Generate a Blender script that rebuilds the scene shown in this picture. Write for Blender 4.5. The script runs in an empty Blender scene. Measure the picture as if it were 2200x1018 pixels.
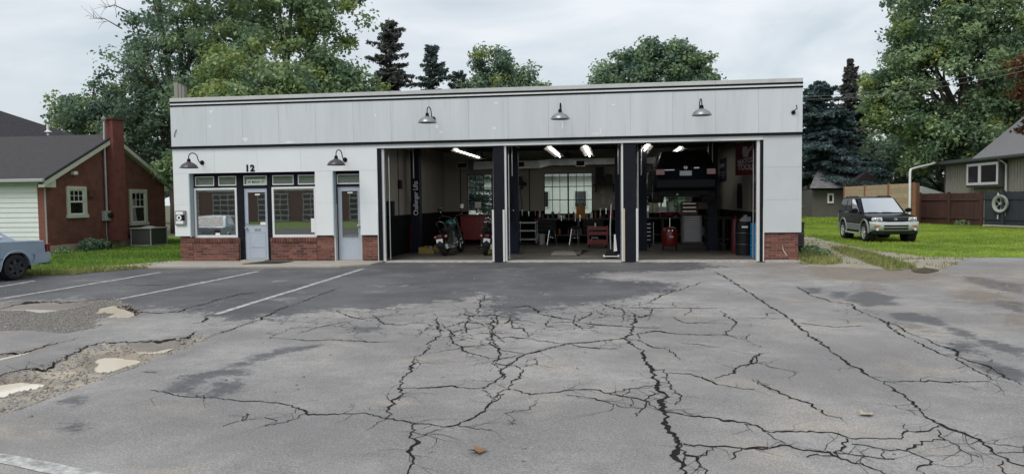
import bpy, bmesh, math, random
import numpy as np
from mathutils import Vector, Matrix, noise as mnoise
from mathutils.geometry import tessellate_polygon
R = math.radians
random.seed(7)
RNG = np.random.default_rng(11)
SC = bpy.context.scene
COL = SC.collection

# ------------------------------------------------------------------ camera
F_PX, PITCH, ROLL, YAW, CAM_D, EYE = 1588.02, 0.0495, 0.0123, 0.1331, 18.8313, 1.6
_fw = Vector((-math.sin(YAW)*math.cos(PITCH), math.cos(YAW)*math.cos(PITCH), -math.sin(PITCH)))
_r = Vector((math.cos(YAW), math.sin(YAW), 0)); _u = _r.cross(_fw)
CR = math.cos(ROLL)*_r - math.sin(ROLL)*_u
CU = math.sin(ROLL)*_r + math.cos(ROLL)*_u
CAM = Vector((0, -CAM_D, EYE))
cd = bpy.data.cameras.new('camera'); cam = bpy.data.objects.new('camera', cd); COL.objects.link(cam)
cd.sensor_fit = 'HORIZONTAL'; cd.sensor_width = 36; cd.lens = 36*F_PX/2200
cd.clip_start = 0.1; cd.clip_end = 2000
m3 = Matrix((CR, CU, -_fw)).transposed()
cam.matrix_world = Matrix.Translation(CAM) @ m3.to_4x4()
SC.camera = cam

# ------------------------------------------------------------------ sky and sun (overcast day)
SUN_EL, SUN_AZ = 52, 205          # azimuth from +Y clockwise: behind the camera, a little to the left
w = bpy.data.worlds.new('World'); SC.world = w; w.use_nodes = True
nt = w.node_tree; nt.nodes.clear()
def N(t, kind, **kw):
    n = t.nodes.new(kind)
    for k, v in kw.items():
        if k.startswith('i_'): n.inputs[k[2:].replace('_', ' ')].default_value = v
        else: setattr(n, k, v)
    return n
out = N(nt, 'ShaderNodeOutputWorld')
sky = N(nt, 'ShaderNodeTexSky', sky_type='NISHITA', sun_disc=False, sun_elevation=R(SUN_EL), sun_rotation=R(SUN_AZ), air_density=1.2, dust_density=2.0)
bg1 = N(nt, 'ShaderNodeBackground'); bg1.inputs[1].default_value = 0.12
nt.links.new(sky.outputs[0], bg1.inputs[0])
tc = N(nt, 'ShaderNodeTexCoord')
mp = N(nt, 'ShaderNodeMapping'); mp.inputs['Scale'].default_value = (1.2, 1.2, 3.4)
nt.links.new(tc.outputs['Generated'], mp.inputs[0])
n1 = N(nt, 'ShaderNodeTexNoise'); n1.inputs['Scale'].default_value = 2.1; n1.inputs['Detail'].default_value = 7; n1.inputs['Roughness'].default_value = 0.55; n1.inputs['Distortion'].default_value = 0.4
nt.links.new(mp.outputs[0], n1.inputs['Vector'])
cr = N(nt, 'ShaderNodeValToRGB')
cr.color_ramp.elements[0].position = 0.37; cr.color_ramp.elements[0].color = (0.47, 0.53, 0.58, 1)
cr.color_ramp.elements[1].position = 0.63; cr.color_ramp.elements[1].color = (0.72, 0.745, 0.77, 1)
nt.links.new(n1.outputs[0], cr.inputs[0])
bg2 = N(nt, 'ShaderNodeBackground'); bg2.inputs[1].default_value = 1.0
nt.links.new(cr.outputs[0], bg2.inputs[0])
mx = N(nt, 'ShaderNodeMixShader'); mx.inputs[0].default_value = 0.88
nt.links.new(bg1.outputs[0], mx.inputs[1]); nt.links.new(bg2.outputs[0], mx.inputs[2]); nt.links.new(mx.outputs[0], out.inputs[0])
sl = bpy.data.lights.new('sun', 'SUN'); so = bpy.data.objects.new('sun', sl); COL.objects.link(so)
sl.energy = 1.5; sl.angle = R(35); sl.color = (1, 0.965, 0.92)
_az, _el = R(SUN_AZ), R(SUN_EL)
sdir = Vector((math.sin(_az)*math.cos(_el), math.cos(_az)*math.cos(_el), math.sin(_el)))
so.rotation_euler = (-sdir).to_track_quat('-Z', 'Y').to_euler()
SC.view_settings.view_transform = 'Standard'; SC.view_settings.look = 'None'
SC.view_settings.exposure = 0.35; SC.view_settings.gamma = 1.0; SC.view_settings.use_curve_mapping = False
SC.render.engine = 'CYCLES'
SC.cycles.use_denoising = True
try: SC.cycles.denoiser = 'OPENIMAGEDENOISE'
except Exception: pass
SC.cycles.max_bounces = 8; SC.cycles.transparent_max_bounces = 12
SC.cycles.caustics_reflective = False; SC.cycles.caustics_refractive = False
SC.cycles.sample_clamp_indirect = 8

# ------------------------------------------------------------------ measuring helpers: a sight line meets a real plane
def ray(px, py): return _fw + CR*((px-1100)/F_PX) + CU*((509-py)/F_PX)
def GP(px, py, z=0.0):
    d = ray(px, py); return CAM + d*((z-EYE)/d.z)
def FP(px, py, Y=0.0):
    d = ray(px, py); return CAM + d*((Y+CAM_D)/d.y)
def XP(px, py, X):
    d = ray(px, py); return CAM + d*(X/d.x)

# ------------------------------------------------------------------ materials
MATS = {}
def pm(name, col, rough=0.6, metal=0.0, var=0.12, scale=5.0, bump=0.0, bscale=80.0, coat=0.0, spec=0.5, rnd=0.0, emit=None, streak=False, var2=0.0):
    """plain procedural surface: base colour with two scales of noise, optional bump and per-object shift"""
    if name in MATS: return MATS[name]
    m = bpy.data.materials.new(name); m.use_nodes = True; t = m.node_tree; L = t.links
    b = t.nodes['Principled BSDF']
    b.inputs['Roughness'].default_value = rough; b.inputs['Metallic'].default_value = metal
    b.inputs['Specular IOR Level'].default_value = spec
    if coat: b.inputs['Coat Weight'].default_value = coat; b.inputs['Coat Roughness'].default_value = 0.06
    tc = N(t, 'ShaderNodeTexCoord'); src = tc.outputs['Object']
    if streak:
        mp = N(t, 'ShaderNodeMapping'); mp.inputs['Scale'].default_value = (1, 1, 0.12); L.new(src, mp.inputs[0]); src = mp.outputs[0]
    nz = N(t, 'ShaderNodeTexNoise'); nz.inputs['Scale'].default_value = scale; nz.inputs['Detail'].default_value = 6; nz.inputs['Roughness'].default_value = 0.65
    if rnd:
        oi = N(t, 'ShaderNodeObjectInfo'); vm = N(t, 'ShaderNodeVectorMath', operation='MULTIPLY_ADD')
        L.new(src, vm.inputs[0]); vm.inputs[1].default_value = (1, 1, 1)
        cmb = N(t, 'ShaderNodeCombineXYZ'); mu = N(t, 'ShaderNodeMath', operation='MULTIPLY'); mu.inputs[1].default_value = 57.0
        L.new(oi.outputs['Random'], mu.inputs[0]); L.new(mu.outputs[0], cmb.inputs[0]); L.new(mu.outputs[0], cmb.inputs[1])
        L.new(cmb.outputs[0], vm.inputs[2]); src = vm.outputs[0]
    L.new(src, nz.inputs['Vector'])
    rp = N(t, 'ShaderNodeMapRange'); rp.inputs[1].default_value = 0.25; rp.inputs[2].default_value = 0.75
    rp.inputs[3].default_value = 1-var; rp.inputs[4].default_value = 1+var
    L.new(nz.outputs[0], rp.inputs[0]); val = rp.outputs[0]
    if rnd:
        r2 = N(t, 'ShaderNodeMapRange'); r2.inputs[3].default_value = 1-rnd; r2.inputs[4].default_value = 1+rnd
        L.new(oi.outputs['Random'], r2.inputs[0]); mm = N(t, 'ShaderNodeMath', operation='MULTIPLY')
        L.new(val, mm.inputs[0]); L.new(r2.outputs[0], mm.inputs[1]); val = mm.outputs[0]
    vs = N(t, 'ShaderNodeVectorMath', operation='SCALE'); vs.inputs[0].default_value = col
    L.new(val, vs.inputs['Scale']); L.new(vs.outputs[0], b.inputs['Base Color'])
    if bump:
        n2 = N(t, 'ShaderNodeTexNoise'); n2.inputs['Scale'].default_value = bscale; n2.inputs['Detail'].default_value = 4
        L.new(src, n2.inputs['Vector']); bp = N(t, 'ShaderNodeBump'); bp.inputs['Strength'].default_value = bump; bp.inputs['Distance'].default_value = 0.01
        L.new(n2.outputs[0], bp.inputs['Height']); L.new(bp.outputs[0], b.inputs['Normal'])
    if emit:
        b.inputs['Emission Color'].default_value = (*emit[:3], 1); b.inputs['Emission Strength'].default_value = emit[3]
    MATS[name] = m; return m
def glass(name, tint=(0.8, 0.85, 0.85), ior=1.5, boost=1.0, dirt=0.04):
    """thin pane: mirror part by Fresnel, the rest clear, with a little dust"""
    if name in MATS: return MATS[name]
    m = bpy.data.materials.new(name); m.use_nodes = True; t = m.node_tree; L = t.links; t.nodes.clear()
    o = N(t, 'ShaderNodeOutputMaterial'); fr = N(t, 'ShaderNodeFresnel'); fr.inputs[0].default_value = ior
    mu = N(t, 'ShaderNodeMath', operation='MULTIPLY', use_clamp=True); mu.inputs[1].default_value = boost; L.new(fr.outputs[0], mu.inputs[0])
    tr = N(t, 'ShaderNodeBsdfTransparent'); tr.inputs[0].default_value = (*tint, 1)
    gl = N(t, 'ShaderNodeBsdfGlossy'); gl.inputs['Roughness'].default_value = 0.015
    df = N(t, 'ShaderNodeBsdfDiffuse'); df.inputs[0].default_value = (0.5, 0.5, 0.48, 1)
    m1 = N(t, 'ShaderNodeMixShader'); m1.inputs[0].default_value = dirt; L.new(tr.outputs[0], m1.inputs[1]); L.new(df.outputs[0], m1.inputs[2])
    m2 = N(t, 'ShaderNodeMixShader'); L.new(mu.outputs[0], m2.inputs[0]); L.new(m1.outputs[0], m2.inputs[1]); L.new(gl.outputs[0], m2.inputs[2])
    tcx = N(t, 'ShaderNodeTexCoord'); nz = N(t, 'ShaderNodeTexNoise'); nz.inputs['Scale'].default_value = 2.5
    L.new(tcx.outputs['Object'], nz.inputs['Vector']); bp = N(t, 'ShaderNodeBump'); bp.inputs['Strength'].default_value = 0.012; bp.inputs['Distance'].default_value = 0.02
    L.new(nz.outputs[0], bp.inputs['Height']); L.new(bp.outputs[0], gl.inputs['Normal'])
    L.new(m2.outputs[0], o.inputs[0]); MATS[name] = m; return m

# ------------------------------------------------------------------ object helpers
ORG = {}
def tag(o, label=None, cat=None, group=None, kind=None):
    if label: o['label'] = label
    if cat: o['category'] = cat
    if group: o['group'] = group
    if kind: o['kind'] = kind
    return o
def thing(name, label, cat, loc=(0, 0, 0), rotz=0.0, group=None):
    o = bpy.data.objects.new(name, None); COL.objects.link(o); o.empty_display_size = 0.2
    o.location = loc; o.rotation_euler = (0, 0, rotz); ORG[o] = Vector(loc)
    return tag(o, label, cat, group)
class MB:
    """collects shapes, then links them as ONE mesh object"""
    def __init__(s): s.v = []; s.f = []
    def add(s, vs, fs):
        k = len(s.v); s.v += [tuple(v) for v in vs]; s.f += [tuple(i+k for i in f) for f in fs]; return s
    def box(s, x0, x1, y0, y1, z0, z1, M=None):
        vs = [Vector((x, y, z)) for z in (z0, z1) for y in (y0, y1) for x in (x0, x1)]
        if M is not None: vs = [M @ v for v in vs]
        return s.add(vs, [(0, 2, 3, 1), (4, 5, 7, 6), (0, 1, 5, 4), (2, 6, 7, 3), (0, 4, 6, 2), (1, 3, 7, 5)])
    def cyl(s, p0, p1, r0, r1=None, n=10, caps=True):
        r1 = r0 if r1 is None else r1; p0 = Vector(p0); p1 = Vector(p1); d = (p1-p0)
        if d.length < 1e-6: return s
        q = d.to_track_quat('Z', 'Y'); vs = []
        for p, r in ((p0, r0), (p1, r1)):
            for i in range(n):
                a = 2*math.pi*i/n; vs.append(p + q @ Vector((r*math.cos(a), r*math.sin(a), 0)))
        fs = [(i, (i+1) % n, n+(i+1) % n, n+i) for i in range(n)]
        if caps: fs += [tuple(reversed(range(n))), tuple(range(n, 2*n))]
        return s.add(vs, fs)
    def tube(s, pts, r, n=7, closed=False):
        pts = [Vector(p) for p in pts]; rs = r if isinstance(r, (list, tuple)) else [r]*len(pts); vs = []; fs = []; m = len(pts)
        up = None
        for i, p in enumerate(pts):
            a = pts[(i-1) % m] if (closed or i > 0) else p; b = pts[(i+1) % m] if (closed or i < m-1) else p
            d = (b-a).normalized()
            if up is None: up = d.orthogonal().normalized()
            up = (up - d*up.dot(d)); up = up.normalized() if up.length > 1e-5 else d.orthogonal().normalized()
            sd = d.cross(up)
            for k in range(n):
                an = 2*math.pi*k/n; vs.append(p + (up*math.cos(an)+sd*math.sin(an))*rs[i])
        for i in range(m if closed else m-1):
            j = (i+1) % m
            for k in range(n): fs.append((i*n+k, i*n+(k+1) % n, j*n+(k+1) % n, j*n+k))
        if not closed: fs += [tuple(reversed(range(n))), tuple(range((m-1)*n, m*n))]
        return s.add(vs, fs)
    def lathe(s, prof, c=(0, 0, 0), n=20, axis='Z', M=None):
        c = Vector(c); vs = []; fs = []; m = len(prof)
        for i in range(n):
            a = 2*math.pi*i/n; ca, sa = math.cos(a), math.sin(a)
            for r, h in prof:
                if axis == 'Z': v = Vector((r*ca, r*sa, h))
                elif axis == 'Y': v = Vector((r*ca, h, r*sa))
                else: v = Vector((h, r*ca, r*sa))
                v = v + c
                vs.append(M @ v if M is not None else v)
        for i in range(n):
            j = (i+1) % n
            for k in range(m-1): fs.append((i*m+k, j*m+k, j*m+k+1, i*m+k+1))
        return s.add(vs, fs)
    def poly(s, pts): return s.add(pts, [tuple(range(len(pts)))])
    def prism(s, pts, d):
        """flat outline pts pushed along d"""
        pts = [Vector(p) for p in pts]; d = Vector(d); n = len(pts)
        s.add(pts+[p+d for p in pts], [tuple(reversed(range(n))), tuple(range(n, 2*n))]+[(i, (i+1) % n, n+(i+1) % n, n+i) for i in range(n)]); return s
    def build(s, name, mat, parent=None, smooth=False, local=False, bevel=0.0, kind=None, autos=True):
        me = bpy.data.meshes.new(name); v = s.v
        if parent is not None and not local:
            o0 = ORG[parent]; v = [(a[0]-o0.x, a[1]-o0.y, a[2]-o0.z) for a in v]
        me.from_pydata(v, [], s.f); me.materials.append(mat)
        bm = bmesh.new(); bm.from_mesh(me); bmesh.ops.recalc_face_normals(bm, faces=bm.faces)
        if bevel: bmesh.ops.bevel(bm, geom=bm.edges, offset=bevel, segments=1, affect='EDGES', clamp_overlap=True)
        bm.to_mesh(me); bm.free()
        if smooth:
            me.shade_smooth()
            if autos: me.set_sharp_from_angle(angle=R(38))
        o = bpy.data.objects.new(name, me); COL.objects.link(o); o.parent = parent
        ORG[o] = ORG[parent] if parent is not None else Vector((0, 0, 0))
        if kind: o['kind'] = kind
        return o
def inst(name, mesh, parent, loc, rot=(0, 0, 0), scale=(1, 1, 1)):
    o = bpy.data.objects.new(name, mesh); COL.objects.link(o); o.parent = parent
    o.location = Vector(loc) - (ORG[parent] if parent is not None else Vector((0, 0, 0))); o.rotation_euler = rot; o.scale = scale
    ORG[o] = Vector(loc); return o
def solo(mb, name, mat, label, cat, group=None, smooth=False, bevel=0.0):
    """a thing that is one mesh; origin moved to the middle of its base"""
    xs = np.array(mb.v); c = Vector(((xs[:, 0].min()+xs[:, 0].max())/2, (xs[:, 1].min()+xs[:, 1].max())/2, xs[:, 2].min()))
    mb.v = [(a[0]-c.x, a[1]-c.y, a[2]-c.z) for a in mb.v]
    o = mb.build(name, mat, None, smooth, bevel=bevel); o.location = c; ORG[o] = c
    return tag(o, label, cat, group)
def text_mesh(name, body, mat, parent, loc, rot, size, depth=0.004, bold=0.0, local=False, sx=1.0, align='CENTER'):
    c = bpy.data.curves.new(name, 'FONT'); c.body = body; c.size = size; c.extrude = depth; c.offset = bold; c.align_x = align; c.align_y = 'CENTER'
    t = bpy.data.objects.new(name, c); COL.objects.link(t)
    dg = bpy.context.evaluated_depsgraph_get(); me = bpy.data.meshes.new_from_object(t.evaluated_get(dg))
    bpy.data.objects.remove(t); me.materials.clear(); me.materials.append(mat); me.name = name
    o = bpy.data.objects.new(name, me); COL.objects.link(o); o.parent = parent
    o.location = Vector(loc) - (ORG[parent] if (parent is not None and not local) else Vector((0, 0, 0))); o.rotation_euler = rot; o.scale = (sx, 1, 1)
    ORG[o] = Vector(loc); return o
def npmesh(name, V, Fq, mat, parent=None, attrs=None, smooth=False):
    """mesh straight from arrays; Fq is (n,4) or (n,3)"""
    V = np.asarray(V, dtype=np.float32); Fq = np.asarray(Fq, dtype=np.int32); k = Fq.shape[1]; n = len(Fq)
    me = bpy.data.meshes.new(name); me.vertices.add(len(V)); me.vertices.foreach_set('co', V.ravel())
    me.loops.add(n*k); me.loops.foreach_set('vertex_index', Fq.ravel())
    me.polygons.add(n); me.polygons.foreach_set('loop_start', np.arange(0, n*k, k, dtype=np.int32))
    if smooth: me.polygons.foreach_set('use_smooth', np.ones(n, dtype=bool))
    me.update(calc_edges=True)
    for a, arr in (attrs or {}).items():
        at = me.attributes.new(a, 'FLOAT', 'POINT'); at.data.foreach_set('value', np.asarray(arr, dtype=np.float32))
    me.materials.append(mat)
    o = bpy.data.objects.new(name, me); COL.objects.link(o); o.parent = parent; ORG[o] = ORG[parent] if parent is not None else Vector((0, 0, 0))
    return o
# ================================================================== ground, parking lot, road, lawns
def zz(reg, pts):
    ox, oy, s = {3: (0, 540, .4697), 4: (500, 540, .4695), 5: (1050, 540, .4695), 6: (1600, 540, .4695), 0: (0, 0, 1)}[reg]
    return [GP(ox+x*s, oy+y*s) for x, y in pts]
def xy(P): return np.array([(p.x, p.y) for p in P])
def sdf(poly, X, Y):
    """signed distance to an outline, negative inside"""
    P = xy(poly); d = np.full(X.shape, 1e9); ins = np.zeros(X.shape, bool); n = len(P)
    for i in range(n):
        ax, ay = P[i]; bx, by = P[(i+1) % n]; ex, ey = bx-ax, by-ay; l2 = ex*ex+ey*ey+1e-12
        t = np.clip(((X-ax)*ex+(Y-ay)*ey)/l2, 0, 1); d = np.minimum(d, np.hypot(X-ax-t*ex, Y-ay-t*ey))
        c = ((ay > Y) != (by > Y)) & (X < (bx-ax)*(Y-ay)/(by-ay+1e-12)+ax); ins ^= c
    return np.where(ins, -d, d)
def vnoise(X, Y, s, seed=0):
    """smooth value noise on arrays"""
    x = X*s+seed*13.7; y = Y*s+seed*7.3; xi = np.floor(x).astype(int); yi = np.floor(y).astype(int); fx = x-xi; fy = y-yi
    h = lambda i, j: np.modf(np.abs(np.sin(i*127.1+j*311.7+seed*74.7)*43758.5453))[0]
    sx = fx*fx*(3-2*fx); sy = fy*fy*(3-2*fy)
    return (h(xi, yi)*(1-sx)+h(xi+1, yi)*sx)*(1-sy)+(h(xi, yi+1)*(1-sx)+h(xi+1, yi+1)*sx)*sy
def sstep(a, b, x): t = np.clip((x-a)/(b-a), 0, 1); return t*t*(3-2*t)

SEAL = zz(0, [(-900, 560), (300, 574), (815, 562), (1500, 562), (1555, 574), (1470, 582), (1380, 584), (1290, 586), (1275, 595), (1330, 603), (1420, 605), (1458, 612), (1430, 624), (1400, 634), (1300, 648), (1210, 660), (1160, 668), (1100, 686), (1052, 672), (1046, 632), (1000, 642), (940, 650), (860, 655), (800, 668), (720, 662), (620, 684), (560, 680), (480, 690), (400, 665), (310, 665), (240, 655), (190, 640), (0, 648), (-900, 700)])
BAND = zz(3, [(-200, 600), (0, 565), (110, 540), (260, 508), (320, 465), (400, 435), (490, 412), (600, 425), (700, 435), (840, 400), (930, 372), (945, 388), (820, 445), (700, 488), (560, 540), (330, 620), (200, 668), (80, 712), (0, 738), (-200, 800)])
GRAV = zz(3, [(-300, 262), (0, 256), (120, 250), (270, 256), (350, 240), (520, 212), (545, 235), (640, 270), (600, 300), (450, 300), (425, 330), (440, 345), (300, 370), (150, 357), (0, 358), (-300, 368)])
PUD = [zz(3, q) for q in (
 [(-140, 250), (0, 245), (90, 225), (220, 233), (330, 232), (430, 225), (340, 246), (270, 260), (190, 268), (120, 256), (60, 259), (0, 260), (-140, 268)],
 [(440, 272), (460, 248), (525, 232), (545, 246), (590, 255), (635, 280), (600, 296), (520, 298), (480, 290), (525, 268)],
 [(410, 490), (430, 455), (500, 448), (590, 452), (672, 462), (620, 480), (560, 492), (500, 516), (440, 512)],
 [(590, 424), (700, 408), (835, 400), (780, 420), (730, 442), (640, 440)],
 [(-160, 590), (0, 568), (90, 556), (205, 568), (150, 592), (60, 606), (0, 628), (-160, 660)],
 [(-120, 500), (0, 478), (120, 452), (225, 430), (100, 465), (0, 490), (-120, 520)])]
DARK = [zz(3, [(750, 635), (820, 600), (830, 570), (950, 540), (1060, 530), (1130, 545), (1110, 565), (1040, 560), (980, 565), (960, 575), (920, 590), (900, 610), (870, 625), (950, 625), (940, 640), (850, 655), (760, 640)]),
 zz(3, [(985, 600), (1090, 585), (1110, 610), (1050, 640), (960, 660), (950, 650), (1000, 620)]),
 zz(4, [(-80, 530), (0, 512), (120, 474), (250, 440), (375, 430), (365, 441), (200, 473), (60, 518), (-60, 545)]),
 zz(4, [(520, 352), (600, 338), (665, 352), (640, 362), (560, 363)]),
 zz(3, [(245, 690), (290, 668), (350, 662), (388, 685), (370, 710), (320, 725), (290, 700)]), zz(3, [(285, 815), (330, 780), (360, 800), (340, 822)]),
 zz(6, [(470, 200), (560, 180), (690, 205), (690, 245), (560, 250), (480, 225)]), zz(6, [(640, 290), (760, 280), (900, 310), (930, 350), (800, 325), (690, 318)]),
 zz(6, [(900, 440), (1000, 420), (1075, 435), (1040, 460), (960, 470)]), zz(6, [(1060, 400), (1150, 405), (1278, 445), (1278, 480), (1180, 462), (1090, 430)]),
 zz(6, [(1040, 500), (1120, 505), (1278, 550), (1278, 600), (1200, 585), (1090, 540)]), zz(6, [(270, 165), (340, 165), (360, 190), (300, 192)]), zz(6, [(380, 180), (470, 185), (485, 210), (410, 212)]),
 zz(6, [(920, 340), (1000, 360), (1090, 400), (1030, 400), (950, 375)]), zz(6, [(1000, 110), (1278, 150), (1278, 200), (1150, 175), (1020, 140)]), zz(6, [(1100, 215), (1278, 235), (1278, 280), (1160, 255)])]
MUD = [zz(6, [(940, 185), (1060, 170), (1180, 200), (1190, 235), (1060, 245), (960, 225)]), zz(6, [(1150, 285), (1278, 290), (1278, 355), (1190, 325)]), zz(6, [(500, 150), (600, 150), (640, 175), (560, 185)]),
 zz(0, [(1730, 575), (1800, 570), (1990, 583), (2060, 586), (2000, 600), (1860, 606), (1760, 596)]), zz(6, [(690, 320), (790, 335), (880, 375), (780, 360)])]
ALLIG = [zz(0, [(600, 690), (760, 660), (960, 650), (1046, 625), (1060, 680), (1180, 660), (1300, 645), (1420, 650), (1400, 700), (1200, 720), (1050, 745), (960, 745), (860, 720), (700, 730)]), zz(6, [(850, 400), (1000, 420), (1278, 520), (1278, 640), (1050, 540), (930, 480)]), zz(6, [(330, 200), (700, 300), (820, 380), (640, 330), (400, 250)])]
DIRT2 = zz(0, [(1560, 545), (1760, 560), (1990, 575), (2400, 560), (2500, 700), (2200, 720), (2050, 640), (1900, 610), (1700, 600), (1600, 590)])

LX0, LX1, LY0, LY1, CS = -27.0, 27.0, -15.82, 1.6, 0.075
xs = np.arange(LX0, LX1+1e-6, CS); ys = np.arange(LY0, LY1+1e-6, CS)
GX, GY = np.meshgrid(xs, ys)
SD_seal = sdf(SEAL, GX, GY); SD_band = np.minimum(sdf(BAND, GX, GY), 9); SD_grav = sdf(GRAV, GX, GY)
SD_pud = np.min([sdf(q, GX, GY) for q in PUD], axis=0); SD_dark = np.min([sdf(q, GX, GY) for q in DARK], axis=0)
SD_mud = np.min([sdf(q, GX, GY) for q in MUD], axis=0); SD_all = np.min([sdf(q, GX, GY) for q in ALLIG], axis=0); SD_d2 = sdf(DIRT2, GX, GY)
GZ = 0.012*(vnoise(GX, GY, .35, 1)-.5) + 0.006*(vnoise(GX, GY, 1.1, 2)-.5)
GZ *= sstep(0.0, 1.2, -GY)                     # flat where it meets the building
GZ -= 0.055*sstep(0.06, -0.10, SD_band)*(0.75+0.5*vnoise(GX, GY, 2.2, 3)) + 0.032*sstep(0.08, -0.12, SD_grav)
GZ -= 0.045*sstep(0.06, -0.06, SD_pud)
gr = np.clip(sstep(0.05, -0.1, np.minimum(SD_band, SD_grav)), 0, 1)
GZ += gr*0.016*(vnoise(GX, GY, 7, 4)-.5)
def HZ(x, y):
    i = (x-LX0)/CS; j = (y-LY0)/CS; i = np.clip(i, 0, GX.shape[1]-1.001); j = np.clip(j, 0, GX.shape[0]-1.001)
    a = np.floor(i).astype(int) if hasattr(i, 'astype') else int(i); b = np.floor(j).astype(int) if hasattr(j, 'astype') else int(j)
    return GZ[b, a]*(1-(i-a))*(1-(j-b))+GZ[b, a+1]*(i-a)*(1-(j-b))+GZ[b+1, a]*(1-(i-a))*(j-b)+GZ[b+1, a+1]*(i-a)*(j-b)
ny, nx = GX.shape
ii = np.arange(ny*nx).reshape(ny, nx)
FQ = np.stack([ii[:-1, :-1], ii[:-1, 1:], ii[1:, 1:], ii[1:, :-1]], -1).reshape(-1, 4)

def asphalt_material():
    m = bpy.data.materials.new('worn_asphalt'); m.use_nodes = True; t = m.node_tree; L = t.links; b = t.nodes['Principled BSDF']
    g = N(t, 'ShaderNodeNewGeometry'); P = g.outputs['Position']
    def noise(s, d=5, r=.6, dist=0.0):
        n = N(t, 'ShaderNodeTexNoise'); n.inputs['Scale'].default_value = s; n.inputs['Detail'].default_value = d; n.inputs['Roughness'].default_value = r; n.inputs['Distortion'].default_value = dist
        L.new(P, n.inputs['Vector']); return n.outputs[0]
    def math_(op, a, bb, cl=False):
        n = N(t, 'ShaderNodeMath', operation=op, use_clamp=cl)
        for k, v in enumerate((a, bb)):
            if isinstance(v, (int, float)): n.inputs[k].default_value = v
            else: L.new(v, n.inputs[k])
        return n.outputs[0]
    def mr(v, a, b_, c=0., d=1.):
        n = N(t, 'ShaderNodeMapRange'); n.interpolation_type = 'SMOOTHSTEP'
        for k, q in enumerate((a, b_, c, d)): n.inputs[k+1].default_value = q
        L.new(v, n.inputs[0]); return n.outputs[0]
    def attr(a): n = N(t, 'ShaderNodeAttribute', attribute_name=a); return n.outputs['Fac']
    def mixc(f, a, c):
        n = N(t, 'ShaderNodeMix', data_type='RGBA')
        if isinstance(f, (int, float)): n.inputs[0].default_value = f
        else: L.new(f, n.inputs[0])
        for k, v in ((6, a), (7, c)):
            if isinstance(v, tuple): n.inputs[k].default_value = (*v, 1)
            else: L.new(v, n.inputs[k])
        return n.outputs[2]
    big = noise(.55, 5, .6); mid = noise(3.0, 6, .65); fine = noise(60, 4, .7); grain = noise(210, 3, .8); edge = noise(2.4, 7, .72, .6); edge2 = noise(9, 5, .7)
    wob = math_('ADD', math_('MULTIPLY', math_('SUBTRACT', edge, .5), 1.5), math_('ADD', math_('MULTIPLY', math_('SUBTRACT', edge2, .5), 1.0), math_('MULTIPLY', math_('SUBTRACT', noise(26, 4, .7), .5), .5)))
    def mask(name, amp, soft): return mr(math_('ADD', attr(name), math_('MULTIPLY', wob, amp)), soft, -soft)
    # weathered base
    c = mixc(mr(big, .3, .7), (.205, .197, .193), (.330, .318, .309))
    c = mixc(mr(mid, .38, .68, 0, .62), c, (.205, .197, .192))
    warm = noise(.9, 4, .6, .4); c = mixc(mr(warm, .50, .72, 0, .6), c, (.37, .325, .27))
    blot = noise(.38, 8, .75, .3); c = mixc(mr(blot, .46, .62, 0, .55), c, (.175, .169, .167)); spot = noise(14, 6, .75); c = mixc(mr(spot, .52, .68, 0, .45), c, (.19, .184, .178)); spl = noise(22, 5, .7); c = mixc(mr(spl, .60, .72, 0, .5), c, (.44, .42, .39))
    # sealed darker coat by the bays, worn through in places
    seal = mask('seal', 1.7, .06)
    wear = math_('MULTIPLY', mr(noise(1.3, 8, .75, .8), .56, .66, 1, .45), mr(noise(7, 6, .75), .56, .70, 1, .6))
    sealc = mixc(mr(big, .35, .65), (.066, .067, .073), (.112, .111, .114))
    c = mixc(math_('MULTIPLY', seal, wear), c, sealc)
    # darker damp blotches
    dk = mask('dark', .40, .07); c = mixc(math_('MULTIPLY', dk, .82), c, (.060, .061, .066))
    # oily drip stains of their own shape
    st = mr(noise(1.9, 3, .5, .2), .70, .78); c = mixc(math_('MULTIPLY', st, .45), c, (.10, .095, .09))
    mud = mask('mud', .9, .14); c = mixc(math_('MULTIPLY', mud, .62), c, (.15, .118, .088))
    d2 = mr(math_('ADD', attr('dirt2'), math_('MULTIPLY', wob, .9)), .1, -.9); c = mixc(math_('MULTIPLY', d2, math_('MULTIPLY', mr(noise(4, 6, .7), .4, .62), .6)), c, (.24, .19, .14))
    # gravel and earth where the top course is gone
    gv = mask('grav', .12, .03); vor = N(t, 'ShaderNodeTexVoronoi'); vor.inputs['Scale'].default_value = 52; L.new(P, vor.inputs['Vector'])
    sepv = N(t, 'ShaderNodeSeparateColor'); L.new(vor.outputs['Color'], sepv.inputs[0])
    gcol = mixc(sepv.outputs[0], (.085, .080, .076), (.235, .220, .200)); c = mixc(gv, c, gcol)
    bd = mask('band', .16, .03); bcol = mixc(sepv.outputs[1], (.195, .178, .160), (.35, .325, .288)); bcol = mixc(mr(noise(2.5, 5, .7), .4, .65), bcol, (.42, .36, .275)); c = mixc(bd, c, bcol)
    damp = mr(attr('pud'), .22, .0); c = mixc(math_('MULTIPLY', damp, .5), c, (.16, .12, .085))
    # aggregate speckle
    sp = mr(grain, .30, .70, .55, 1.45); sp2 = mr(fine, .3, .7, .74, 1.26)
    vs = N(t, 'ShaderNodeVectorMath', operation='SCALE'); L.new(c, vs.inputs[0]); L.new(math_('MULTIPLY', sp, sp2), vs.inputs['Scale']); c = vs.outputs[0]
    v2 = N(t, 'ShaderNodeTexVoronoi'); v2.inputs['Scale'].default_value = 55; L.new(P, v2.inputs['Vector'])
    stone = mr(v2.outputs['Distance'], .16, .10); sel = N(t, 'ShaderNodeSeparateColor'); L.new(v2.outputs['Color'], sel.inputs[0])
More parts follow.
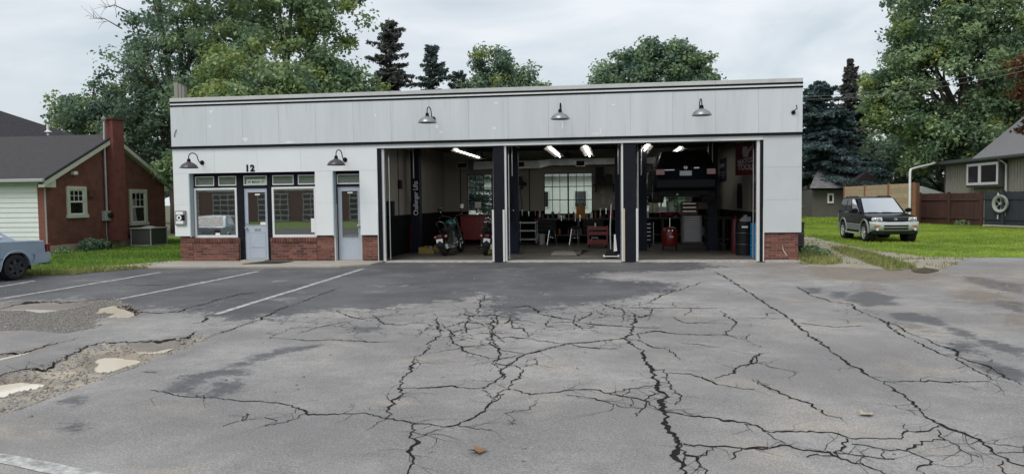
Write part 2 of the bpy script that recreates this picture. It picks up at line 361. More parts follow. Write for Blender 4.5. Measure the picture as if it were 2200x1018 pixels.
    stone = math_('MULTIPLY', stone, mr(sel.outputs[0], .86, .9)); c = mixc(math_('MULTIPLY', stone, .55), c, (.46, .44, .41))
    # fine crazing in the tired stretches
    wv = N(t, 'ShaderNodeVectorMath', operation='ADD'); nn = N(t, 'ShaderNodeTexNoise'); nn.inputs['Scale'].default_value = 4; nn.inputs['Detail'].default_value = 5
    L.new(P, nn.inputs['Vector']); sc = N(t, 'ShaderNodeVectorMath', operation='SCALE'); sc.inputs['Scale'].default_value = .35; L.new(nn.outputs['Color'], sc.inputs[0])
    L.new(P, wv.inputs[0]); L.new(sc.outputs[0], wv.inputs[1])
    ve = N(t, 'ShaderNodeTexVoronoi', feature='DISTANCE_TO_EDGE'); ve.inputs['Scale'].default_value = 2.6; L.new(wv.outputs[0], ve.inputs['Vector'])
    al = mr(math_('ADD', attr('allig'), math_('MULTIPLY', wob, .8)), .3, -.35)
    ck = math_('MULTIPLY', mr(ve.outputs['Distance'], .030, .008), math_('MULTIPLY', al, mr(noise(1.7, 4, .6), .40, .52)))
    c = mixc(math_('MULTIPLY', ck, .88), c, (.022, .021, .021))
    L.new(c, b.inputs['Base Color'])
    rg = mr(seal, 0, 1, .88, .74); rg = math_('SUBTRACT', rg, math_('MULTIPLY', dk, .22)); rg = math_('SUBTRACT', rg, math_('MULTIPLY', damp, .25)); L.new(rg, b.inputs['Roughness'])
    h = math_('ADD', math_('MULTIPLY', grain, .5), math_('ADD', math_('MULTIPLY', fine, .8), math_('MULTIPLY', ck, -2.2)))
    h = math_('ADD', h, math_('MULTIPLY', math_('MAXIMUM', gv, bd), math_('MULTIPLY', vor.outputs['Distance'], -3.0)))
    bp = N(t, 'ShaderNodeBump'); bp.inputs['Strength'].default_value = .55; bp.inputs['Distance'].default_value = .006; L.new(h, bp.inputs['Height']); L.new(bp.outputs[0], b.inputs['Normal'])
    return m
lot = npmesh('parking_lot', np.stack([GX, GY, GZ], -1).reshape(-1, 3), FQ, asphalt_material(), attrs=dict(seal=SD_seal.ravel(), band=SD_band.ravel(), grav=SD_grav.ravel(), pud=SD_pud.ravel(), dark=SD_dark.ravel(), mud=SD_mud.ravel(), allig=SD_all.ravel(), dirt2=SD_d2.ravel()), smooth=True)
tag(lot, 'worn cracked asphalt parking lot in front of the garage', None, kind='structure')

# far ground, street
earth = pm('earth', (.105, .10, .06), .95, var=.3, scale=.8, bump=.3)
g = MB(); g.add([(-600, 1.5, -.05), (600, 1.5, -.05), (600, 900, -.05), (-600, 900, -.05)], [(0, 1, 2, 3)])
g.add([(-600, -400, -.35), (600, -400, -.35), (600, 1.5, -.35), (-600, 1.5, -.35)], [(0, 1, 2, 3)])
tag(g.build('ground', earth), 'bare earth and grass ground reaching the horizon', kind='structure')
rd = MB(); rd.add([(-300, -24.6, -.03), (300, -24.6, -.03), (300, -15.70, -.03), (-300, -15.70, -.03)], [(0, 1, 2, 3)])
road = rd.build('road', pm('road_asphalt', (.13, .13, .132), .85, var=.2, scale=1.5, bump=.5, bscale=160)); tag(road, 'two lane asphalt street in front of the lot', kind='structure')

# ---------------------------------------------------------------- cracks
CRACK = pm('crack_dirt', (.020, .019, .018), 1.0, var=.5, scale=30, spec=.1)
def ribbon(pts, w, jit=.35, step=.032, seed=0, taper=True, wide=False):
    P = [Vector((p.x, p.y, 0)) for p in pts]; L = [0]
    for a, b in zip(P, P[1:]): L.append(L[-1]+(b-a).length)
    n = max(3, int(L[-1]/step)); rr = random.Random(seed); out = []
    j1 = j2 = 0
    for i in range(n+1):
        s = L[-1]*i/n; k = 0
        while k < len(L)-2 and L[k+1] < s: k += 1
        t = (s-L[k])/max(1e-6, L[k+1]-L[k]); p = P[k].lerp(P[k+1], t); d = (P[k+1]-P[k]).normalized(); nrm = Vector((-d.y, d.x, 0))
        j1 = j1*.84+rr.uniform(-1, 1)*.30; j2 = rr.uniform(-1, 1)
        off = (j1*.055+j2*.012)*jit/.35
        ww = w*(0.50+0.95*mnoise.noise(Vector((p.x*3, p.y*3, seed)))+.35*mnoise.noise(Vector((p.x*11, p.y*11, seed)))+.7*rr.random()**2)
        if wide: ww *= 1+1.9*abs(d.x)*min(1.0, max(.12, (p.y+14.2)/6)); ww *= 1+.45*min(1.0, max(0.0, (p.y+12)/5))
        if taper: ww *= min(1, .25+s/.5, .25+(L[-1]-s)/.5)
        out.append((p+nrm*off, nrm, max(w*.32*(1+1.2*abs(d.x)*(1 if wide else 0)), ww)))
    return out
def crack(pts, w, seed):
    rb = ribbon(pts, w, seed=seed, wide=True); vs = []; rr = random.Random(seed+99)
    for p, nrm, ww in rb:
        a = p+nrm*ww*.5*rr.uniform(.7, 1.3); b = p-nrm*ww*.5*rr.uniform(.7, 1.3)
        for q in (a, b): vs.append((q.x, q.y, HZ(q.x, q.y)+.004))
    V = np.array(vs); n = len(rb); F = np.array([(2*i, 2*i+1, 2*i+3, 2*i+2) for i in range(n-1)])
    npmesh('crack', V, F, CRACK, lot)
T1, T2, T3, T4 = .0115, .016, .023, .046
CRK = [
 (4, T3, [(835, 490), (815, 545), (770, 590), (755, 625), (775, 640), (785, 650), (715, 720), (700, 760), (745, 770), (820, 785)]), (4, T3, [(820, 785), (815, 830), (825, 880), (795, 910), (820, 950), (800, 1040)]),
 (4, T2, [(940, 300), (930, 340), (955, 385), (905, 420), (880, 465), (835, 490)]), (4, T2, [(-160, 655), (0, 687), (150, 685), (250, 700), (335, 725), (350, 742), (480, 742), (600, 745), (700, 765)]),
 (4, T2, [(150, 800), (240, 780), (320, 750), (350, 742)]), (4, T2, [(820, 785), (900, 790), (940, 805), (1030, 795), (1090, 765), (1110, 745), (1180, 705), (1240, 650)]),
 (4, T1, [(815, 855), (900, 820), (940, 805)]), (4, T1, [(1030, 795), (1090, 808), (1180, 810)]), (4, T2, [(760, 625), (860, 625), (1000, 615), (1080, 625), (1150, 630), (1210, 590), (1235, 560), (1230, 540), (1278, 505)]),
 (4, T2, [(1240, 650), (1190, 670), (1175, 640), (1150, 630)]), (4, T1, [(715, 645), (710, 665), (735, 680), (785, 650)]), (4, T2, [(960, 330), (1020, 380), (1000, 410), (1050, 450), (1110, 470), (1180, 490)]),
 (4, T2, [(1190, 300), (1185, 360), (1200, 420), (1230, 470), (1200, 510), (1235, 540)]), (4, T3, [(-60, 372), (0, 355), (120, 310), (210, 265), (300, 240)]), (4, T2, [(300, 240), (370, 210), (500, 165)]),
 (4, T1, [(150, 405), (260, 350), (350, 345)]), (4, T1, [(620, 815), (660, 785), (700, 765)]), (4, T2, [(40, 775), (70, 740)]), (4, T1, [(140, 760), (210, 768)]), (4, T2, [(1105, 300), (1130, 240), (1160, 195)]),
 (4, T1, [(880, 465), (960, 455), (1040, 440), (1110, 430), (1200, 425)]), (4, T1, [(760, 410), (620, 412), (480, 405), (330, 405), (170, 395)]), (4, T1, [(835, 395), (890, 345)]), (4, T1, [(300, 375), (470, 330), (640, 300)]),
 (5, T4, [(710, 455), (730, 510), (760, 570), (785, 640), (795, 710), (815, 780), (850, 860), (865, 950), (885, 1040)]), (5, T3, [(650, 280), (670, 320), (660, 380), (625, 400), (640, 420), (710, 455)]),
 (5, T2, [(625, 400), (540, 410), (440, 420), (360, 425), (300, 440), (155, 472), (90, 515), (50, 545), (60, 575), (0, 612)]), (5, T2, [(0, 395), (25, 430), (60, 455), (140, 465), (155, 472)]),
 (5, T2, [(155, 472), (35, 495), (30, 515), (110, 520), (155, 535), (155, 555), (120, 590), (115, 630), (70, 635), (0, 700)]),
 (5, T2, [(115, 630), (190, 655), (270, 645), (350, 640), (430, 630), (500, 635), (545, 650), (620, 665), (700, 685), (720, 690), (800, 730)]), (5, T3, [(800, 730), (880, 745), (900, 755), (1000, 760), (1070, 780), (1190, 790), (1278, 825)]),
 (5, T2, [(545, 650), (640, 625), (760, 615)]), (5, T1, [(350, 655), (430, 665), (530, 685), (620, 710), (700, 715)]), (5, T2, [(620, 665), (655, 630)]), (5, T2, [(720, 690), (690, 720), (680, 755)]), (5, T2, [(655, 710), (665, 675)]), (5, T3, [(720, 690), (735, 660), (780, 650)]),
 (5, T2, [(760, 545), (800, 540), (820, 560), (815, 600), (830, 625), (875, 660), (885, 685), (870, 705)]), (5, T2, [(820, 555), (930, 560), (1000, 585), (1080, 610), (1160, 632), (1215, 630)]),
 (5, T2, [(625, 400), (690, 405), (745, 440), (800, 445), (850, 470), (875, 498)]), (5, T1, [(700, 410), (690, 380), (760, 365), (850, 378), (960, 385), (1090, 382), (1180, 405), (1240, 440)]),
 (5, T2, [(1065, 270), (1080, 300), (1135, 320), (1100, 360), (1085, 385)]), (5, T2, [(1030, 580), (1110, 555), (1130, 535), (1215, 510), (1240, 470), (1265, 468)]),
 (5, T3, [(890, 880), (1020, 887), (1150, 892), (1278, 905)]), (5, T2, [(850, 860), (890, 875), (900, 930), (950, 940), (980, 985), (1000, 1030)]), (5, T2, [(1015, 890), (990, 925), (950, 940)]), (5, T2, [(1165, 905), (1125, 955)]), (5, T2, [(900, 935), (880, 975), (870, 940)]),
 (5, T1, [(230, 330), (400, 322), (450, 335), (600, 345), (700, 350), (800, 350)]), (5, T2, [(100, 255), (180, 250), (250, 290), (400, 320), (440, 300), (490, 275)]), (5, T1, [(360, 425), (250, 410), (180, 400), (100, 390), (0, 405)]), (5, T1, [(180, 395), (215, 365)]),
 (5, T2, [(360, 425), (450, 440), (590, 448)]), (5, T1, [(500, 235), (560, 255), (610, 265), (615, 290), (610, 330)]), (5, T1, [(560, 255), (750, 262), (850, 260), (960, 262), (1090, 262)]), (5, T1, [(840, 235), (860, 262)]),
 (5, T2, [(750, 265), (735, 295), (690, 305), (660, 290)]), (5, T1, [(735, 295), (720, 320)]), (5, T2, [(220, 485), (215, 510), (155, 525)]), (5, T2, [(1180, 405), (1195, 380)]), (5, T2, [(930, 265), (905, 295)]), (5, T1, [(70, 740), (190, 720), (225, 675)]),
 (5, T2, [(1210, 585), (1245, 610), (1278, 615)]), (5, T1, [(690, 250), (790, 205), (980, 140)]), (5, T1, [(785, 575), (820, 575)]), (4, T1, [(930, 340), (990, 345), (1060, 320), (1130, 330), (1190, 345)]), (4, T1, [(960, 400), (1010, 365), (1075, 355), (1140, 350)]), (4, T1, [(1000, 300), (1040, 285), (1110, 300), (1180, 290), (1250, 300)]), (4, T1, [(1060, 260), (1075, 300), (1060, 345), (1085, 390)]), (5, T1, [(0, 320), (60, 330), (130, 310), (230, 330)]), (5, T1, [(30, 270), (45, 330), (20, 370), (60, 420)]), (5, T1, [(100, 290), (110, 350), (165, 350), (180, 395)]), (5, T1, [(290, 300), (260, 345), (330, 350)]), (5, T1, [(400, 290), (380, 325), (420, 360), (500, 365)]), (5, T1, [(470, 260), (520, 290), (600, 300)]), (5, T1, [(880, 420), (960, 425), (1060, 440)]), (5, T1, [(830, 300), (900, 330), (1000, 330), (1090, 330)]), (4, T1, [(640, 290), (700, 330), (780, 335), (850, 320)]), (4, T1, [(480, 270), (530, 300), (600, 310), (690, 300)]), (5, T1, [(775, 600), (815, 600)]),
 (5, T3, [(1030, 92), (1060, 108), (1120, 140), (1200, 195), (1278, 250)]), (6, T3, [(100, 243), (130, 260), (210, 315), (290, 380), (380, 450), (470, 510), (560, 560), (640, 595)]), (6, T3, [(640, 595), (720, 660), (800, 720), (900, 790), (930, 815), (1010, 840), (1080, 870), (1150, 920), (1190, 960), (1300, 990)]),
 (6, T2, [(640, 595), (760, 595), (850, 592), (980, 597), (1110, 592)]), (6, T2, [(0, 790), (60, 805), (110, 830), (200, 825), (320, 825), (400, 835), (480, 855), (620, 858), (715, 855)]), (6, T2, [(715, 855), (735, 822), (840, 818), (905, 795)]), (6, T2, [(705, 830), (735, 822), (715, 790)]),
 (6, T3, [(0, 900), (100, 898), (190, 890), (260, 905), (400, 910), (415, 935), (540, 965), (660, 1030)]), (6, T2, [(110, 830), (190, 880)]), (6, T3, [(480, 858), (430, 905), (415, 935)]), (6, T2, [(270, 935), (330, 920), (345, 935), (415, 935)]),
 (6, T2, [(490, 880), (560, 890), (620, 905), (740, 912), (780, 885), (830, 870), (920, 860), (880, 815)]), (6, T2, [(740, 912), (820, 935), (865, 975), (825, 1000), (840, 1030)]), (6, T2, [(415, 915), (530, 940), (690, 952)]), (6, T2, [(620, 905), (645, 950)]), (6, T1, [(530, 940), (545, 970)]),
 (6, T2, [(920, 860), (970, 890), (1000, 910), (1070, 940)]), (6, T1, [(1080, 870), (1180, 880), (1278, 895)]), (6, T1, [(1150, 918), (1278, 918)]), (6, T2, [(1190, 960), (1160, 980), (1180, 1020)]),
 (6, T2, [(50, 585), (80, 610), (160, 640), (230, 675), (300, 705), (370, 745), (440, 765)]), (6, T2, [(0, 528), (50, 510), (70, 480), (95, 468)]), (6, T1, [(50, 510), (130, 530), (250, 555)]),
 (6, T2, [(230, 160), (320, 205), (400, 230), (480, 240), (540, 280), (620, 310), (700, 345), (800, 395)]), (6, T2, [(620, 310), (640, 335), (720, 385), (820, 430), (900, 465), (960, 485), (1000, 520), (1080, 555), (1120, 585)]), (6, T3, [(800, 395), (900, 430), (960, 450), (1000, 495), (1100, 520), (1180, 560), (1278, 610)]),
 (6, T1, [(250, 328), (420, 348), (560, 342)]), (6, T1, [(690, 705), (760, 735), (860, 780)]), (6, T1, [(0, 305), (200, 310)]), (6, T1, [(100, 300), (110, 285), (150, 287)]), (6, T1, [(430, 310), (465, 312), (480, 330)]), (6, T1, [(540, 130), (620, 132)]),
 (3, T3, [(-60, 262), (0, 250), (100, 228), (220, 230), (330, 230), (440, 220), (520, 215)]), (3, T3, [(530, 240), (590, 250), (630, 275), (720, 285), (820, 275), (900, 250), (1000, 220), (1100, 195), (1171, 190)]),
 (3, T3, [(-60, 480), (0, 470), (100, 460), (200, 435), (340, 402)]), (3, T4*.7, [(-60, 575), (0, 562), (90, 540), (200, 525), (260, 505), (310, 465), (390, 435), (480, 410)]), (3, T3, [(480, 410), (600, 415), (730, 405), (840, 395), (895, 365)]),
 (3, T3, [(880, 330), (930, 325), (950, 295)]), (3, T3, [(960, 390), (1040, 360), (1100, 335), (1171, 315)]), (3, T2, [(690, 632), (760, 640), (840, 660), (940, 670)]), (3, T2, [(1015, 798), (1105, 775), (1135, 740)]), (3, T2, [(640, 548), (710, 555)]), (3, T2, [(540, 218), (620, 205), (680, 196)]), (3, T2, [(890, 265), (930, 262), (1000, 245), (1030, 235)]), (3, T1, [(780, 150), (640, 155), (570, 152)])]
for i, (reg, wd, pts) in enumerate(CRK): crack(zz(reg, pts), wd, i+1)
def hairlines():
    V = []; F = []; rr = random.Random(77)
    def walk(p, a, L, w0):
        a0 = a
        n = max(3, int(L/.035)); k0 = len(V)//1; q = Vector((p.x, p.y, 0)); turn = 0; path = []
        for i in range(n+1):
            path.append((q.copy(), a)); a += (rr.uniform(-.9, .9) if rr.random() < .22 else rr.uniform(-.12, .12)); a = a0+max(-.9, min(.9, a-a0)); q = q+Vector((math.cos(a), math.sin(a), 0))*(L/n)
        k = len(V)
        for i, (q, aa) in enumerate(path):
            ww = w0*(1-i/n*.8)*rr.uniform(.5, 1.3)*.5; nn = Vector((-math.sin(aa), math.cos(aa), 0))
            for s in (1, -1): e = q+nn*ww*s; V.append((e.x, e.y, float(HZ(e.x, e.y))+.0035))
        F.extend((k+2*i, k+2*i+1, k+2*i+3, k+2*i+2) for i in range(n)); return path
    for reg, wd, pts in CRK:
        P = zz(reg, pts)
        for j in range(len(P)-1):
            for _ in range(2):
                if rr.random() < .33:
                    u = rr.random(); a0 = math.atan2(P[j+1].y-P[j].y, P[j+1].x-P[j].x)+rr.choice((1, -1))*rr.uniform(.5, 1.6); pa = walk(P[j].lerp(P[j+1], u), a0, rr.uniform(.10, .50)*min(2.4, .5+.12*(P[j].y+18)), rr.uniform(.003, .0055)*(1+.09*(P[j].y+15)))
                    if rr.random() < .5: q, aa = pa[len(pa)//2]; walk(q, aa+rr.choice((1, -1))*rr.uniform(.5, 1.2), rr.uniform(.08, .3), .004)
    o = npmesh('hairline_cracks', np.array(V), np.array(F), CRACK, lot); o['kind'] = 'stuff'
hairlines()

# ---------------------------------------------------------------- painted lines
def paint_material():
    m = bpy.data.materials.new('worn_paint'); m.use_nodes = True; t = m.node_tree; L = t.links; b = t.nodes['Principled BSDF']
    g = N(t, 'ShaderNodeNewGeometry'); n = N(t, 'ShaderNodeTexNoise'); n.inputs['Scale'].default_value = 9; n.inputs['Detail'].default_value = 8; n.inputs['Roughness'].default_value = .75; L.new(g.outputs['Position'], n.inputs['Vector'])
    r = N(t, 'ShaderNodeMapRange'); r.inputs[1].default_value = .38; r.inputs[2].default_value = .60; L.new(n.outputs[0], r.inputs[0])
    mx = N(t, 'ShaderNodeMix', data_type='RGBA'); mx.inputs[6].default_value = (.20, .20, .20, 1); mx.inputs[7].default_value = (.56, .555, .53, 1); L.new(r.outputs[0], mx.inputs[0]); L.new(mx.outputs[2], b.inputs['Base Color'])
    b.inputs['Roughness'].default_value = .75; return m
PAINT = paint_material()
def stripe(name, pts, w, parent=lot, z=.004, lab=None):
    rb = ribbon(pts, w, jit=.03, step=.12, seed=3, taper=False); vs = []; rr = random.Random(5)
    for p, nrm, ww in rb:
        for s in (1, -1):
            q = p+nrm*s*(w*.5+rr.uniform(-.006, .006)); vs.append((q.x, q.y, HZ(q.x, q.y)+z if parent is lot else z))
    n = len(rb); return npmesh(name, np.array(vs), np.array([(2*i, 2*i+1, 2*i+3, 2*i+2) for i in range(n-1)]), PAINT, parent)
for a, b in (((345, 585), (0, 642)), ((555, 583), (255, 643)), ((780, 578), (465, 675))): stripe('parking_line', [GP(*a), GP(*b)], .105)
stripe('parking_line', [GP(-40, 622), GP(75, 603)], .10)
stripe('edge_line', [Vector((-40, -14.62, 0)), Vector((-12, -14.55, 0)), GP(-60, 976), GP(0, 985), GP(80, 1000), GP(160, 1016), GP(250, 1030), Vector((-2.2, -15.3, 0)), Vector((-1.6, -15.7, 0))], .13, lot, .004)

# ---------------------------------------------------------------- muddy water in the potholes
WATER = pm('muddy_water', (.76, .69, .56), .10, var=.05, scale=2, spec=.5)
def flat_poly(pts, z):
    pts = [Vector((p.x, p.y, z)) for p in pts]; tri = tessellate_polygon([pts]); return pts, [tuple(t) for t in tri]
for q in PUD:
    c = sum((Vector((p.x, p.y, 0)) for p in q), Vector())/len(q); qq = []
    for i, p in enumerate(q):
        a = Vector((p.x, p.y, 0)); b = Vector((q[(i+1) % len(q)].x, q[(i+1) % len(q)].y, 0))
        for k in range(6):
            s = a.lerp(b, k/6); d = (s-c); qq.append(c+d*(1.12+.05*mnoise.noise(s*2.5))+Vector((mnoise.noise(s*3.1), mnoise.noise(s*3.3+Vector((9, 0, 0))), 0))*.06)
    zw = float(np.percentile([HZ(p.x, p.y) for p in q], 35))-.004
    vs, fs = flat_poly(qq, zw); mb = MB(); mb.add(vs, fs); o = mb.build('puddle', WATER); tag(o, kind='structure')
# loose stones in the broken stretches (nobody could count them)
def scatter_stones():
    V = []; F = []; rr = random.Random(3); base = [(1, 0, 0), (-1, 0, 0), (0, 1, 0), (0, -1, 0), (0, 0, .8), (0, 0, -.5)]
    tris = [(0, 2, 4), (2, 1, 4), (1, 3, 4), (3, 0, 4), (2, 0, 5), (1, 2, 5), (3, 1, 5), (0, 3, 5)]
    sel = np.argwhere((np.minimum(SD_band, SD_grav) < .06) & (SD_pud > .02)); sel = sel[RNG.integers(0, len(sel), 2600)]
    sel2 = np.argwhere((GY < -1.5) & (GX > -13) & (GX < 14)); sel2 = sel2[RNG.integers(0, len(sel2), 420)]
    for j, i in np.vstack([sel, sel2]):
        x = GX[j, i]+rr.uniform(-.04, .04); y = GY[j, i]+rr.uniform(-.04, .04); r = rr.uniform(.006, .02)*(1 if rr.random() < .93 else 1.9); k = len(V); a = rr.uniform(0, 6.3)
        for bx, by, bz in base:
            u, v = bx*rr.uniform(.7, 1.2), by*rr.uniform(.7, 1.2); V.append((x+r*(u*math.cos(a)-v*math.sin(a)), y+r*(u*math.sin(a)+v*math.cos(a)), HZ(x, y)+r*bz+.002))
        F += [(k+p, k+q, k+s) for p, q, s in tris]
    o = npmesh('gravel', np.array(V), np.array(F), pm('stones', (.26, .235, .205), .9, var=.45, scale=14))
    tag(o, 'loose stones and crumbs on the broken asphalt', 'gravel', kind='stuff')
scatter_stones()
# dead leaves on the asphalt
LEAFM = pm('dead_leaf', (.20, .115, .06), .8, var=.3, scale=20)
for px, py, s, lab in ((1028, 971, .075, 'curled brown dead leaf on the asphalt near the bottom of the picture'), (1100, 909, .04, 'small brown leaf scrap on the asphalt left of the widest crack'), (1862, 893, .07, 'pale fallen leaf on the asphalt beside the long seam'), (1725, 893-3, .0, '')):
    if s == 0: continue
    p = GP(px, py); mb = MB(); rr = random.Random(px); ring = []
    for k in range(9):
        a = k/9*6.283; r = s*(1 if k % 2 else .55)*rr.uniform(.8, 1.15); ring.append((p.x+r*math.cos(a), p.y+r*math.sin(a)*.8, HZ(p.x, p.y)+.006+rr.uniform(.004, .03)))
    n = len(ring); mb.add(ring+[(p.x, p.y, HZ(p.x, p.y)+.008)], [(i, (i+1) % n, n) for i in range(n)])
    solo(mb, 'dead_leaf', pm('pale_leaf', (.42, .36, .25), .8, var=.2) if px > 1500 else LEAFM, lab, 'leaf')

# ---------------------------------------------------------------- lawns and the dirt track
def rough_sheet(name, outline, z, mat, seed, amp=.12, sub=8, kind='structure', label=None, bump=0.0, cell=.25):
    pts = []; n = len(outline)
    for i in range(n):
        a = Vector(outline[i]).to_2d(); b = Vector(outline[(i+1) % n]).to_2d(); k = max(1, min(60, int((b-a).length/.15)))
        for j in range(k):
            p = a.lerp(b, j/k); q = Vector((p.x, p.y, seed)); pts.append(Vector((p.x+amp*(mnoise.noise(q*1.3)+.5*mnoise.noise(q*4)), p.y+amp*(mnoise.noise(q*1.3+Vector((5, 5, 0)))+.5*mnoise.noise(q*4+Vector((5, 5, 0)))), z)))
    tri = tessellate_polygon([pts]); mb = MB(); mb.add(pts, [tuple(t) for t in tri]); nq = len(pts); mb.add([p.copy() for p in pts]+[Vector((p.x, p.y, -.10)) for p in pts], [(i, (i+1) % nq, nq+(i+1) % nq, nq+i) for i in range(nq)]); o = mb.build(name, mat); tag(o, label, kind=kind); return o, pts
TURF = pm('turf', (.15, .24, .035), .95, var=.35, scale=3.5, bump=.5, bscale=60)
TURF2 = pm('weedy_turf', (.165, .175, .085), .95, var=.4, scale=4, bump=.5, bscale=60)
TRACK = pm('packed_dirt', (.30, .265, .21), .95, var=.28, scale=3.2, bump=.6, bscale=50)
LAWN_L = [(-40, -3.9, 0), (-16, -4.0, 0), (-13.6, -3.75, 0), (-12.9, -3.35, 0), (-12.2, -2.3, 0), (-11.9, -1.75, 0), (-11.75, 0.3, 0), (-11.75, 16, 0), (-40, 16, 0)]
LAWN_R = [(8.1, 1.4, 0), (10.4, 1.3, 0), (14, 1.6, 0), (26, 1.5, 0), (26, 22, 0), (19, 30, 0), (16, 48, 0), (4.7, 48, 0), (4.7, 13.0, 0), (7.9, 13.4, 0), (7.7, 8.6, 0), (7.6, 5.2, 0), (7.8, 3.0, 0)]
TRK = [(4.6, -1.2, 0), (6.0, -1.9, 0), (7.2, -1.7, 0), (8.6, .6, 0), (8.8, 3.2, 0), (8.6, 8, 0), (8.7, 14, 0), (4.6, 14, 0)]
MID = [(5.9, -2.2, 0), (6.5, -1.8, 0), (6.9, .2, 0), (7.15, 3.4, 0), (7.2, 5.0, 0), (6.75, 5.2, 0), (6.35, 2.2, 0), (6.0, -.6, 0)]
WEDGE = [(4.55, -.6, 0), (4.9, -1.0, 0), (5.5, -.4, 0), (5.75, 1.5, 0), (5.7, 5, 0), (6.1, 9, 0), (4.6, 9.5, 0)]
_, pL = rough_sheet('lawn', LAWN_L, .022, TURF, 1, label='mown lawn between the brick house and the lot')
_, pT = rough_sheet('dirt_track', TRK, .012, TRACK, 2, .15, label='two rut dirt driveway beside the garage')
_, pR = rough_sheet('lawn', LAWN_R, .018, TURF, 3, .12, label='bright green lawn under the parked off-road car')
_, pM = rough_sheet('grass_strip', MID, .020, TURF2, 4, .12, label='grass strip between the two wheel ruts')
_, pW = rough_sheet('grass_strip', WEDGE, .022, TURF2, 5, .12, label='weedy grass along the right end of the garage')
MUDDY = pm('wet_mud', (.10, .07, .045), .25, var=.3, scale=5)
_, _ = rough_sheet('puddle', [(p.x, p.y, 0) for p in (GP(1958, 581), GP(1990, 577), GP(2018, 582), GP(1990, 588), GP(1965, 586))], .026, MUDDY, 6, .05, label='small brown mud puddle at the end of the grass strip')

def grass_material(name, ca, cb):
    m = bpy.data.materials.new(name); m.use_nodes = True; t = m.node_tree; L = t.links; b = t.nodes['Principled BSDF']
    a = N(t, 'ShaderNodeAttribute', attribute_name='tint'); mx = N(t, 'ShaderNodeMix', data_type='RGBA'); mx.inputs[6].default_value = (*ca, 1); mx.inputs[7].default_value = (*cb, 1)
    L.new(a.outputs['Fac'], mx.inputs[0]); L.new(mx.outputs[2], b.inputs['Base Color']); b.inputs['Roughness'].default_value = .6; b.inputs['Specular IOR Level'].default_value = .25
    tr = N(t, 'ShaderNodeBsdfTranslucent'); L.new(mx.outputs[2], tr.inputs[0]); ms = N(t, 'ShaderNodeMixShader'); ms.inputs[0].default_value = .30
    o = t.nodes['Material Output']; L.new(b.outputs[0], ms.inputs[1]); L.new(tr.outputs[0], ms.inputs[2]); L.new(ms.outputs[0], o.inputs[0]); return m
GRASS = grass_material('grass_blades', (.13, .215, .03), (.42, .52, .085))
GRASSL = grass_material('house_lawn_blades', (.085, .165, .028), (.23, .345, .065))
GRASS2 = grass_material('weedy_grass', (.16, .20, .05), (.36, .35, .14))
def blades(name, outline, dens, hmin, hmax, mat, box=None, seed=0, label='', z=.03, wid=.016, patch=0.0):
    rg = np.random.default_rng(seed); P = xy([Vector(p) for p in outline]); lo = P.min(0); hi = P.max(0)
    if box: lo = np.maximum(lo, box[:2]); hi = np.minimum(hi, box[2:])
    n = int((hi[0]-lo[0])*(hi[1]-lo[1])*dens); x = rg.uniform(lo[0], hi[0], n); y = rg.uniform(lo[1], hi[1], n)
    sd = sdf([Vector((a[0], a[1], 0)) for a in P], x, y)+.22*(vnoise(x, y, 2.0, 5)-.5)
    keep = sd < .03
    if patch: keep &= vnoise(x, y, 1.6, 6)+.5*vnoise(x, y, 5, 7) > patch
    x, y = x[keep], y[keep]; n = len(x); a = rg.uniform(0, 6.283, n); h = rg.uniform(hmin, hmax, n)*(.6+.8*vnoise(x, y, .9, 8)); w_ = wid*rg.uniform(.7, 1.4, n)
    lx, ly = rg.normal(0, .35, n)*h, rg.normal(0, .35, n)*h
    V = np.zeros((n, 3, 3)); V[:, 0] = np.stack([x-w_*np.cos(a), y-w_*np.sin(a), np.full(n, z-.01)], -1); V[:, 1] = np.stack([x+w_*np.cos(a), y+w_*np.sin(a), np.full(n, z-.01)], -1)
    V[:, 2] = np.stack([x+lx, y+ly, z+h], -1)
    tint = np.clip(.75*vnoise(x, y, .6, 9)+.55*vnoise(x, y, 2.3, 10)+.3*vnoise(x, y, 6, 12)-.35+rg.uniform(-.15, .25, n), 0, 1)
    o = npmesh(name, V.reshape(-1, 3), np.arange(3*n).reshape(-1, 3), mat, attrs={'tint': np.repeat(tint, 3)}); tag(o, label, 'grass', kind='stuff'); return o
blades('grass', LAWN_L, 360, .04, .09, GRASSL, box=(-24, -4.2, -11.5, 12), seed=1, label='mown grass blades beside the brick house', z=.022)
blades('grass', LAWN_R, 330, .025, .065, GRASS, box=(4.5, 1.0, 24, 26), seed=2, label='bright grass blades around the parked off-road car', z=.018)
blades('grass', LAWN_R, 60, .06, .16, GRASS, box=(4.5, 26, 24, 47), seed=3, label='far grass at the back of the yard', z=.03, wid=.03)
blades('grass', MID, 500, .04, .10, GRASS2, seed=4, label='thin weedy grass between the wheel ruts', z=.02, patch=.42)
blades('grass', WEDGE, 420, .05, .17, GRASS2, seed=5, label='weeds along the right end of the garage', z=.022, patch=.4)
blades('grass', TRK, 90, .03, .08, GRASS2, seed=6, label='stray weeds in the dirt driveway', z=.012, patch=.8)
blades('grass', [(-14.5, -3.9, 0), (-12.4, -3.2, 0), (-11.6, -1.7, 0), (-11.6, -1.2, 0), (-12.5, -2.4, 0), (-14.5, -3.4, 0)], 500, .05, .16, GRASS2, seed=7, label='ragged weeds along the left edge of the asphalt', z=.022)
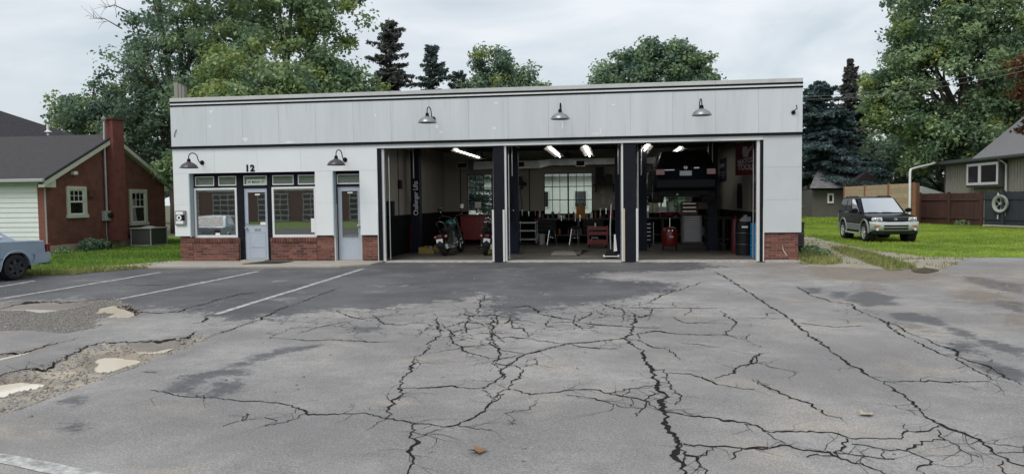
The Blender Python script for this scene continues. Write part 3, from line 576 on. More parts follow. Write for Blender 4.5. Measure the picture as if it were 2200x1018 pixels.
# ================================================================== the garage building
GA = thing('garage_building', 'long low white panelled repair garage with three open bays and brick base', 'garage', (-3.6, 4.4, 0))
WHITE = pm('white_panel', (.74, .765, .775), .42, var=.04, scale=1.4, rnd=.015, bump=.06, bscale=6)
def fascia_mat():
    m = pm('fascia_panel', (.59, .62, .645), .45, var=.075, scale=2.6, rnd=.012, streak=True, bump=.05, bscale=5)
    t = m.node_tree; L = t.links; b = t.nodes['Principled BSDF']; src = b.inputs['Base Color'].links[0].from_socket
    tc = N(t, 'ShaderNodeTexCoord'); n = N(t, 'ShaderNodeTexNoise'); n.inputs['Scale'].default_value = 1.7; n.inputs['Detail'].default_value = 3; n.inputs['Distortion'].default_value = .5
    g = N(t, 'ShaderNodeNewGeometry'); L.new(g.outputs['Position'], n.inputs['Vector'])
    r = N(t, 'ShaderNodeMapRange'); r.inputs[1].default_value = .735; r.inputs[2].default_value = .75; L.new(n.outputs[0], r.inputs[0])
    mx = N(t, 'ShaderNodeMix', data_type='RGBA'); L.new(r.outputs[0], mx.inputs[0]); L.new(src, mx.inputs[6]); mx.inputs[7].default_value = (.70, .70, .69, 1)
    mp2 = N(t, 'ShaderNodeMapping'); mp2.inputs['Scale'].default_value = (9, 1, .55); L.new(g.outputs['Position'], mp2.inputs[0]); n3 = N(t, 'ShaderNodeTexNoise'); n3.inputs['Scale'].default_value = 1.0; n3.inputs['Detail'].default_value = 5; L.new(mp2.outputs[0], n3.inputs['Vector'])
    r3 = N(t, 'ShaderNodeMapRange'); r3.inputs[1].default_value = .56; r3.inputs[2].default_value = .74; r3.inputs[4].default_value = .35; L.new(n3.outputs[0], r3.inputs[0]); m3_ = N(t, 'ShaderNodeMix', data_type='RGBA'); L.new(r3.outputs[0], m3_.inputs[0]); L.new(mx.outputs[2], m3_.inputs[6]); m3_.inputs[7].default_value = (.40, .41, .40, 1)
    L.new(m3_.outputs[2], b.inputs['Base Color']); return m
FASC = fascia_mat()
PIERP = pm('pier_panel', (.54, .57, .58), .42, var=.05, scale=1.4, rnd=.03, bump=.06, bscale=6)  # right pier cladding, a darker grey than the other lower panels
BLACK = pm('black_trim', (.008, .008, .010), .7, var=.3, scale=8, spec=.15)
FRAME = pm('dark_frame_paint', (.011, .012, .017), .75, var=.25, scale=6, spec=.15)
COPE = pm('coping_metal', (.50, .51, .50), .5, var=.12, scale=3, streak=False)
CORE = pm('block_wall', (.42, .42, .41), .9, var=.1, scale=4, bump=.2)
BRICKM = pm('red_brick', (.155, .060, .045), .85, var=.25, scale=14, rnd=.45, bump=.5, bscale=70)
MORTAR = pm('mortar', (.27, .20, .16), .95, var=.2, scale=12, bump=.4)
WX0, WX1 = -11.83, 4.62
# ---- lower face: panels round the openings. rows of joints at 1.58 and 2.43
def panel(x0, x1, z0, z1, y0=0.0, y1=.018, mat=WHITE, name='panel'):
    g = .0014; MB().box(x0+g, x1-g, y0, y1, z0+g, z1-g).build(name, mat, GA, bevel=.0015)
OPL, OPR, D2L, D2R, B0, B1 = -11.38, -7.79, -7.30, -6.56, -6.07, 3.715
core = MB()
def core_rect(x0, x1, z0, z1, y1=.26): core.box(x0+.006, x1-.006, .0195, y1, z0, z1)
for x0, x1 in ((WX0, OPL), (OPR, D2L), (D2R, B0)):
    for z0, z1 in ((.73, 1.58), (1.58, 2.43)): panel(x0, x1, z0, z1)
    core_rect(x0, x1, .73, 2.44)
xs_ = [WX0, -10.61, -9.39, -8.17, -6.95, B0]
for a, b in zip(xs_, xs_[1:]): panel(a, b, 2.43, 3.105)
core_rect(WX0, B0, 2.44, 3.12)
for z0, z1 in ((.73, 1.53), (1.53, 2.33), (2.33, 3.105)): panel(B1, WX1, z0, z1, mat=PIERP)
core_rect(B1, WX1, .73, 3.12)
xs_ = np.linspace(B0, B1, 9)
for a, b in zip(xs_, xs_[1:]): panel(a, b, 3.0, 3.105)
core_rect(B0, B1, 3.005, 3.12, .40)
# ---- upper fascia
core.box(WX0+.01, WX1-.01, -.008, .26, 3.12, 4.42)
n = 16; xs_ = np.linspace(WX0, WX1, n+1)
for a, b in zip(xs_, xs_[1:]): panel(a, b, 3.165, 4.235, -.034, -.0105, FASC)
MB().box(WX0-.006, WX1+.006, -.050, -.006, 3.102, 3.163).build('black_stripe', BLACK, GA)
MB().box(WX0-.006, WX1+.006, -.046, -.006, 4.234, 4.279).build('black_stripe', BLACK, GA)
MB().box(WX0-.004, WX1+.004, -.036, -.006, 4.280, 4.324).build('trim_strip', WHITE, GA)
MB().box(WX0-.006, WX1+.006, -.046, -.006, 4.325, 4.366).build('black_stripe', BLACK, GA)
for a, b in zip(xs_[::2], xs_[2::2]): MB().box(a+.001, b-.001, -.055, .30, 4.367, 4.465).build('coping', COPE, GA, bevel=.004)
MB().box(WX0+.02, WX1-.02, -.020, .0, 3.162, 3.30).build('flashing', WHITE, GA) if False else None
# brackets left on the fascia
mb = MB(); mb.tube([(4.40, -.04, 3.66), (4.46, -.16, 3.72), (4.44, -.18, 3.80)], .012); mb.cyl((4.40, -.03, 3.64), (4.40, -.06, 3.64), .05); mb.build('bracket', BLACK, GA)
mb = MB(); mb.tube([(-11.72, -.04, 3.42), (-11.72, -.06, 3.5), (-11.68, -.05, 3.58), (-11.66, -.04, 3.62)], .008); mb.build('cable_end', BLACK, GA)
# white filler scars on the fascia (old sign fixings painted over)
SCAR = pm('filler_paint', (.76, .76, .74), .55, var=.08)
def scar(x, z, w_, h_, seed):
    rr = random.Random(seed); ring = []
    for k in range(14): a = k/14*6.283; f = rr.uniform(.65, 1.2); ring.append((x+w_*f*math.cos(a), -.0362, z+h_*f*math.sin(a)))
    MB().poly(ring).build('filler_patch', SCAR, GA)
for i, (px, py, w_, h_) in enumerate(((452, 272, .05, .05), (528, 300, .09, .06), (625, 306, .16, .03), (808, 248, .025, .05), (940, 292-20, .05, .07), (948, 285, .05, .03), (1066, 222, .06, .03), (1062, 276, .06, .05), (1318, 226, .06, .025), (1290, 282, .02, .09), (1280, 288, .11, .02), (1209, 270, .02, .12), (455, 240, .06, .05))):
    p = FP(px, py); scar(p.x, p.z, w_, h_, i)
core.build('wall_core', CORE, GA)
# ---- brick base: each brick its own piece, the mortar bed behind
bmesh_brick = MB().box(-.097, .097, 0, .09, -.029, .029); _b = bmesh_brick.build('brick', BRICKM); BRK = _b.data; bpy.data.objects.remove(_b)
bm_ = bmesh.new(); bm_.from_mesh(BRK); bmesh.ops.bevel(bm_, geom=bm_.edges, offset=.003, segments=1, affect='EDGES'); bm_.to_mesh(BRK); bm_.free()
def brick_wall(x0, x1, z0, z1, y, parent=GA, rowlock=False, fx=None):
    zt = z1-.11 if rowlock else z1; nrow = max(1, round((zt-z0)/.0705)); ch = (zt-z0)/nrow; rr = random.Random(int(x0*100))
    MB().box(x0+.004, x1-.004, y+.008, y+.16, z0, z1-.004).build('mortar_bed', MORTAR, parent)
    for r in range(nrow):
        x = x0 - (.1 if r % 2 else 0); zc = z0+ch*(r+.5)
        while x < x1-.01:
            a, b = max(x, x0), min(x+.2, x1); x += .2085
            if b-a < .03: continue
            inst('brick', BRK, parent, ((a+b)/2, y+rr.uniform(-.003, .003), zc), scale=((b-a)/.194*.985, 1, ch/.0705))
    if rowlock:
        nb = round((x1-x0)/.075); wv = (x1-x0)/nb
        for k in range(nb): inst('brick', BRK, parent, (x0+wv*(k+.5), y-.03+rr.uniform(-.003, .003), z1-.054), rot=(R(-6), R(90), 0), scale=(.5, 1.2, .98*wv/.0705))
for (x0, x1, z1, rl) in ((-11.72, -11.36, .725, False), (-11.355, -10.03, .665, True), (-9.11, -7.80, .665, True), (-7.795, -7.28, .725, False), (-6.545, -6.08, .725, False), (3.74, 4.56, .725, False)):
    brick_wall(x0, x1, .055, z1, .062 if rl else .055, rowlock=rl)
# side returns of the base and the long side walls
MB().box(-11.70, -11.45, .24, 8.9, 0, 4.3).build('side_wall', CORE, GA)
MB().box(4.28, 4.52, .24, 8.9, 0, 4.3).build('side_wall', CORE, GA)
MB().box(-11.70, 4.52, .262, 8.9, 4.1, 4.22).build('roof', pm('tar_roof', (.05, .05, .05), .9), GA)
MB().box(3.78, 4.50, .0, .26, 0, .054).build('footing', CORE, GA)
MB().box(3.74, 4.58, -.16, .05, 0, .045).build('threshold_slab', pm('pale_concrete', (.40, .37, .32), .9, var=.2, scale=5, bump=.4), GA)
WOODP = pm('pier_gash', (.5, .42, .38), .8)
p = FP(1686, 540, .052); MB().poly([(p.x-.06, .0505, p.z+.18), (p.x-.03, .0505, p.z+.05), (p.x+.07, .0505, p.z-.12), (p.x+.03, .0505, p.z-.10), (p.x-.05, .0505, p.z+.04)]).build('scuff', WOODP, GA)

# ---- office front, set back in its opening
YF = .20
def gx(px, py=450, Y=YF): return FP(px, py, Y).x
def gz(px, py, Y=YF): return FP(px, py, Y).z
GLASS = glass('shop_glass', (.62, .68, .68), 1.5, 8.0, .06)
DOORP = pm('pale_blue_door_paint', (.42, .47, .54), .4, var=.06, scale=3, bump=.05)
WTRIM = pm('white_window_trim', (.72, .73, .72), .45, var=.06, scale=6)
ALU = pm('brushed_metal', (.55, .55, .55), .35, metal=.9, var=.1)
REVEAL = pm('pale_blue_reveal', (.45, .55, .58), .5, var=.06)
MB().box(OPL-.006, OPL+.018, .0, YF+.06, .70, 2.43).build('reveal', REVEAL, GA)
MB().box(D2L-.006, D2L+.018, .0, YF+.06, .70, 2.43).build('reveal', REVEAL, GA)
XA, XB = OPL+.02, OPR+.12
fr = MB()
zt0, zt1 = 2.36, 2.44      # head
fr.box(XA, XB, YF, YF+.10, zt0, zt1)
W1a, W1b, DRa, DRb, W2a, W2b = gx(419), gx(511), gx(524.5), gx(576.5), gx(585.5), gx(680)
fr.box(XA, W1a, YF, YF+.10, .0, zt0); fr.box(W1b-.005, DRa-.006, YF-.02, YF+.10, .0, zt0); fr.box(DRb+.004, W2a, YF-.02, YF+.10, .0, zt0)
fr.box(W1a, W1b-.005, YF, YF+.10, 2.035, 2.085); fr.box(DRa-.006, DRb+.004, YF, YF+.10, 2.02, 2.075); fr.box(W2a, XB, YF, YF+.10, 2.035, 2.085)
m1 = gx(466.5); m2 = gx(635.5, 385)
fr.box(m1-.06, m1+.06, YF, YF+.10, 2.085, zt0); fr.box(m2-.06, m2+.06, YF, YF+.10, 2.085, zt0)
fr.box(W2b+.0, XB, YF+.01, YF+.10, .6, zt0)
fr.build('shopfront_frame', FRAME, GA, bevel=.004)
MB().box(OPL, OPR+.1, YF-.04, YF+.24, .0, .60).build('dwarf_wall', CORE, GA) if False else None
for (a, b) in ((OPL+.02, W1b), (W2a-.02, OPR+.1)): MB().box(a, b, .225, .32, 0, .655).build('dwarf_wall', CORE, GA)
def window(x0, x1, z0, z1, y, bt=.055, name='window', lab=None, trim=WTRIM, gl=GLASS, sill=True):
    f = MB(); f.box(x0, x0+bt, y-.03, y+.03, z0, z1); f.box(x1-bt, x1, y-.03, y+.03, z0, z1); f.box(x0+bt, x1-bt, y-.03, y+.03, z1-bt, z1); f.box(x0+bt, x1-bt, y-.035, y+.03, z0, z0+bt*1.3)
    o = f.build(name, trim, GA, bevel=.003)
    if lab: o['label'] = lab
    MB().box(x0+bt, x1-bt, y-.003, y+.003, z0+bt*1.3, z1-bt).build('pane', gl, o); return o
window(W1a, W1b-.006, .675, 2.035, YF-.005, lab='large white framed shop window left of the front door')
window(W2a+.002, W2b, .675, 2.035, YF-.005, lab='large white framed shop window right of the front door')
for a, b in ((W1a+.03, m1-.062), (m1+.062, W1b-.02), (DRa+.01, DRb-.02), (W2a+.02, m2-.062), (m2+.062, W2b-.01)):
    window(a, b, 2.09, 2.352, YF+.02, .022, name='transom_window')
# street name plate in the transom over the front door
SIGNP = pm('pale_sign_green', (.50, .56, .50), .5, var=.05); DKTXT = pm('dark_lettering', (.03, .05, .04), .5)
sp = MB(); sx0, sx1, sz0, sz1 = gx(532), gx(573.5), gz(550, 397.2), gz(550, 385.5)
o = sp.box(sx0, sx1, YF-.018, YF-.012, sz0, sz1).build('street_name_plate', SIGNP, GA)
text_mesh('lettering', 'W MAIN ST', DKTXT, o, ((sx0+sx1)/2, YF-.0195, (sz0+sz1)/2), (R(90), 0, 0), .098, .001, .002)
for i, ch in enumerate('12'):
    q = FP(531.5+i*11, 362, -.0); text_mesh('house_number', ch, BLACK, GA, (q.x, -.004, q.z), (R(90), 0, 0), .235, .008, .012)
# front door (left) : half glazed
def door(x0, x1, z0, z1, y, g0, g1, gx0, gx1, label, slot, knob_left, y_lock=1.0):
    d = MB(); d.box(x0, gx0, y, y+.045, z0, z1); d.box(gx1, x1, y, y+.045, z0, z1); d.box(gx0, gx1, y, y+.045, z0, g0); d.box(gx0, gx1, y, y+.045, g1, z1)
    o = d.build('door', DOORP, GA, bevel=.002); o['label'] = label
    MB().box(gx0, gx1, y+.015, y+.021, g0, g1).build('pane', GLASS, o)
    st = MB()
    for a, b, c, e in ((gx0-.02, gx0, g0-.02, g1+.02), (gx1, gx1+.02, g0-.02, g1+.02)): st.box(a, b, y-.008, y, c, e)
    st.box(gx0, gx1, y-.008, y, g0-.02, g0); st.box(gx0, gx1, y-.008, y, g1, g1+.02); st.build('glazing_bead', DOORP, o)
    kx = x0+.06 if knob_left else x1-.06
    k = MB(); k.cyl((kx, y, y_lock), (kx, y-.05, y_lock), .018); k.lathe([(0, -.085), (.028, -.08), (.034, -.06), (.02, -.045), (0, -.045)], (kx, y, y_lock), 12, 'Y'); k.cyl((kx, y, y_lock+.12), (kx, y-.012, y_lock+.12), .026); k.build('door_knob', ALU, o, smooth=True)
    if slot:
        MB().box((x0+x1)/2-.05, (x0+x1)/2+.12, y-.012, y, .86, .92).build('mail_slot', ALU, o)
        ln = MB(); a0, a1 = gx0+.02, gx1-.02
        for zb, ze in ((.12, .40), (.42, .82)):
            for q in ((a0, a1, zb, zb+.012), (a0, a1, ze-.012, ze), (a0, a0+.012, zb+.012, ze-.012), (a1-.012, a1, zb+.012, ze-.012)): ln.box(q[0], q[1], y-.006, y, q[2], q[3])
        ln.build('panel_moulding', DOORP, o)
    else:
        h = MB(); h.tube([(x1-.10, y, .98), (x1-.10, y-.06, .98), (x1-.02, y-.06, .98)], .014); h.build('door_handle', WTRIM, o)
    return o
YD = YF+.03
da, db = gx(526, 480, YD), gx(575, 480, YD)
door(da, db, .075, 2.01, YD, 1.01, 1.90, da+.11, db-.05, 'pale blue half glazed front door with mail slot', True, True, .93)
MB().box(da-.02, db+.03, -.05, YD+.06, .0, .072).build('door_step', pm('step_concrete', (.36, .33, .28), .9, var=.2, scale=8, bump=.3), GA, bevel=.008)
PAPER = pm('paper_notice', (.78, .78, .76), .7, var=.03)
def notice(px, py, w_, h_, Y=YF-.02, mat=PAPER): q = FP(px, py, Y); MB().box(q.x-w_/2, q.x+w_/2, Y-.002, Y, q.z-h_/2, q.z+h_/2).build('paper_notice', mat, GA)
notice(468, 503, .13, .07); notice(673, 484, .12, .37); notice(566, 480, .17, .075, YD-.004); notice(553, 418, .14, .04, YD-.004); notice(752, 414, .14, .035, YD-.004); notice(464, 470, .05, .10, YF+.1)
# side door (right of the second window)
XA2 = D2L+.02; da2, db2 = gx(727, 480, YD), gx(777, 480, YD)
f = MB(); f.box(XA2, da2, YF, YF+.10, 0, zt0); f.box(db2, D2R+.10, YF, YF+.10, 0, zt0); f.box(XA2, D2R+.10, YF, YF+.10, zt0, zt1); f.box(da2, db2, YF, YF+.10, 2.02, 2.08); f.build('side_door_frame', FRAME, GA, bevel=.004)
door(da2, db2, .06, 2.02, YD, .66, 1.90, da2+.11, db2-.09, 'pale blue side door with a tall glass pane', False, False, .98)
window(da2-.0, db2-.0, 2.085, 2.352, YF+.02, .022, name='transom_window')
MB().box(D2L+.02, D2R+.06, -.02, YD+.06, 0, .055).build('door_step', MATS['step_concrete'], GA, bevel=.006)
for xx in (D2L+.0, db2-.005): MB().box(xx, xx+.035, YF-.16 if xx < -7 else YF-.03, YF-.005, 0, 1.55 if xx < -7 else 2.0).build('corner_guard', COPE, GA)
# ---- bay jambs, posts and tracks
JW = pm('pale_jamb_paint', (.62, .63, .61), .5, var=.1, scale=4, streak=True)
TANJ = pm('tan_guard', (.52, .44, .34), .6, var=.1, scale=4)
PX = [gx(1058, 430, 0), gx(1084, 430, 0), gx(1338, 430, 0), gx(1369, 430, 0)]
for a, b in ((PX[0]+.03, PX[1]-.005), (PX[2]+.03, PX[3]-.03)): MB().box(a, b, .03, .36, 0, 3.005).build('bay_post', FRAME, GA)
def jamb(x0, x1, z1, y0, y1, mat=JW, name='door_jamb'): MB().box(x0, x1, y0, y1, .02, z1).build(name, mat, GA)
bxl = B0
MB().box(bxl, bxl+.10, .02, .36, 0, 3.003).build('bay_jamb', FRAME, GA); MB().box(B1-.07, B1, .02, .36, 0, 3.003).build('bay_jamb', FRAME, GA)
jamb(bxl+.10, bxl+.165, 3.0, .06, .16); jamb(PX[1]-.004, PX[1]+.045, 3.0, .05, .16); jamb(PX[2]-.035, PX[2]+.012, 3.0, .05, .16); jamb(B1-.145, B1-.072, 3.0, .05, .16)
jamb(PX[0]-.02, PX[0]+.028, 1.36, .02, .12, name='corner_guard'); jamb(PX[1]-.055, PX[1]-.006, 1.36, .015, .06, name='corner_guard'); jamb(PX[2]+.013, PX[2]+.05, 1.36, .02, .12, TANJ, 'corner_guard'); jamb(PX[3]-.029, PX[3]+.02, 1.36, .02, .12, name='corner_guard')
jamb(bxl-.018, bxl-.002, 1.32, -.006, .05, name='corner_guard'); jamb(B1-.002, B1+.024, 1.36, -.008, .05, name='corner_guard')
for a, b in ((bxl+.17, PX[0]-.03), (PX[1]+.05, PX[2]-.04), (PX[3]+.025, B1-.15)):
    MB().box(a, b, .03, .40, 0, .034).build('bay_threshold', pm('worn_curb_edge', (.42, .40, .37), .9, var=.35, scale=9, bump=.4), GA)
# retracted overhead doors under the ceiling with their rails
for a, b in ((bxl+.2, PX[0]-.05), (PX[1]+.07, PX[2]-.06), (PX[3]+.05, B1-.17)):
    for k in range(4): MB().box(a, b, .62+.56*k, 1.16+.56*k, 3.16+.012*k, 3.20+.012*k).build('overhead_door_panel', pm('dull_door_panel', (.16, .165, .17), .6), GA, bevel=.004)
    for xx in (a-.02, b+.02):
        MB().tube([(xx, .44, .05), (xx, .44, 2.8), (xx, .52, 3.0), (xx, .7, 3.10), (xx, 2.9, 3.14)], .018, 5).build('door_rail', ALU, GA)
# ---- interior shell
BEIGE = pm('beige_block_wall', (.33, .31, .265), .85, var=.12, scale=1.6, bump=.15, bscale=30)
WAIN = pm('black_wainscot', (.010, .010, .012), .85, var=.3, spec=.12)
CEIL = pm('dark_ceiling', (.05, .053, .06), .8, var=.2, scale=2)
FLOOR = pm('oily_concrete_floor', (.11, .10, .085), .65, var=.5, scale=1.3, bump=.15, bscale=30)
IX0, IX1, IY1, CZ = -6.22, 3.90, 8.5, 3.42
MB().box(IX0, IX1, .40, IY1+.1, .0, .03).build('shop_floor', FLOOR, GA)
MB().box(IX0, IX1, .42, IY1, CZ, CZ+.1).build('shop_ceiling', CEIL, GA)
for x0, x1, nm in ((IX0-.15, IX0, 'inner_wall'), (IX1, IX1+.15, 'inner_wall')):
    MB().box(x0, x1, .36, IY1+.2, 1.2, CZ).build(nm, BEIGE, GA); MB().box(x0-.004, x1+.004, .36, IY1+.2, .0, 1.2).build('wainscot', WAIN, GA)
    if x1 <= IX0+.01:
        for yy in (2.4, 4.7): MB().box(x1, x1+.012, yy, yy+.05, 1.2, CZ).build('wall_strip', FRAME, GA)
WINS = [(-5.34, -3.46), (-2.45, -.66), (.92, 2.72)]; WZ0, WZ1 = 1.06, 2.58
bw = MB(); xprev = IX0
for a, b in WINS: bw.box(xprev, a, IY1, IY1+.2, 1.2, CZ); bw.box(a, b, IY1, IY1+.2, WZ1, CZ); xprev = b
bw.box(xprev, IX1, IY1, IY1+.2, 1.2, CZ); bw.build('inner_wall', BEIGE, GA)
wb = MB(); wb.box(IX0, IX1, IY1-.004, IY1+.2, 0, WZ0-.02)
xprev = IX0
for a, b in WINS: wb.box(xprev, a, IY1-.004, IY1+.2, WZ0-.02, 1.2); xprev = b
wb.box(xprev, IX1, IY1-.004, IY1+.2, WZ0-.02, 1.2); wb.build('wainscot', WAIN, GA)
for xx in (-3.0, -5.6, .3): MB().box(xx, xx+.03, IY1-.02, IY1-.001, 1.2, CZ-.5).build('wall_strip', FRAME, GA)
bc = MB(); bc.box(-11.6, IX0-.15, 8.6, 8.8, 0, 4.2); bc.box(IX0-.15, 4.4, 8.71, 8.9, WZ1+.02, 4.2); bc.box(IX0-.15, 4.4, 8.71, 8.9, 0, WZ0-.03)
xprev = IX0-.15
for a, b in WINS+[(4.4, 4.4)]: bc.box(xprev, a-.01, 8.71, 8.9, WZ0-.03, WZ1+.02); xprev = b+.01
bc.build('back_wall', CORE, GA)
STEEL = pm('black_steel_sash', (.018, .022, .022), .5); BGL = glass('old_glass', (.90, .97, .94), 1.45, .8, .06)
for a, b in WINS:
    s = MB(); cx = (a+b)/2; s.box(a, b, IY1+.08, IY1+.12, WZ0, WZ0+.03); s.box(a, b, IY1+.08, IY1+.12, WZ1-.03, WZ1); s.box(a, a+.03, IY1+.081, IY1+.119, WZ0+.03, WZ1-.03); s.box(b-.03, b, IY1+.081, IY1+.119, WZ0+.03, WZ1-.03); s.box(cx-.028, cx+.028, IY1+.07, IY1+.13, WZ0+.03, WZ1-.03)
    cols = [a+.03, a+.03+(cx-.028-a-.03)/3, a+.03+2*(cx-.028-a-.03)/3, cx-.028]; cols2 = [cx+.028, cx+.028+(b-.03-cx-.028)/3, cx+.028+2*(b-.03-cx-.028)/3, b-.03]
    rows = [WZ0+.03, WZ0+.53, WZ0+1.02, WZ1-.03]
    for q in (cols, cols2):
        for xx in q[1:3]: s.box(xx-.010, xx+.010, IY1+.082, IY1+.118, rows[0], rows[-1])
    for zz_ in rows[1:3]:
        for q in (cols, cols2): s.box(q[0], q[-1], IY1+.08, IY1+.12, zz_-.014, zz_+.014)
    o = s.build('steel_window', STEEL, GA)
    for q in (cols, cols2):
        for k in range(3):
            for r in range(3): MB().box(q[k]+.008, q[k+1]-.008, IY1+.098, IY1+.102, rows[r]+.012, rows[r+1]-.012).build('pane', BGL, o)
    MB().box(a-.03, b+.03, IY1-.05, IY1+.07, WZ0-.03, WZ0).build('sill', FRAME, GA)
# office room behind the shopfront
OFW = pm('office_wall', (.22, .20, .17), .9, var=.1)
o = MB(); o.box(-11.45, IX0-.15, 4.6, 4.7, 0, 2.9); o.box(-11.45, IX0-.15, .32, 4.6, 2.8, 2.9); o.build('office_wall', OFW, GA)
MB().box(-11.45, IX0-.15, .32, 4.6, 0, .05).build('office_floor', pm('office_floor', (.10, .09, .08), .6), GA)
MB().box(-10.8, -7.6, 2.6, 3.1, .05, 1.05).build('office_counter', pm('dark_wood_counter', (.06, .035, .02), .5), GA)
MB().box(XA, D2R+.1, .32, .36, 2.44, 2.9).build('office_header', OFW, GA)
# chimney stack of the garage at the back left corner
q0 = FP(374, 210, 3.0); ch = MB(); ch.box(q0.x, q0.x+.13, 3, 3.2, 4.2, FP(374, 178, 3).z); ch.box(q0.x+.15, q0.x+.24, 3, 3.2, 4.2, FP(374, 182, 3).z); ch.box(q0.x+.16, q0.x+.33, 3.02, 3.18, 4.2, FP(374, 186, 3).z)
ch.build('vent_stack', pm('weathered_grey_wood', (.26, .25, .22), .9, var=.25, streak=True), GA)
# paper box on the left pier
BX = thing('paper_box', 'grey wall box with white and black stickers on the left end pier', 'box', (-11.64, 0, 1.03))
MB().box(-11.79, -11.48, -.05, -.001, 1.03, 1.43).build('case', pm('grey_box', (.20, .20, .21), .5), BX, bevel=.008)
st = MB(); st.box(-11.76, -11.55, -.054, -.051, 1.32, 1.40); st.box(-11.76, -11.55, -.054, -.051, 1.07, 1.15); st.lathe([(.035, -.0535), (.075, -.0535)], (-11.67, 0, 1.235), 14, 'Y'); st.build('sticker', PAPER, BX)
st = MB(); st.box(-11.73, -11.50, -.0525, -.0512, 1.155, 1.315); st.build('black_label', BLACK, BX)

# ---- the walk in front of the office
CONC = pm('walk_concrete', (.36, .33, .285), .9, var=.16, scale=2.5, bump=.35, bscale=50)
ap = MB(); ap.prism([(-12.75, -1.62, -.02), (-6.62, -1.42, -.02), (-6.0, -.85, -.02), (-5.93, .02, -.02), (-5.93, .05, -.02), (-12.1, .05, -.02)], (0, 0, .07))
tag(ap.build('walkway', CONC, bevel=.012), 'concrete walk along the office front', kind='structure')
mt = MB(); a = GP(478, 574, .06); mt.prism([(a.x, -1.0, .0515), (a.x+.9, -.9, .0515), (a.x+1.05, -.25, .0515), (a.x+.25, -.2, .0515)], (0, 0, .014)); solo(mt, 'door_mat', pm('dark_mat', (.02, .02, .018), .95), 'dark worn mat lying before the front door step', 'mat')
# ---- gooseneck lamps (unlit)
GALV = pm('galvanised_shade', (.30, .31, .32), .35, metal=.7, var=.25, scale=6); DKSH = pm('dark_enamel_shade', (.055, .05, .055), .35, var=.15)
def gooseneck(x, z, L, up, shade_mat, label, k):
    t = thing('gooseneck_lamp', label, 'lamp', (x, -.03, z), group='gooseneck barn lamps on the facade'); y0 = -.034 if z > 3.1 else 0.0
    MB().lathe([(0, y0-.03), (.045, y0-.03), (.062, y0-.012), (.062, y0), (0, y0)], (x, 0, z), 16, 'Y').build('wall_plate', BLACK, t, smooth=True)
    pts = []
    for i in range(15):
        s = i/14
        if s < .35: u = s/.35; pts.append((x, y0-.02-u*L*.35, z-.03*math.sin(u*3.14)+up*.55*u*u))
        else:
            a = (s-.35)/.65*math.pi; c = Vector((x, y0-L*.72, z+up*.55)); r = L*.35
            pts.append((x, c.y+r*math.cos(a), c.z+up*.5*math.sin(a)))
    yl = pts[-1][1]; pts.append((x, yl, pts[-1][2]-.07)); MB().tube(pts, .013, 7).build('arm', BLACK, t, smooth=True)
    zc = pts[-1][2]; MB().lathe([(0, zc+.02), (.035, zc+.02), (.045, zc-.02), (.05, zc-.07), (0, zc-.07)], (x, yl, 0), 14).build('socket', BLACK, t, smooth=True)
    zb = zc-.06; prof = [(.05, zb), (.09, zb-.02), (.155, zb-.055), (.205, zb-.105), (.228, zb-.15), (.236, zb-.152), (.236, zb-.165), (.226, zb-.162), (.2, zb-.115), (.15, zb-.067), (.085, zb-.034), (.045, zb-.02)]
    MB().lathe(prof, (x, yl, 0), 28).build('shade', shade_mat, t, smooth=True)
    MB().lathe([(0, zb-.13), (.025, zb-.12), (.032, zb-.09), (.018, zb-.03), (0, zb-.03)], (x, yl, 0), 10).build('bulb', pm('unlit_bulb', (.7, .7, .66), .3), t, smooth=True)
gooseneck(-10.97, 2.72, .60, .22, DKSH, 'dark gooseneck lamp above the left shop window', 0)
gooseneck(-6.94, 2.72, .60, .22, DKSH, 'dark gooseneck lamp above the side door', 1)
for x, lab in ((-4.53, 'galvanised gooseneck lamp over the bay with the motorcycles'), (-1.21, 'galvanised gooseneck lamp over the middle bay'), (2.16, 'galvanised gooseneck lamp over the bay with the raised car')):
    gooseneck(x, 3.72, .60, .24, GALV, lab, 2)
# ================================================================== what stands in the bays
RED = pm('red_tool_paint', (.22, .018, .015), .35, var=.12, scale=6, coat=.3)
DRED = pm('dark_red_paint', (.12, .010, .012), .4, var=.2, scale=6)
BLKP = pm('black_plastic', (.010, .010, .012), .55, var=.2, spec=.25); RUB = pm('tyre_rubber', (.013, .013, .013), .8, var=.25, scale=20, bump=.2)
NAVY = pm('dark_blue_paint', (.009, .012, .026), .5, var=.15, spec=.2); GREY = pm('mid_grey_paint', (.22, .22, .22), .5, var=.15); WHT = pm('white_plastic', (.72, .72, .70), .4, var=.05)
CHROME = pm('chrome', (.75, .75, .76), .12, metal=1, var=.03); YEL = pm('dull_yellow_paint', (.36, .27, .06), .55, var=.2, scale=8); SILV = pm('silver_cabinet', (.22, .22, .215), .5, metal=.2, var=.1)
DSTEEL = pm('dark_steel', (.06, .062, .068), .45, metal=.5, var=.2); DUCTM = pm('galvanised_duct', (.45, .46, .47), .4, metal=.8, var=.2, scale=4); CYAN = pm('blue_drum_plastic', (.01, .20, .46), .35, var=.1)
FZ = .031
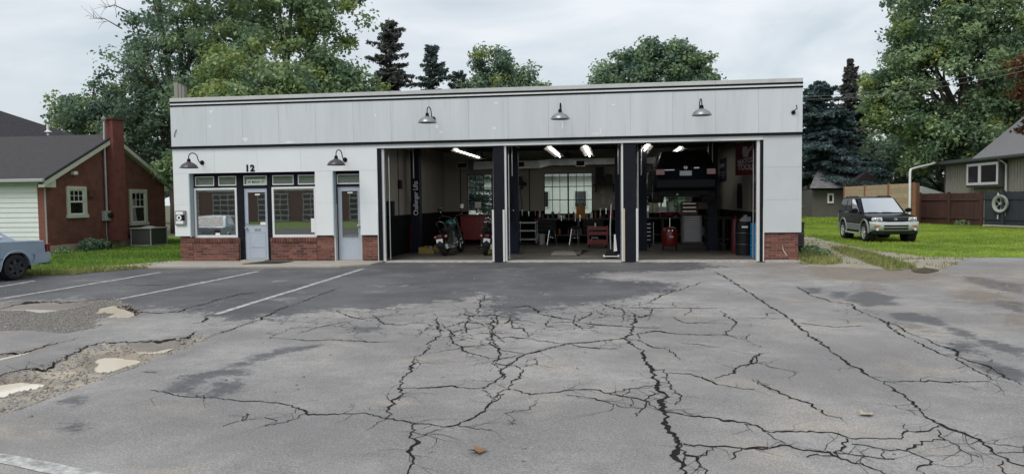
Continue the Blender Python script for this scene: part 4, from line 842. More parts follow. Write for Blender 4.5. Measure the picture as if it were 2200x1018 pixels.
# --- strip lights, lit
TUBE = pm('fluorescent_tube', (1, 1, 1), .3, emit=(1, .97, .90, 8.0)); REFL = pm('light_reflector', (.34, .33, .31), .5, var=.1)
def strip_light(x, y0, y1, z, label, rot=0.0):
    n = max(1, round((y1-y0)/1.25)); t = thing('strip_light', label, 'light', (x, y0, z), group='lit strip lights under the shop ceiling')
    for k in range(n):
        a = y0+(y1-y0)*k/n+.02; b = y0+(y1-y0)*(k+1)/n-.02; r = MB()
        r.add([(x-.15, a, z-.05), (x-.04, a, z+.02), (x+.04, a, z+.02), (x+.15, a, z-.05), (x-.15, b, z-.05), (x-.04, b, z+.02), (x+.04, b, z+.02), (x+.15, b, z-.05)], [(0, 1, 5, 4), (1, 2, 6, 5), (2, 3, 7, 6)])
        r.box(x-.04, x+.04, a, b, z+.022, z+.07); r.build('reflector', REFL, t)
        for dx in (0,): MB().cyl((x+dx, a+.03, z-.035), (x+dx, b-.03, z-.035), .019, n=8).build('tube', TUBE, t)
    for yy in (y0+.3, y1-.3): MB().cyl((x, yy, z+.06), (x, yy, CZ), .006, n=5).build('hanger', DSTEEL, t)
for px, py0, pxe, lab in ((978, 322, 1017, 'lit strip light in the bay with the motorcycles'), (1180, 318, 1186, 'lit strip light left of the ceiling fan in the middle bay'), (1257, 318, 1257, 'lit strip light right of the ceiling fan in the middle bay'), (1392, 320, 1378, 'lit strip light above the left side of the raised car'), (1463, 318, 1460, 'lit strip light above the roof of the raised car')):
    ya, yb = (1.6, 6.0) if px < 1440 else (5.2, 7.8); q = FP(px, py0, ya); strip_light(q.x, ya, yb, min(3.20, max(3.06, q.z-.02)) if ya < 3 else 3.22, lab)
# --- ceiling fans
def ceiling_fan(x, y, z, label):
    t = thing('ceiling_fan', label, 'fan', (x, y, z), group='dark ceiling fans in the shop')
    MB().cyl((x, y, z+.08), (x, y, CZ), .015).build('rod', BLKP, t); MB().lathe([(0, .09), (.06, .09), (.12, .05), (.12, -.03), (.05, -.07), (0, -.07)], (x, y, z), 16).build('motor', BLKP, t, smooth=True)
    for k in range(4):
        a = k*math.pi/2+.5; M = Matrix.Translation((x, y, z)) @ Matrix.Rotation(a, 4, 'Z') @ Matrix.Rotation(R(12), 4, 'X'); MB().box(.12, .62, -.065, .065, -.006, .006, M).build('blade', DSTEEL, t)
ceiling_fan(FP(1220, 333, 5.5).x, 5.5, 3.05, 'dark ceiling fan in the middle bay between two strip lights'); ceiling_fan(FP(1036, 341, 5.5).x, 5.5, 2.98, 'dark ceiling fan above the motorcycles')
# --- duct along the back wall
D = thing('air_duct', 'galvanised air duct running along the back wall under the ceiling', 'duct', (-1.5, 8.1, 2.75))
dx0, dx1, dx2, dx3, dx4 = FP(1020, 350, 8).x, FP(1160, 350, 8).x, FP(1182, 350, 8).x, FP(1300, 350, 8).x, FP(1480, 350, 8).x
d = MB(); d.box(dx0, dx1, 7.8, 8.3, 2.74, 3.02); d.box(dx2, dx4, 7.85, 8.25, 2.84, 3.06)
d.add([(dx1, 7.8, 2.74), (dx1, 8.3, 2.74), (dx1, 8.3, 3.02), (dx1, 7.8, 3.02), (dx2, 7.85, 2.84), (dx2, 8.25, 2.84), (dx2, 8.25, 3.06), (dx2, 7.85, 3.06)], [(0, 4, 5, 1), (1, 5, 6, 2), (2, 6, 7, 3), (3, 7, 4, 0)]); d.build('run', DUCTM, D)
s = MB()
for xx in (dx0, (dx0+dx1)/2, dx1-.02, dx2, dx2+.35, dx3): s.box(xx, xx+.03, 7.775 if xx < dx2-.01 else 7.83, 8.3, 2.73 if xx < dx2-.01 else 2.82, 3.07)
s.build('seam_band', ALU, D)
for px0, px1 in ((1113, 1126), (1238, 1256), (983, 1003)):
    a, b = FP(px0, 352, 7.78).x, FP(px1, 352, 7.78).x; f = MB(); f.box(a, b, 7.765, 7.774, 2.80, 2.98); o = f.build('register', BLKP, D)
    f = MB(); f.box(a-.02, a, 7.76, 7.774, 2.78, 3.0); f.box(b, b+.02, 7.76, 7.774, 2.78, 3.0); f.box(a, b, 7.76, 7.774, 2.78, 2.80); f.box(a, b, 7.76, 7.774, 2.98, 3.0); f.build('register_frame', ALU, o)
# --- two-post lift columns
def lift(xl, xr, y, label, foot=True, top=3.25, colmat=NAVY):
    t = thing('two_post_lift', label, 'car lift', ((xl+xr)/2, y, FZ), group='two post car lifts')
    for x, s in ((xl, 1), (xr, -1)):
        c = MB(); c.box(x-.13, x-.10, y-.14, y+.14, FZ, top); c.box(x+.10, x+.13, y-.14, y+.14, FZ, top); c.box(x-.10, x+.10, y+.10, y+.14, FZ, top); c.box(x-.10, x+.10, y-.14, y-.10, FZ+.0, top)
        o = c.build('column', colmat, t)
        MB().box(x-.2, x+.2, y-.3, y+.3, FZ, FZ+.02).build('base_plate', DSTEEL, o)
        MB().cyl((x-.03, y-.17, 2.3), (x-.03, y-.17, 3.2), .02).build('hydraulic_pipe', ALU, o)
        if foot:
            for dy in (-.35, .28):
                f = MB(); f.prism([(x+s*.15, y+dy-.08, FZ), (x+s*.62, y+dy-.08, FZ), (x+s*.62, y+dy-.08, FZ+.08), (x+s*.3, y+dy-.08, FZ+.19), (x+s*.15, y+dy-.08, FZ+.19)], (0, .2, 0)); f.build('lift_arm', YEL, t)
                MB().cyl((x+s*.5, y+dy, FZ+.08), (x+s*.5, y+dy, FZ+.22), .04).build('lift_pad', CHROME, t)
    return t
lx = FP(896, 500, 3.2).x
L1 = lift(lx, lx+2.75, 3.2, 'two post lift with white vertical lettering beside the parked motorcycles')
text_mesh('lettering', 'Challenger Lifts', pm('white_lettering', (.75, .75, .74), .5), L1, (lx+.02, 3.2-.145, FP(896, 426, 3.05).z), (R(90), R(-90), 0), .20, .001, .004, sx=.82)
lx2 = FP(1105, 450, 2.6).x
L2 = lift(lx2, FP(1331, 450, 2.6).x-.0, 2.6, 'two post lift in the middle bay with hoses on its left column', False)
hs = MB(); 
for k in range(3): hs.tube([(lx2-.05+.02*k, 2.44, 1.9-.2*k), (lx2-.12, 2.40, 1.5-.2*k), (lx2-.02, 2.42, 1.15-.1*k), (lx2+.05, 2.42, .7)], .02, 6)
hs.build('air_hose', BLKP, L2)
MB().box(lx2-.28, lx2-.14, 2.45, 2.7, FZ, 1.0).build('power_unit', pm('teal_blue_paint', (.01, .05, .09), .4), L2, bevel=.01)
for px, py in ((1092, 426), (1092, 441), (1094, 452), (1103, 452)): q = FP(px, py, 2.42); MB().lathe([(0, -.03), (.03, -.02), (.035, .02), (0, .03)], (q.x, q.y, q.z), 10).build('fitting', CHROME, L2, smooth=True)
lxa, lxb = FP(1384, 450, 3.6).x-.05, FP(1532, 430, 3.6).x
L3 = lift(lxa, lxb, 3.7, 'two post lift holding the dark car up in the right bay', False, 3.38, NAVY)
for s_, xx in ((1, lxa), (-1, lxb)):
    for dy in (-.7, .7): MB().tube([(xx+s_*.12, 3.7+dy*.2, 1.72), (xx+s_*.5, 3.7+dy, 1.74)], .05, 6).build('raised_arm', DSTEEL, L3)
# --- cabinets and carts
def chest(name, label, x0, x1, y0, y1, z0, z1, mat, rows, cols=1, wheels=False, hand=CHROME, cat='tool chest', top=True, lines=True):
    t = thing(name, label, cat, ((x0+x1)/2, (y0+y1)/2, z0)); zb = z0+.12 if wheels else z0
    MB().box(x0, x1, y0+.012, y1, zb, z1).build('body', mat, t, bevel=.006)
    cw = (x1-x0-.06)/cols
    for c in range(cols):
        for r in range(rows):
            a = x0+.03+cw*c+.006; b = x0+.03+cw*(c+1)-.006; h = (z1-zb-.06)/rows; za = zb+.03+h*r+.006; zt = za+h-.012
            d = MB().box(a, b, y0, y0+.012, za, zt).build('drawer', mat, t, bevel=.002)
            MB().box(a+.03, b-.03, y0-.018, y0, zt-.022, zt-.008).build('drawer_handle', hand, d)
    if wheels:
        for xx in (x0+.08, x1-.08):
            for yy in (y0+.1, y1-.1):
                m = MB(); m.cyl((xx-.02, yy, z0+.055), (xx+.02, yy, z0+.055), .055, n=12); m.build('caster', RUB, t)
    return t
def fpx(px, py, Y): q = FP(px, py, Y); return q.x, q.z
# bay 1
x0, x1 = fpx(854, 520, 3.6)[0], fpx(889, 520, 3.6)[0]
chest('tool_cabinet', 'tall dark red cabinet standing behind the lettered lift column', x0, x1, 3.6, 4.1, FZ, .86, RED, 2, cat='cabinet'); 
x0, x1 = fpx(866, 440, 3.7)[0], fpx(890, 440, 3.7)[0]; chest('tool_box', 'small dark tool box on top of the tall red cabinet', x0, x1, 3.75, 4.1, 1.22, 1.62, DRED, 4)
MB().box(x0-.12, x1+.06, 3.66, 4.14, .865, 1.215)
xt = fpx(843, 530, 2.6)[0]; tb = MB(); tb.lathe([(0, FZ), (.14, FZ), (.19, .60), (.20, .60), (.205, .57), (.20, .55)], (xt, 2.8, 0), 20); solo(tb, 'trash_can', pm('grey_plastic_bin', (.09, .09, .095), .6), 'grey round bin standing inside the left jamb', 'bin', smooth=True)
xb = fpx(830, 545, 1.6)[0]; tb = MB(); tb.lathe([(0, FZ), (.045, FZ), (.05, .10), (.035, .16), (.018, .18), (.018, .22), (0, .22)], (xb+.05, 1.5, 0), 12); solo(tb, 'bottle', pm('pale_blue_plastic', (.35, .45, .52), .35), 'pale blue plastic bottle on the floor inside the left jamb', 'bottle', smooth=True)
x0, x1 = fpx(989, 490, 6.8)[0], fpx(1072, 490, 6.8)[0]
t = thing('tool_chest', 'wide bright red tool chest against the back wall behind the motorcycles', 'tool chest', ((x0+x1)/2, 7.1, FZ)); MB().box(x0, x1, 6.82, 7.4, .22, 1.06).build('body', RED, t, bevel=.01)
xm = x0+(x1-x0)*.50
for a, b in ((x0+.01, xm-.005), (xm+.005, x1-.01)):
    MB().box(a, b, 6.80, 6.82, .23, 1.0).build('door', RED, t, bevel=.004)
MB().box(x0-.02, x1+.02, 6.78, 7.42, 1.06, 1.10).build('top', DRED, t); 
for xx in (x0+.1, x1-.1): MB().box(xx-.04, xx+.04, 6.9, 7.3, FZ, .22).build('leg', BLKP, t)
lb = MB(); q = fpx(1025, 430, 7.0); cx = fpx(1028, 440, 7.2)[0]; lb.box(cx-.02, cx+.02, 7.1, 7.14, 1.10, 1.4); lb.box(cx-.1, cx+.12, 7.02, 7.06, 1.34, 1.55); solo(lb, 'desk_lamp', WHT, 'white work lamp standing on the wide red tool chest', 'lamp')
# workbenches along the back
def bench(name, label, x0, x1, y0, y1, z1):
    t = thing(name, label, 'workbench', ((x0+x1)/2, (y0+y1)/2, FZ)); MB().box(x0, x1, y0, y1, z1-.06, z1).build('top', pm('dark_bench_wood', (.035, .028, .022), .6, var=.3), t)
    for xx in (x0+.05, (x0+x1)/2, x1-.05):
        for yy in (y0+.05, y1-.05): MB().box(xx-.035, xx+.035, yy-.035, yy+.035, FZ, z1-.06).build('leg', DSTEEL, t)
    MB().box(x0+.04, x1-.04, y0+.03, y1-.03, .30, .34).build('shelf', DSTEEL, t); return t
bench('workbench', 'long dark workbench under the middle window', -2.75, .45, 7.7, 8.35, .92); bench('workbench', 'dark workbench in the back of the right bay', .75, 2.9, 7.7, 8.35, .92)
bench('workbench', 'dark side bench along the right wall near the coats', 3.05, 3.85, 4.6, 6.2, .98)
def jar(x, y, z, r, h, mat, label, grp, kind):
    m = MB()
    if kind == 0: m.lathe([(0, z), (r, z), (r, z+h*.75), (r*.45, z+h*.88), (r*.45, z+h), (0, z+h)], (x, y, 0), 10)
    elif kind == 1: m.lathe([(0, z), (r, z), (r, z+h), (r*.9, z+h), (r*.9, z+h*.96), (0, z+h*.96)], (x, y, 0), 10)
    else:
        m.box(x-r, x+r, y-r*.7, y+r*.7, z, z+h*.8); m.box(x-r*.3, x+r*.3, y-r*.3, y+r*.3, z+h*.8, z+h)
    solo(m, ('bottle', 'can', 'carton')[kind], mat, label, ('bottle', 'can', 'carton')[kind], grp, smooth=kind < 2)
rr = random.Random(21); pal = [('white', WHT), ('black', BLKP), ('grey', GREY), ('red', RED), ('amber', pm('amber_oil', (.35, .12, .02), .3)), ('dark green', pm('dim_green', (.03, .10, .06), .4)), ('steel', DSTEEL)]
ORDW = 'first second third fourth fifth sixth seventh eighth ninth tenth eleventh twelfth thirteenth fourteenth fifteenth sixteenth seventeenth eighteenth nineteenth twentieth twenty-first twenty-second twenty-third twenty-fourth twenty-fifth twenty-sixth twenty-seventh twenty-eighth'.split()
def clutter(x, xe, y0, y1, z, h0, h1, g0, g1, kinds, place, grp):
    i = 0
    while x < xe:
        kd = rr.choice(kinds); cn, cm = rr.choice(pal); jar(x, rr.uniform(y0, y1), z, rr.uniform(.03, .056), rr.uniform(h0, h1), cm, 'small %s %s, %s item from the left %s' % (cn, ('bottle', 'can', 'carton')[kd], ORDW[i], place), grp, kd); x += rr.uniform(g0, g1); i += 1
clutter(-2.62, .35, 7.95, 8.25, .92, .10, .30, .12, .22, (0, 1, 1, 2), 'on the bench under the middle window', 'clutter on the middle bench')
clutter(.85, 2.8, 7.9, 8.2, .92, .12, .34, .16, .3, (0, 1, 2), 'on the bench behind the raised car', 'clutter on the right bench')
clutter(-2.4, .3, 7.9, 7.91, .34, .12, .26, .18, .36, (0, 1), 'on the shelf under the middle bench', 'clutter under the middle bench')
q = fpx(1247, 440, 7.9); MB_ = MB().box(q[0]-.16, q[0]+.16, 8.0, 8.2, .92, 1.36); solo(MB_, 'cardboard_box', pm('orange_cardboard', (.46, .20, .05), .7, var=.15), 'orange box on the bench in front of the middle window', 'box')
# wall fan
q = FP(1120, 392, 8.3); t = thing('wall_fan', 'dark round fan on the back wall left of the middle window', 'fan', (q.x, 8.2, q.z))
cg = MB()
for r_ in (.24, .17, .09): cg.tube([(q.x+r_*math.cos(a/20*6.283), 8.12+.05*(1-r_/.24), q.z+r_*math.sin(a/20*6.283)) for a in range(20)], .006, 4, True)
for k in range(16): a = k/16*6.283; cg.tube([(q.x, 8.10, q.z), (q.x+.24*math.cos(a), 8.13, q.z+.24*math.sin(a))], .004, 4)
cg.build('cage', DSTEEL, t)
for k in range(3):
    a = k/3*6.283+.4; M = Matrix.Translation((q.x, 8.2, q.z)) @ Matrix.Rotation(a, 4, 'Y') @ Matrix.Rotation(R(25), 4, 'X'); MB().box(.03, .21, -.004, .004, -.07, .07, M).build('blade', BLKP, t)
MB().cyl((q.x, 8.2, q.z), (q.x, 8.46, q.z), .07).build('motor', BLKP, t); MB().box(q.x-.05, q.x+.05, 8.44, 8.49, q.z-.25, q.z+.1).build('bracket', DSTEEL, t)
# wire cart
x0, z1 = fpx(1113, 478, 6.6); x1 = fpx(1152, 478, 6.6)[0]; t = thing('shop_cart', 'bare metal shelf cart left of the small white bucket', 'cart', ((x0+x1)/2, 6.9, FZ))
for z_ in (.22, .52, z1-.03): MB().box(x0, x1, 6.6, 7.15, z_, z_+.035).build('shelf', ALU, t)
for xx in (x0+.012, x1-.012):
    for yy in (6.612, 7.138): MB().cyl((xx, yy, .10), (xx, yy, z1+.03), .014, n=6).build('leg', ALU, t); MB().cyl((xx-.02, yy, .065), (xx+.02, yy, .065), .045, n=10).build('caster', RUB, t)
xk = fpx(1163, 515, 7.0)[0]; bk = MB(); bk.lathe([(0, FZ), (.115, FZ), (.135, .37), (.145, .37), (.145, .40), (.13, .40), (.11, .06), (0, .06)], (xk, 7.1, 0), 20); solo(bk, 'bucket', pm('pale_bucket', (.42, .42, .40), .5, var=.08), 'pale grey plastic bucket on the floor under the middle bench', 'bucket', smooth=True)
def stool(x, y, h, label):
    t = thing('stool', label, 'stool', (x, y, FZ), group='round shop stools'); MB().lathe([(0, h), (.17, h), (.185, h-.02), (.18, h-.06), (0, h-.06)], (x, y, 0), 18).build('seat', BLKP, t, smooth=True)
    for k in range(4): a = k*math.pi/2+.6; MB().cyl((x+.1*math.cos(a), y+.1*math.sin(a), h-.06), (x+.2*math.cos(a), y+.2*math.sin(a), FZ), .012, n=6).build('leg', CHROME, t)
    MB().tube([(x+.16*math.cos(a/16*6.283), y+.16*math.sin(a/16*6.283), .28) for a in range(16)], .008, 5, True).build('foot_ring', CHROME, t)
stool(fpx(1185, 520, 6.7)[0], 6.9, .62, 'round black stool nearer the wire cart'); stool(fpx(1233, 520, 6.7)[0], 6.9, .66, 'round black stool beside the red service cart')
# red service cart
x0, x1 = fpx(1262, 500, 5.1)[0], fpx(1306, 500, 5.1)[0]; zt = fpx(1280, 486, 5.1)[1]; t = thing('service_cart', 'open red two shelf service cart right of the stools', 'cart', ((x0+x1)/2, 5.3, FZ))
c = MB()
for z_ in (.16, .46, zt-.12): c.box(x0, x1, 5.05, 5.6, z_, z_+.10 if z_ > .4 else z_+.14)
c.build('tray', RED, t)
for xx in (x0, x1-.05):
    for yy in (5.045, 5.56): MB().box(xx, xx+.05, yy, yy+.045, .14, zt).build('post', RED, t)
for xx in (x0+.05, x1-.05):
    for yy in (5.12, 5.53): MB().cyl((xx-.02, yy, .09), (xx+.02, yy, .09), .06, n=12).build('caster', RUB, t)
hx = x0+.14; MB().tube([(hx, 5.03, .30), (hx, 4.99, .37), (hx+.2, 4.99, .37), (hx+.2, 5.03, .30)], .013, 6).build('handle', WHT, t)
jar(x0+.25, 5.3, zt-.02, .03, .13, WHT, 'small white bottle on top of the red service cart', None, 0)
# floor jack with its long handle
xj, _ = fpx(1313, 557, .95); t = thing('floor_jack', 'black floor jack with an upright chrome handle inside the right jamb of the middle bay', 'floor jack', (xj, .95, FZ))
b = MB(); b.prism([(xj-.17, .80, FZ+.05), (xj+.17, .80, FZ+.05), (xj+.12, .80, FZ+.16), (xj-.12, .80, FZ+.16)], (0, .55, 0)); b.box(xj-.07, xj+.07, .9, 1.25, FZ+.12, FZ+.24); b.build('frame', BLKP, t)
for s in (-1, 1): MB().cyl((xj+s*.17, .86, FZ+.05), (xj+s*.21, .86, FZ+.05), .05, n=14).build('wheel', ALU, t); MB().cyl((xj+s*.10, 1.32, FZ+.03), (xj+s*.14, 1.32, FZ+.03), .03, n=10).build('wheel', ALU, t)
MB().box(xj-.19, xj+.19, .79, .80, FZ+.05, FZ+.075).build('edge_strip', WHT, t)
MB().tube([(xj-.01, 1.0, FZ+.2), (xj-.02, 1.02, .85), (xj+.01, 1.06, 1.45)], [.020, .018, .014], 8).build('handle', ALU, t, smooth=True)
rg = MB(); rg.add([(xj+.07, .90, FZ+.18), (xj+.16, .90, FZ+.20), (xj+.15, .97, FZ+.20), (xj+.08, 1.0, .66), (xj+.12, 1.0, .66)], [(0, 1, 4, 3), (1, 2, 4)]); rg.prism([(xj+.07, .90, FZ+.18), (xj+.16, .90, FZ+.20), (xj+.12, .92, .64), (xj+.085, .92, .66)], (0, .04, 0)); solo(rg, 'rag', WHT, 'white rag hanging beside the floor jack handle', 'rag')
# floor plate and stains
q0, q1 = GP(1183, 547.5, FZ), GP(1250, 540, FZ); pl = MB(); pl.box(q0.x, q1.x, q0.y, q1.y, FZ, FZ+.012); solo(pl, 'floor_plate', pm('steel_floor_plate', (.36, .33, .28), .7, var=.2, scale=8), 'pale flat steel plate on the floor of the middle bay', 'plate')
# wall shelf with monitor and speaker, papers
q = FP(1288, 378, 8.2); t = thing('wall_shelf', 'dark wall shelf right of the middle window', 'shelf', (q.x, 8.2, 2.1)); xa, xb_ = fpx(1276, 390, 8.2)[0], fpx(1322, 390, 8.2)[0]
MB().box(xa, xb_, 7.95, 8.48, 2.10, 2.14).build('board', BLKP, t); MB().box(xa+.05, xa+.09, 8.1, 8.48, 1.86, 2.10).build('bracket', BLKP, t); MB().box(xb_-.09, xb_-.05, 8.1, 8.48, 1.86, 2.10).build('bracket', BLKP, t)
m = MB(); m.box(xa+.06, xa+.36, 8.0, 8.3, 2.14, 2.76); solo(m, 'loudspeaker', pm('speaker_cloth', (.02, .02, .022), .9), 'tall black loudspeaker on the wall shelf', 'speaker', bevel=.01)
m = MB(); m.box(xa+.44, xa+.66, 8.0, 8.3, 2.14, 2.48); solo(m, 'radio', BLKP, 'small black radio on the wall shelf', 'radio', bevel=.01)
for i, (px, py, w_, h_) in enumerate(((1296, 430, .14, .30), (1312, 434, .2, .25), (1294, 413, .1, .14), (1317, 425, .12, .16))):
    q = FP(px, py, 8.49); m = MB().box(q.x-w_/2, q.x+w_/2, 8.485, 8.492, q.z-h_/2, q.z+h_/2); solo(m, 'pinned_paper', pm('dull_paper', (.42, .41, .38), .8, var=.08), ('tall pale paper pinned left of the others by the shelf', 'wide pale paper pinned near the right end of the shelf wall', 'small paper pinned highest under the wall shelf', 'small paper pinned furthest from the window')[i], 'paper')
# bay 3: tool chests
x0, x1 = fpx(1366, 500, 5.2)[0], fpx(1402, 500, 5.2)[0]; zt = fpx(1380, 478, 5.2)[1]
chest('roll_cabinet', 'black roll cabinet with bright drawer pulls left of the red oil drain', x0, x1, 5.2, 5.7, FZ, zt, NAVY, 5, 2, True, cat='tool chest')
MB_ = MB(); MB_.tube([(x1+.03, 5.18, .12), (x1+.03, 5.18, zt+.02)], .015, 6)
solo(MB_, 'chrome_pole', CHROME, 'thin chrome pole standing against the black roll cabinet', 'pole')
x0, x1 = fpx(1466, 490, 4.6)[0], fpx(1509, 490, 4.6)[0]; z0, z1 = fpx(1487, 520, 4.6)[1], fpx(1487, 463, 4.6)[1]
chest('drawer_cabinet', 'grey metal cabinet with eleven shallow drawers under the raised car', x0, x1, 4.62, 5.2, max(FZ, z0-.02), z1, SILV, 11, 1, False, ALU, cat='cabinet')
x0, x1 = fpx(1462, 440, 4.7)[0], fpx(1500, 440, 4.7)[0]; chest('tool_box', 'dark red tool box on top of the grey drawer cabinet', x0, x1, 4.7, 5.15, z1+.001, z1+.42, DRED, 3, cat='tool box')
# red waste oil drain
xo, _ = fpx(1440, 520, 4.0); t = thing('oil_drain', 'dark red wheeled waste oil drain in front of the grey drawer cabinet', 'oil drain', (xo, 4.2, FZ))
MB().lathe([(0, .14), (.2, .14), (.235, .2), (.235, .62), (.19, .70), (.05, .73), (0, .73)], (xo, 4.2, 0), 20).build('tank', RED, t, smooth=True)
for s in (-1, 1): MB().cyl((xo+s*.18, 4.2, .10), (xo+s*.22, 4.2, .10), .07, n=12).build('wheel', RUB, t)
MB().cyl((xo, 4.2, .73), (xo, 4.2, 1.02), .025).build('stem', CHROME, t); MB().lathe([(.04, 1.0), (.26, 1.10), (.28, 1.18), (.26, 1.18), (.03, 1.03)], (xo, 4.2, 0), 20).build('bowl', DRED, t, smooth=True)
for dx in (-.05, .06): MB().lathe([(0, -.02), (.022, -.02), (.022, 0), (0, 0)], (xo+dx, 3.97, .63), 10, 'Y').build('gauge', CHROME, t)
MB().box(xo-.03, xo+.09, 3.955, 3.967, .42, .46).build('label_plate', WHT, t)
pc = MB(); xq, zq = fpx(1430, 440, 4.0); pc.box(xq-.22, xq+.22, 4.05, 4.5, 1.19, 1.21); pc.box(xq+.12, xq+.24, 4.0, 4.2, 1.21, 1.50); pc.box(xq-.2, xq+.02, 4.1, 4.4, 1.211, 1.34); solo(pc, 'engine_part', pm('cast_metal', (.40, .40, .39), .5, metal=.4, var=.3), 'pale metal engine part resting on the oil drain bowl', 'part')
# drums and cylinders by the right jamb
xr_ = fpx(1582, 510, 2.6)[0]; c = MB(); c.lathe([(0, FZ), (.115, FZ), (.12, .06), (.12, .92), (.09, 1.0), (.03, 1.03), (.03, 1.08), (0, 1.08)], (xr_, 2.75, 0), 18); solo(c, 'gas_cylinder', DRED, 'tall dark red gas cylinder left of the black drum inside the right bay', 'cylinder', smooth=True)
def drum(x, y, r, h, mat, label, z=FZ):
    t = thing('drum', label, 'drum', (x, y, z)); pr = [(0, z), (r, z)]
    for k in range(3): zc = z+h*(k+1)/3; pr += [(r, zc-.02), (r+.014, zc-.01), (r+.014, zc), (r, zc+.006)] if k < 2 else []
    pr += [(r, z+h), (r+.008, z+h), (r+.008, z+h-.02), (r-.02, z+h-.02), (0, z+h-.02)]; MB().lathe(pr, (x, y, 0), 26).build('body', mat, t, smooth=True)
    for q in (1, 2): MB().lathe([(r+.0145, z+h*q/3-.006), (r+.017, z+h*q/3-.006), (r+.017, z+h*q/3-.001), (r+.0145, z+h*q/3-.001)], (x, y, 0), 26).build('hoop', ALU if z > .01 else pm('grey_hoop', (.3, .3, .3), .5), t)
    return t
xd = fpx(1604, 520, 1.7)[0]; t = drum(xd, 2.0, .24, .92, BLKP, 'black oil drum beside the blue drum inside the right jamb'); MB().box(xd-.12, xd+.04, 1.752, 1.757, .78, .83).build('white_label', WHT, t)
xe = fpx(1628, 520, .8)[0]; drum(xe+.16, 1.25, .26, .90, CYAN, 'bright blue plastic drum half hidden by the right jamb')
pc = MB(); 
for k in range(5): pc.box(xd-.12+.05*k, xd-.04+.05*k, 1.9+.02*k, 2.1, .931, 1.02+.05*(k % 3))
solo(pc, 'parts_tray', pm('pale_rags', (.30, .28, .27), .8, var=.3), 'heap of pale rags and parts on the black oil drum', 'rags')
for i, (px, Y, lab) in enumerate(((1590, 4.4, 'dark work coat hanging on the right wall below the red banner'), (1622, 2.6, 'reddish dark jacket hanging nearest the right jamb'))):
    q = XP(px, 425, 3.88); y = q.y; c = MB(); prof = [(1.28, .30), (1.40, .30), (1.75, .24), (1.95, .14), (2.02, .06)]
    vs = []; 
    for z_, hw in prof:
        for k in range(7):
            s = k/6*2-1; vs.append((3.885-.10*(1-s*s)*(.6+.4*math.sin(k*2.1+i)), y+hw*s, z_-.0))
    fs = [(a*7+k, a*7+k+1, (a+1)*7+k+1, (a+1)*7+k) for a in range(4) for k in range(6)]
    c.add(vs, fs); solo(c, 'hanging_coat', pm('coat_cloth_%d' % i, ((.012, .012, .014), (.05, .012, .012))[i], .9), lab, 'coat', smooth=True)
# red banner TOOLS on the right wall, blue banner further back
def wall_banner(name, label, pxa, pya, pxb, pyb, mat):
    a = XP(pxa, pya, 3.893); b = XP(pxb, pyb, 3.893); ya, yb = min(a.y, b.y), max(a.y, b.y); t = thing(name, label, 'banner', (3.89, (ya+yb)/2, min(a.z, b.z)))
    MB().box(3.887, 3.893, ya, yb, min(a.z, b.z), max(a.z, b.z)).build('cloth', mat, t); return t, ya, yb, min(a.z, b.z), max(a.z, b.z)
BRED = pm('red_banner', (.11, .010, .014), .7, var=.08); BWH = pm('white_print', (.36, .35, .34), .7); BBL = pm('navy_banner', (.012, .02, .05), .7, var=.08)
b0, b1 = FP(1580, 377, 2.6), FP(1626, 306, 2.0); bw_ = math.hypot(b1.x-b0.x, b1.y-b0.y); hh = b1.z-b0.z; ang = math.atan2(b1.y-b0.y, b1.x-b0.x)
t = thing('hanging_banner', 'red banner reading TOOLS hung high near the right wall', 'banner', (b0.x, b0.y, b0.z), ang)
MB().box(0, bw_, -.002, .002, 0, hh).build('cloth', BRED, t, local=True); MB().tube([(0, 0, hh), (bw_, 0, hh)], .012, 6).build('rod', BLKP, t, local=True)
for u in (.1, .9): MB().cyl((bw_*u, 0, hh), (bw_*u, 0, CZ-b0.z), .004, n=4).build('cord', BLKP, t, local=True)
text_mesh('lettering', 'TOOLS', BWH, t, (bw_*.5, -.004, hh*.24), (R(90), 0, 0), bw_*.27, .001, .010, local=True, sx=.9)
text_mesh('lettering', 'MATCO', BWH, t, (bw_*.5, -.004, hh*.44), (R(90), R(-7), 0), bw_*.24, .001, .010, local=True, sx=.9)
e = MB(); P3 = lambda u, v: (bw_*(.5+u), -.004, v*hh)
e.poly([P3(-.12, .56), P3(.10, .56), P3(.14, .70), P3(.36, .92), P3(.30, .94), P3(.08, .78), P3(.06, .90), P3(-.14, .90), P3(-.17, .74)]); e.build('emblem', BWH, t, local=True)
t, ya, yb, za, zb = wall_banner('wall_banner', 'dark blue banner on the right wall deeper in the bay', 1541, 392, 1561, 338, BBL)
wv = yb-ya; s = MB()
for v0, v1, a0, a1 in ((.62, .78, .2, .75), (.38, .42, .1, .8), (.26, .30, .15, .7), (.16, .19, .2, .6)): s.box(3.884, 3.8865, ya+wv*a0, ya+wv*a1, za+(zb-za)*v0, za+(zb-za)*v1)
s.build('print', pm('pale_blue_print', (.30, .33, .40), .7), t)
# shelf of clutter and switch box on the left wall
m = MB(); q = XP(858, 397, -6.2); m.box(-6.215, -6.14, q.y-.12, q.y+.12, q.z-.12, q.z+.14); solo(m, 'switch_box', BLKP, 'small dark switch box on the left bay wall', 'box', bevel=.005)
m = MB(); q = XP(840, 440, -6.1); m.box(-6.2, -6.02, q.y-.1, q.y+.1, 1.2, 1.62); m.box(-6.19, -6.08, q.y+.12, q.y+.3, 1.2, 1.45); solo(m, 'charger', BLKP, 'dark battery charger on the left wall ledge', 'charger', bevel=.01)

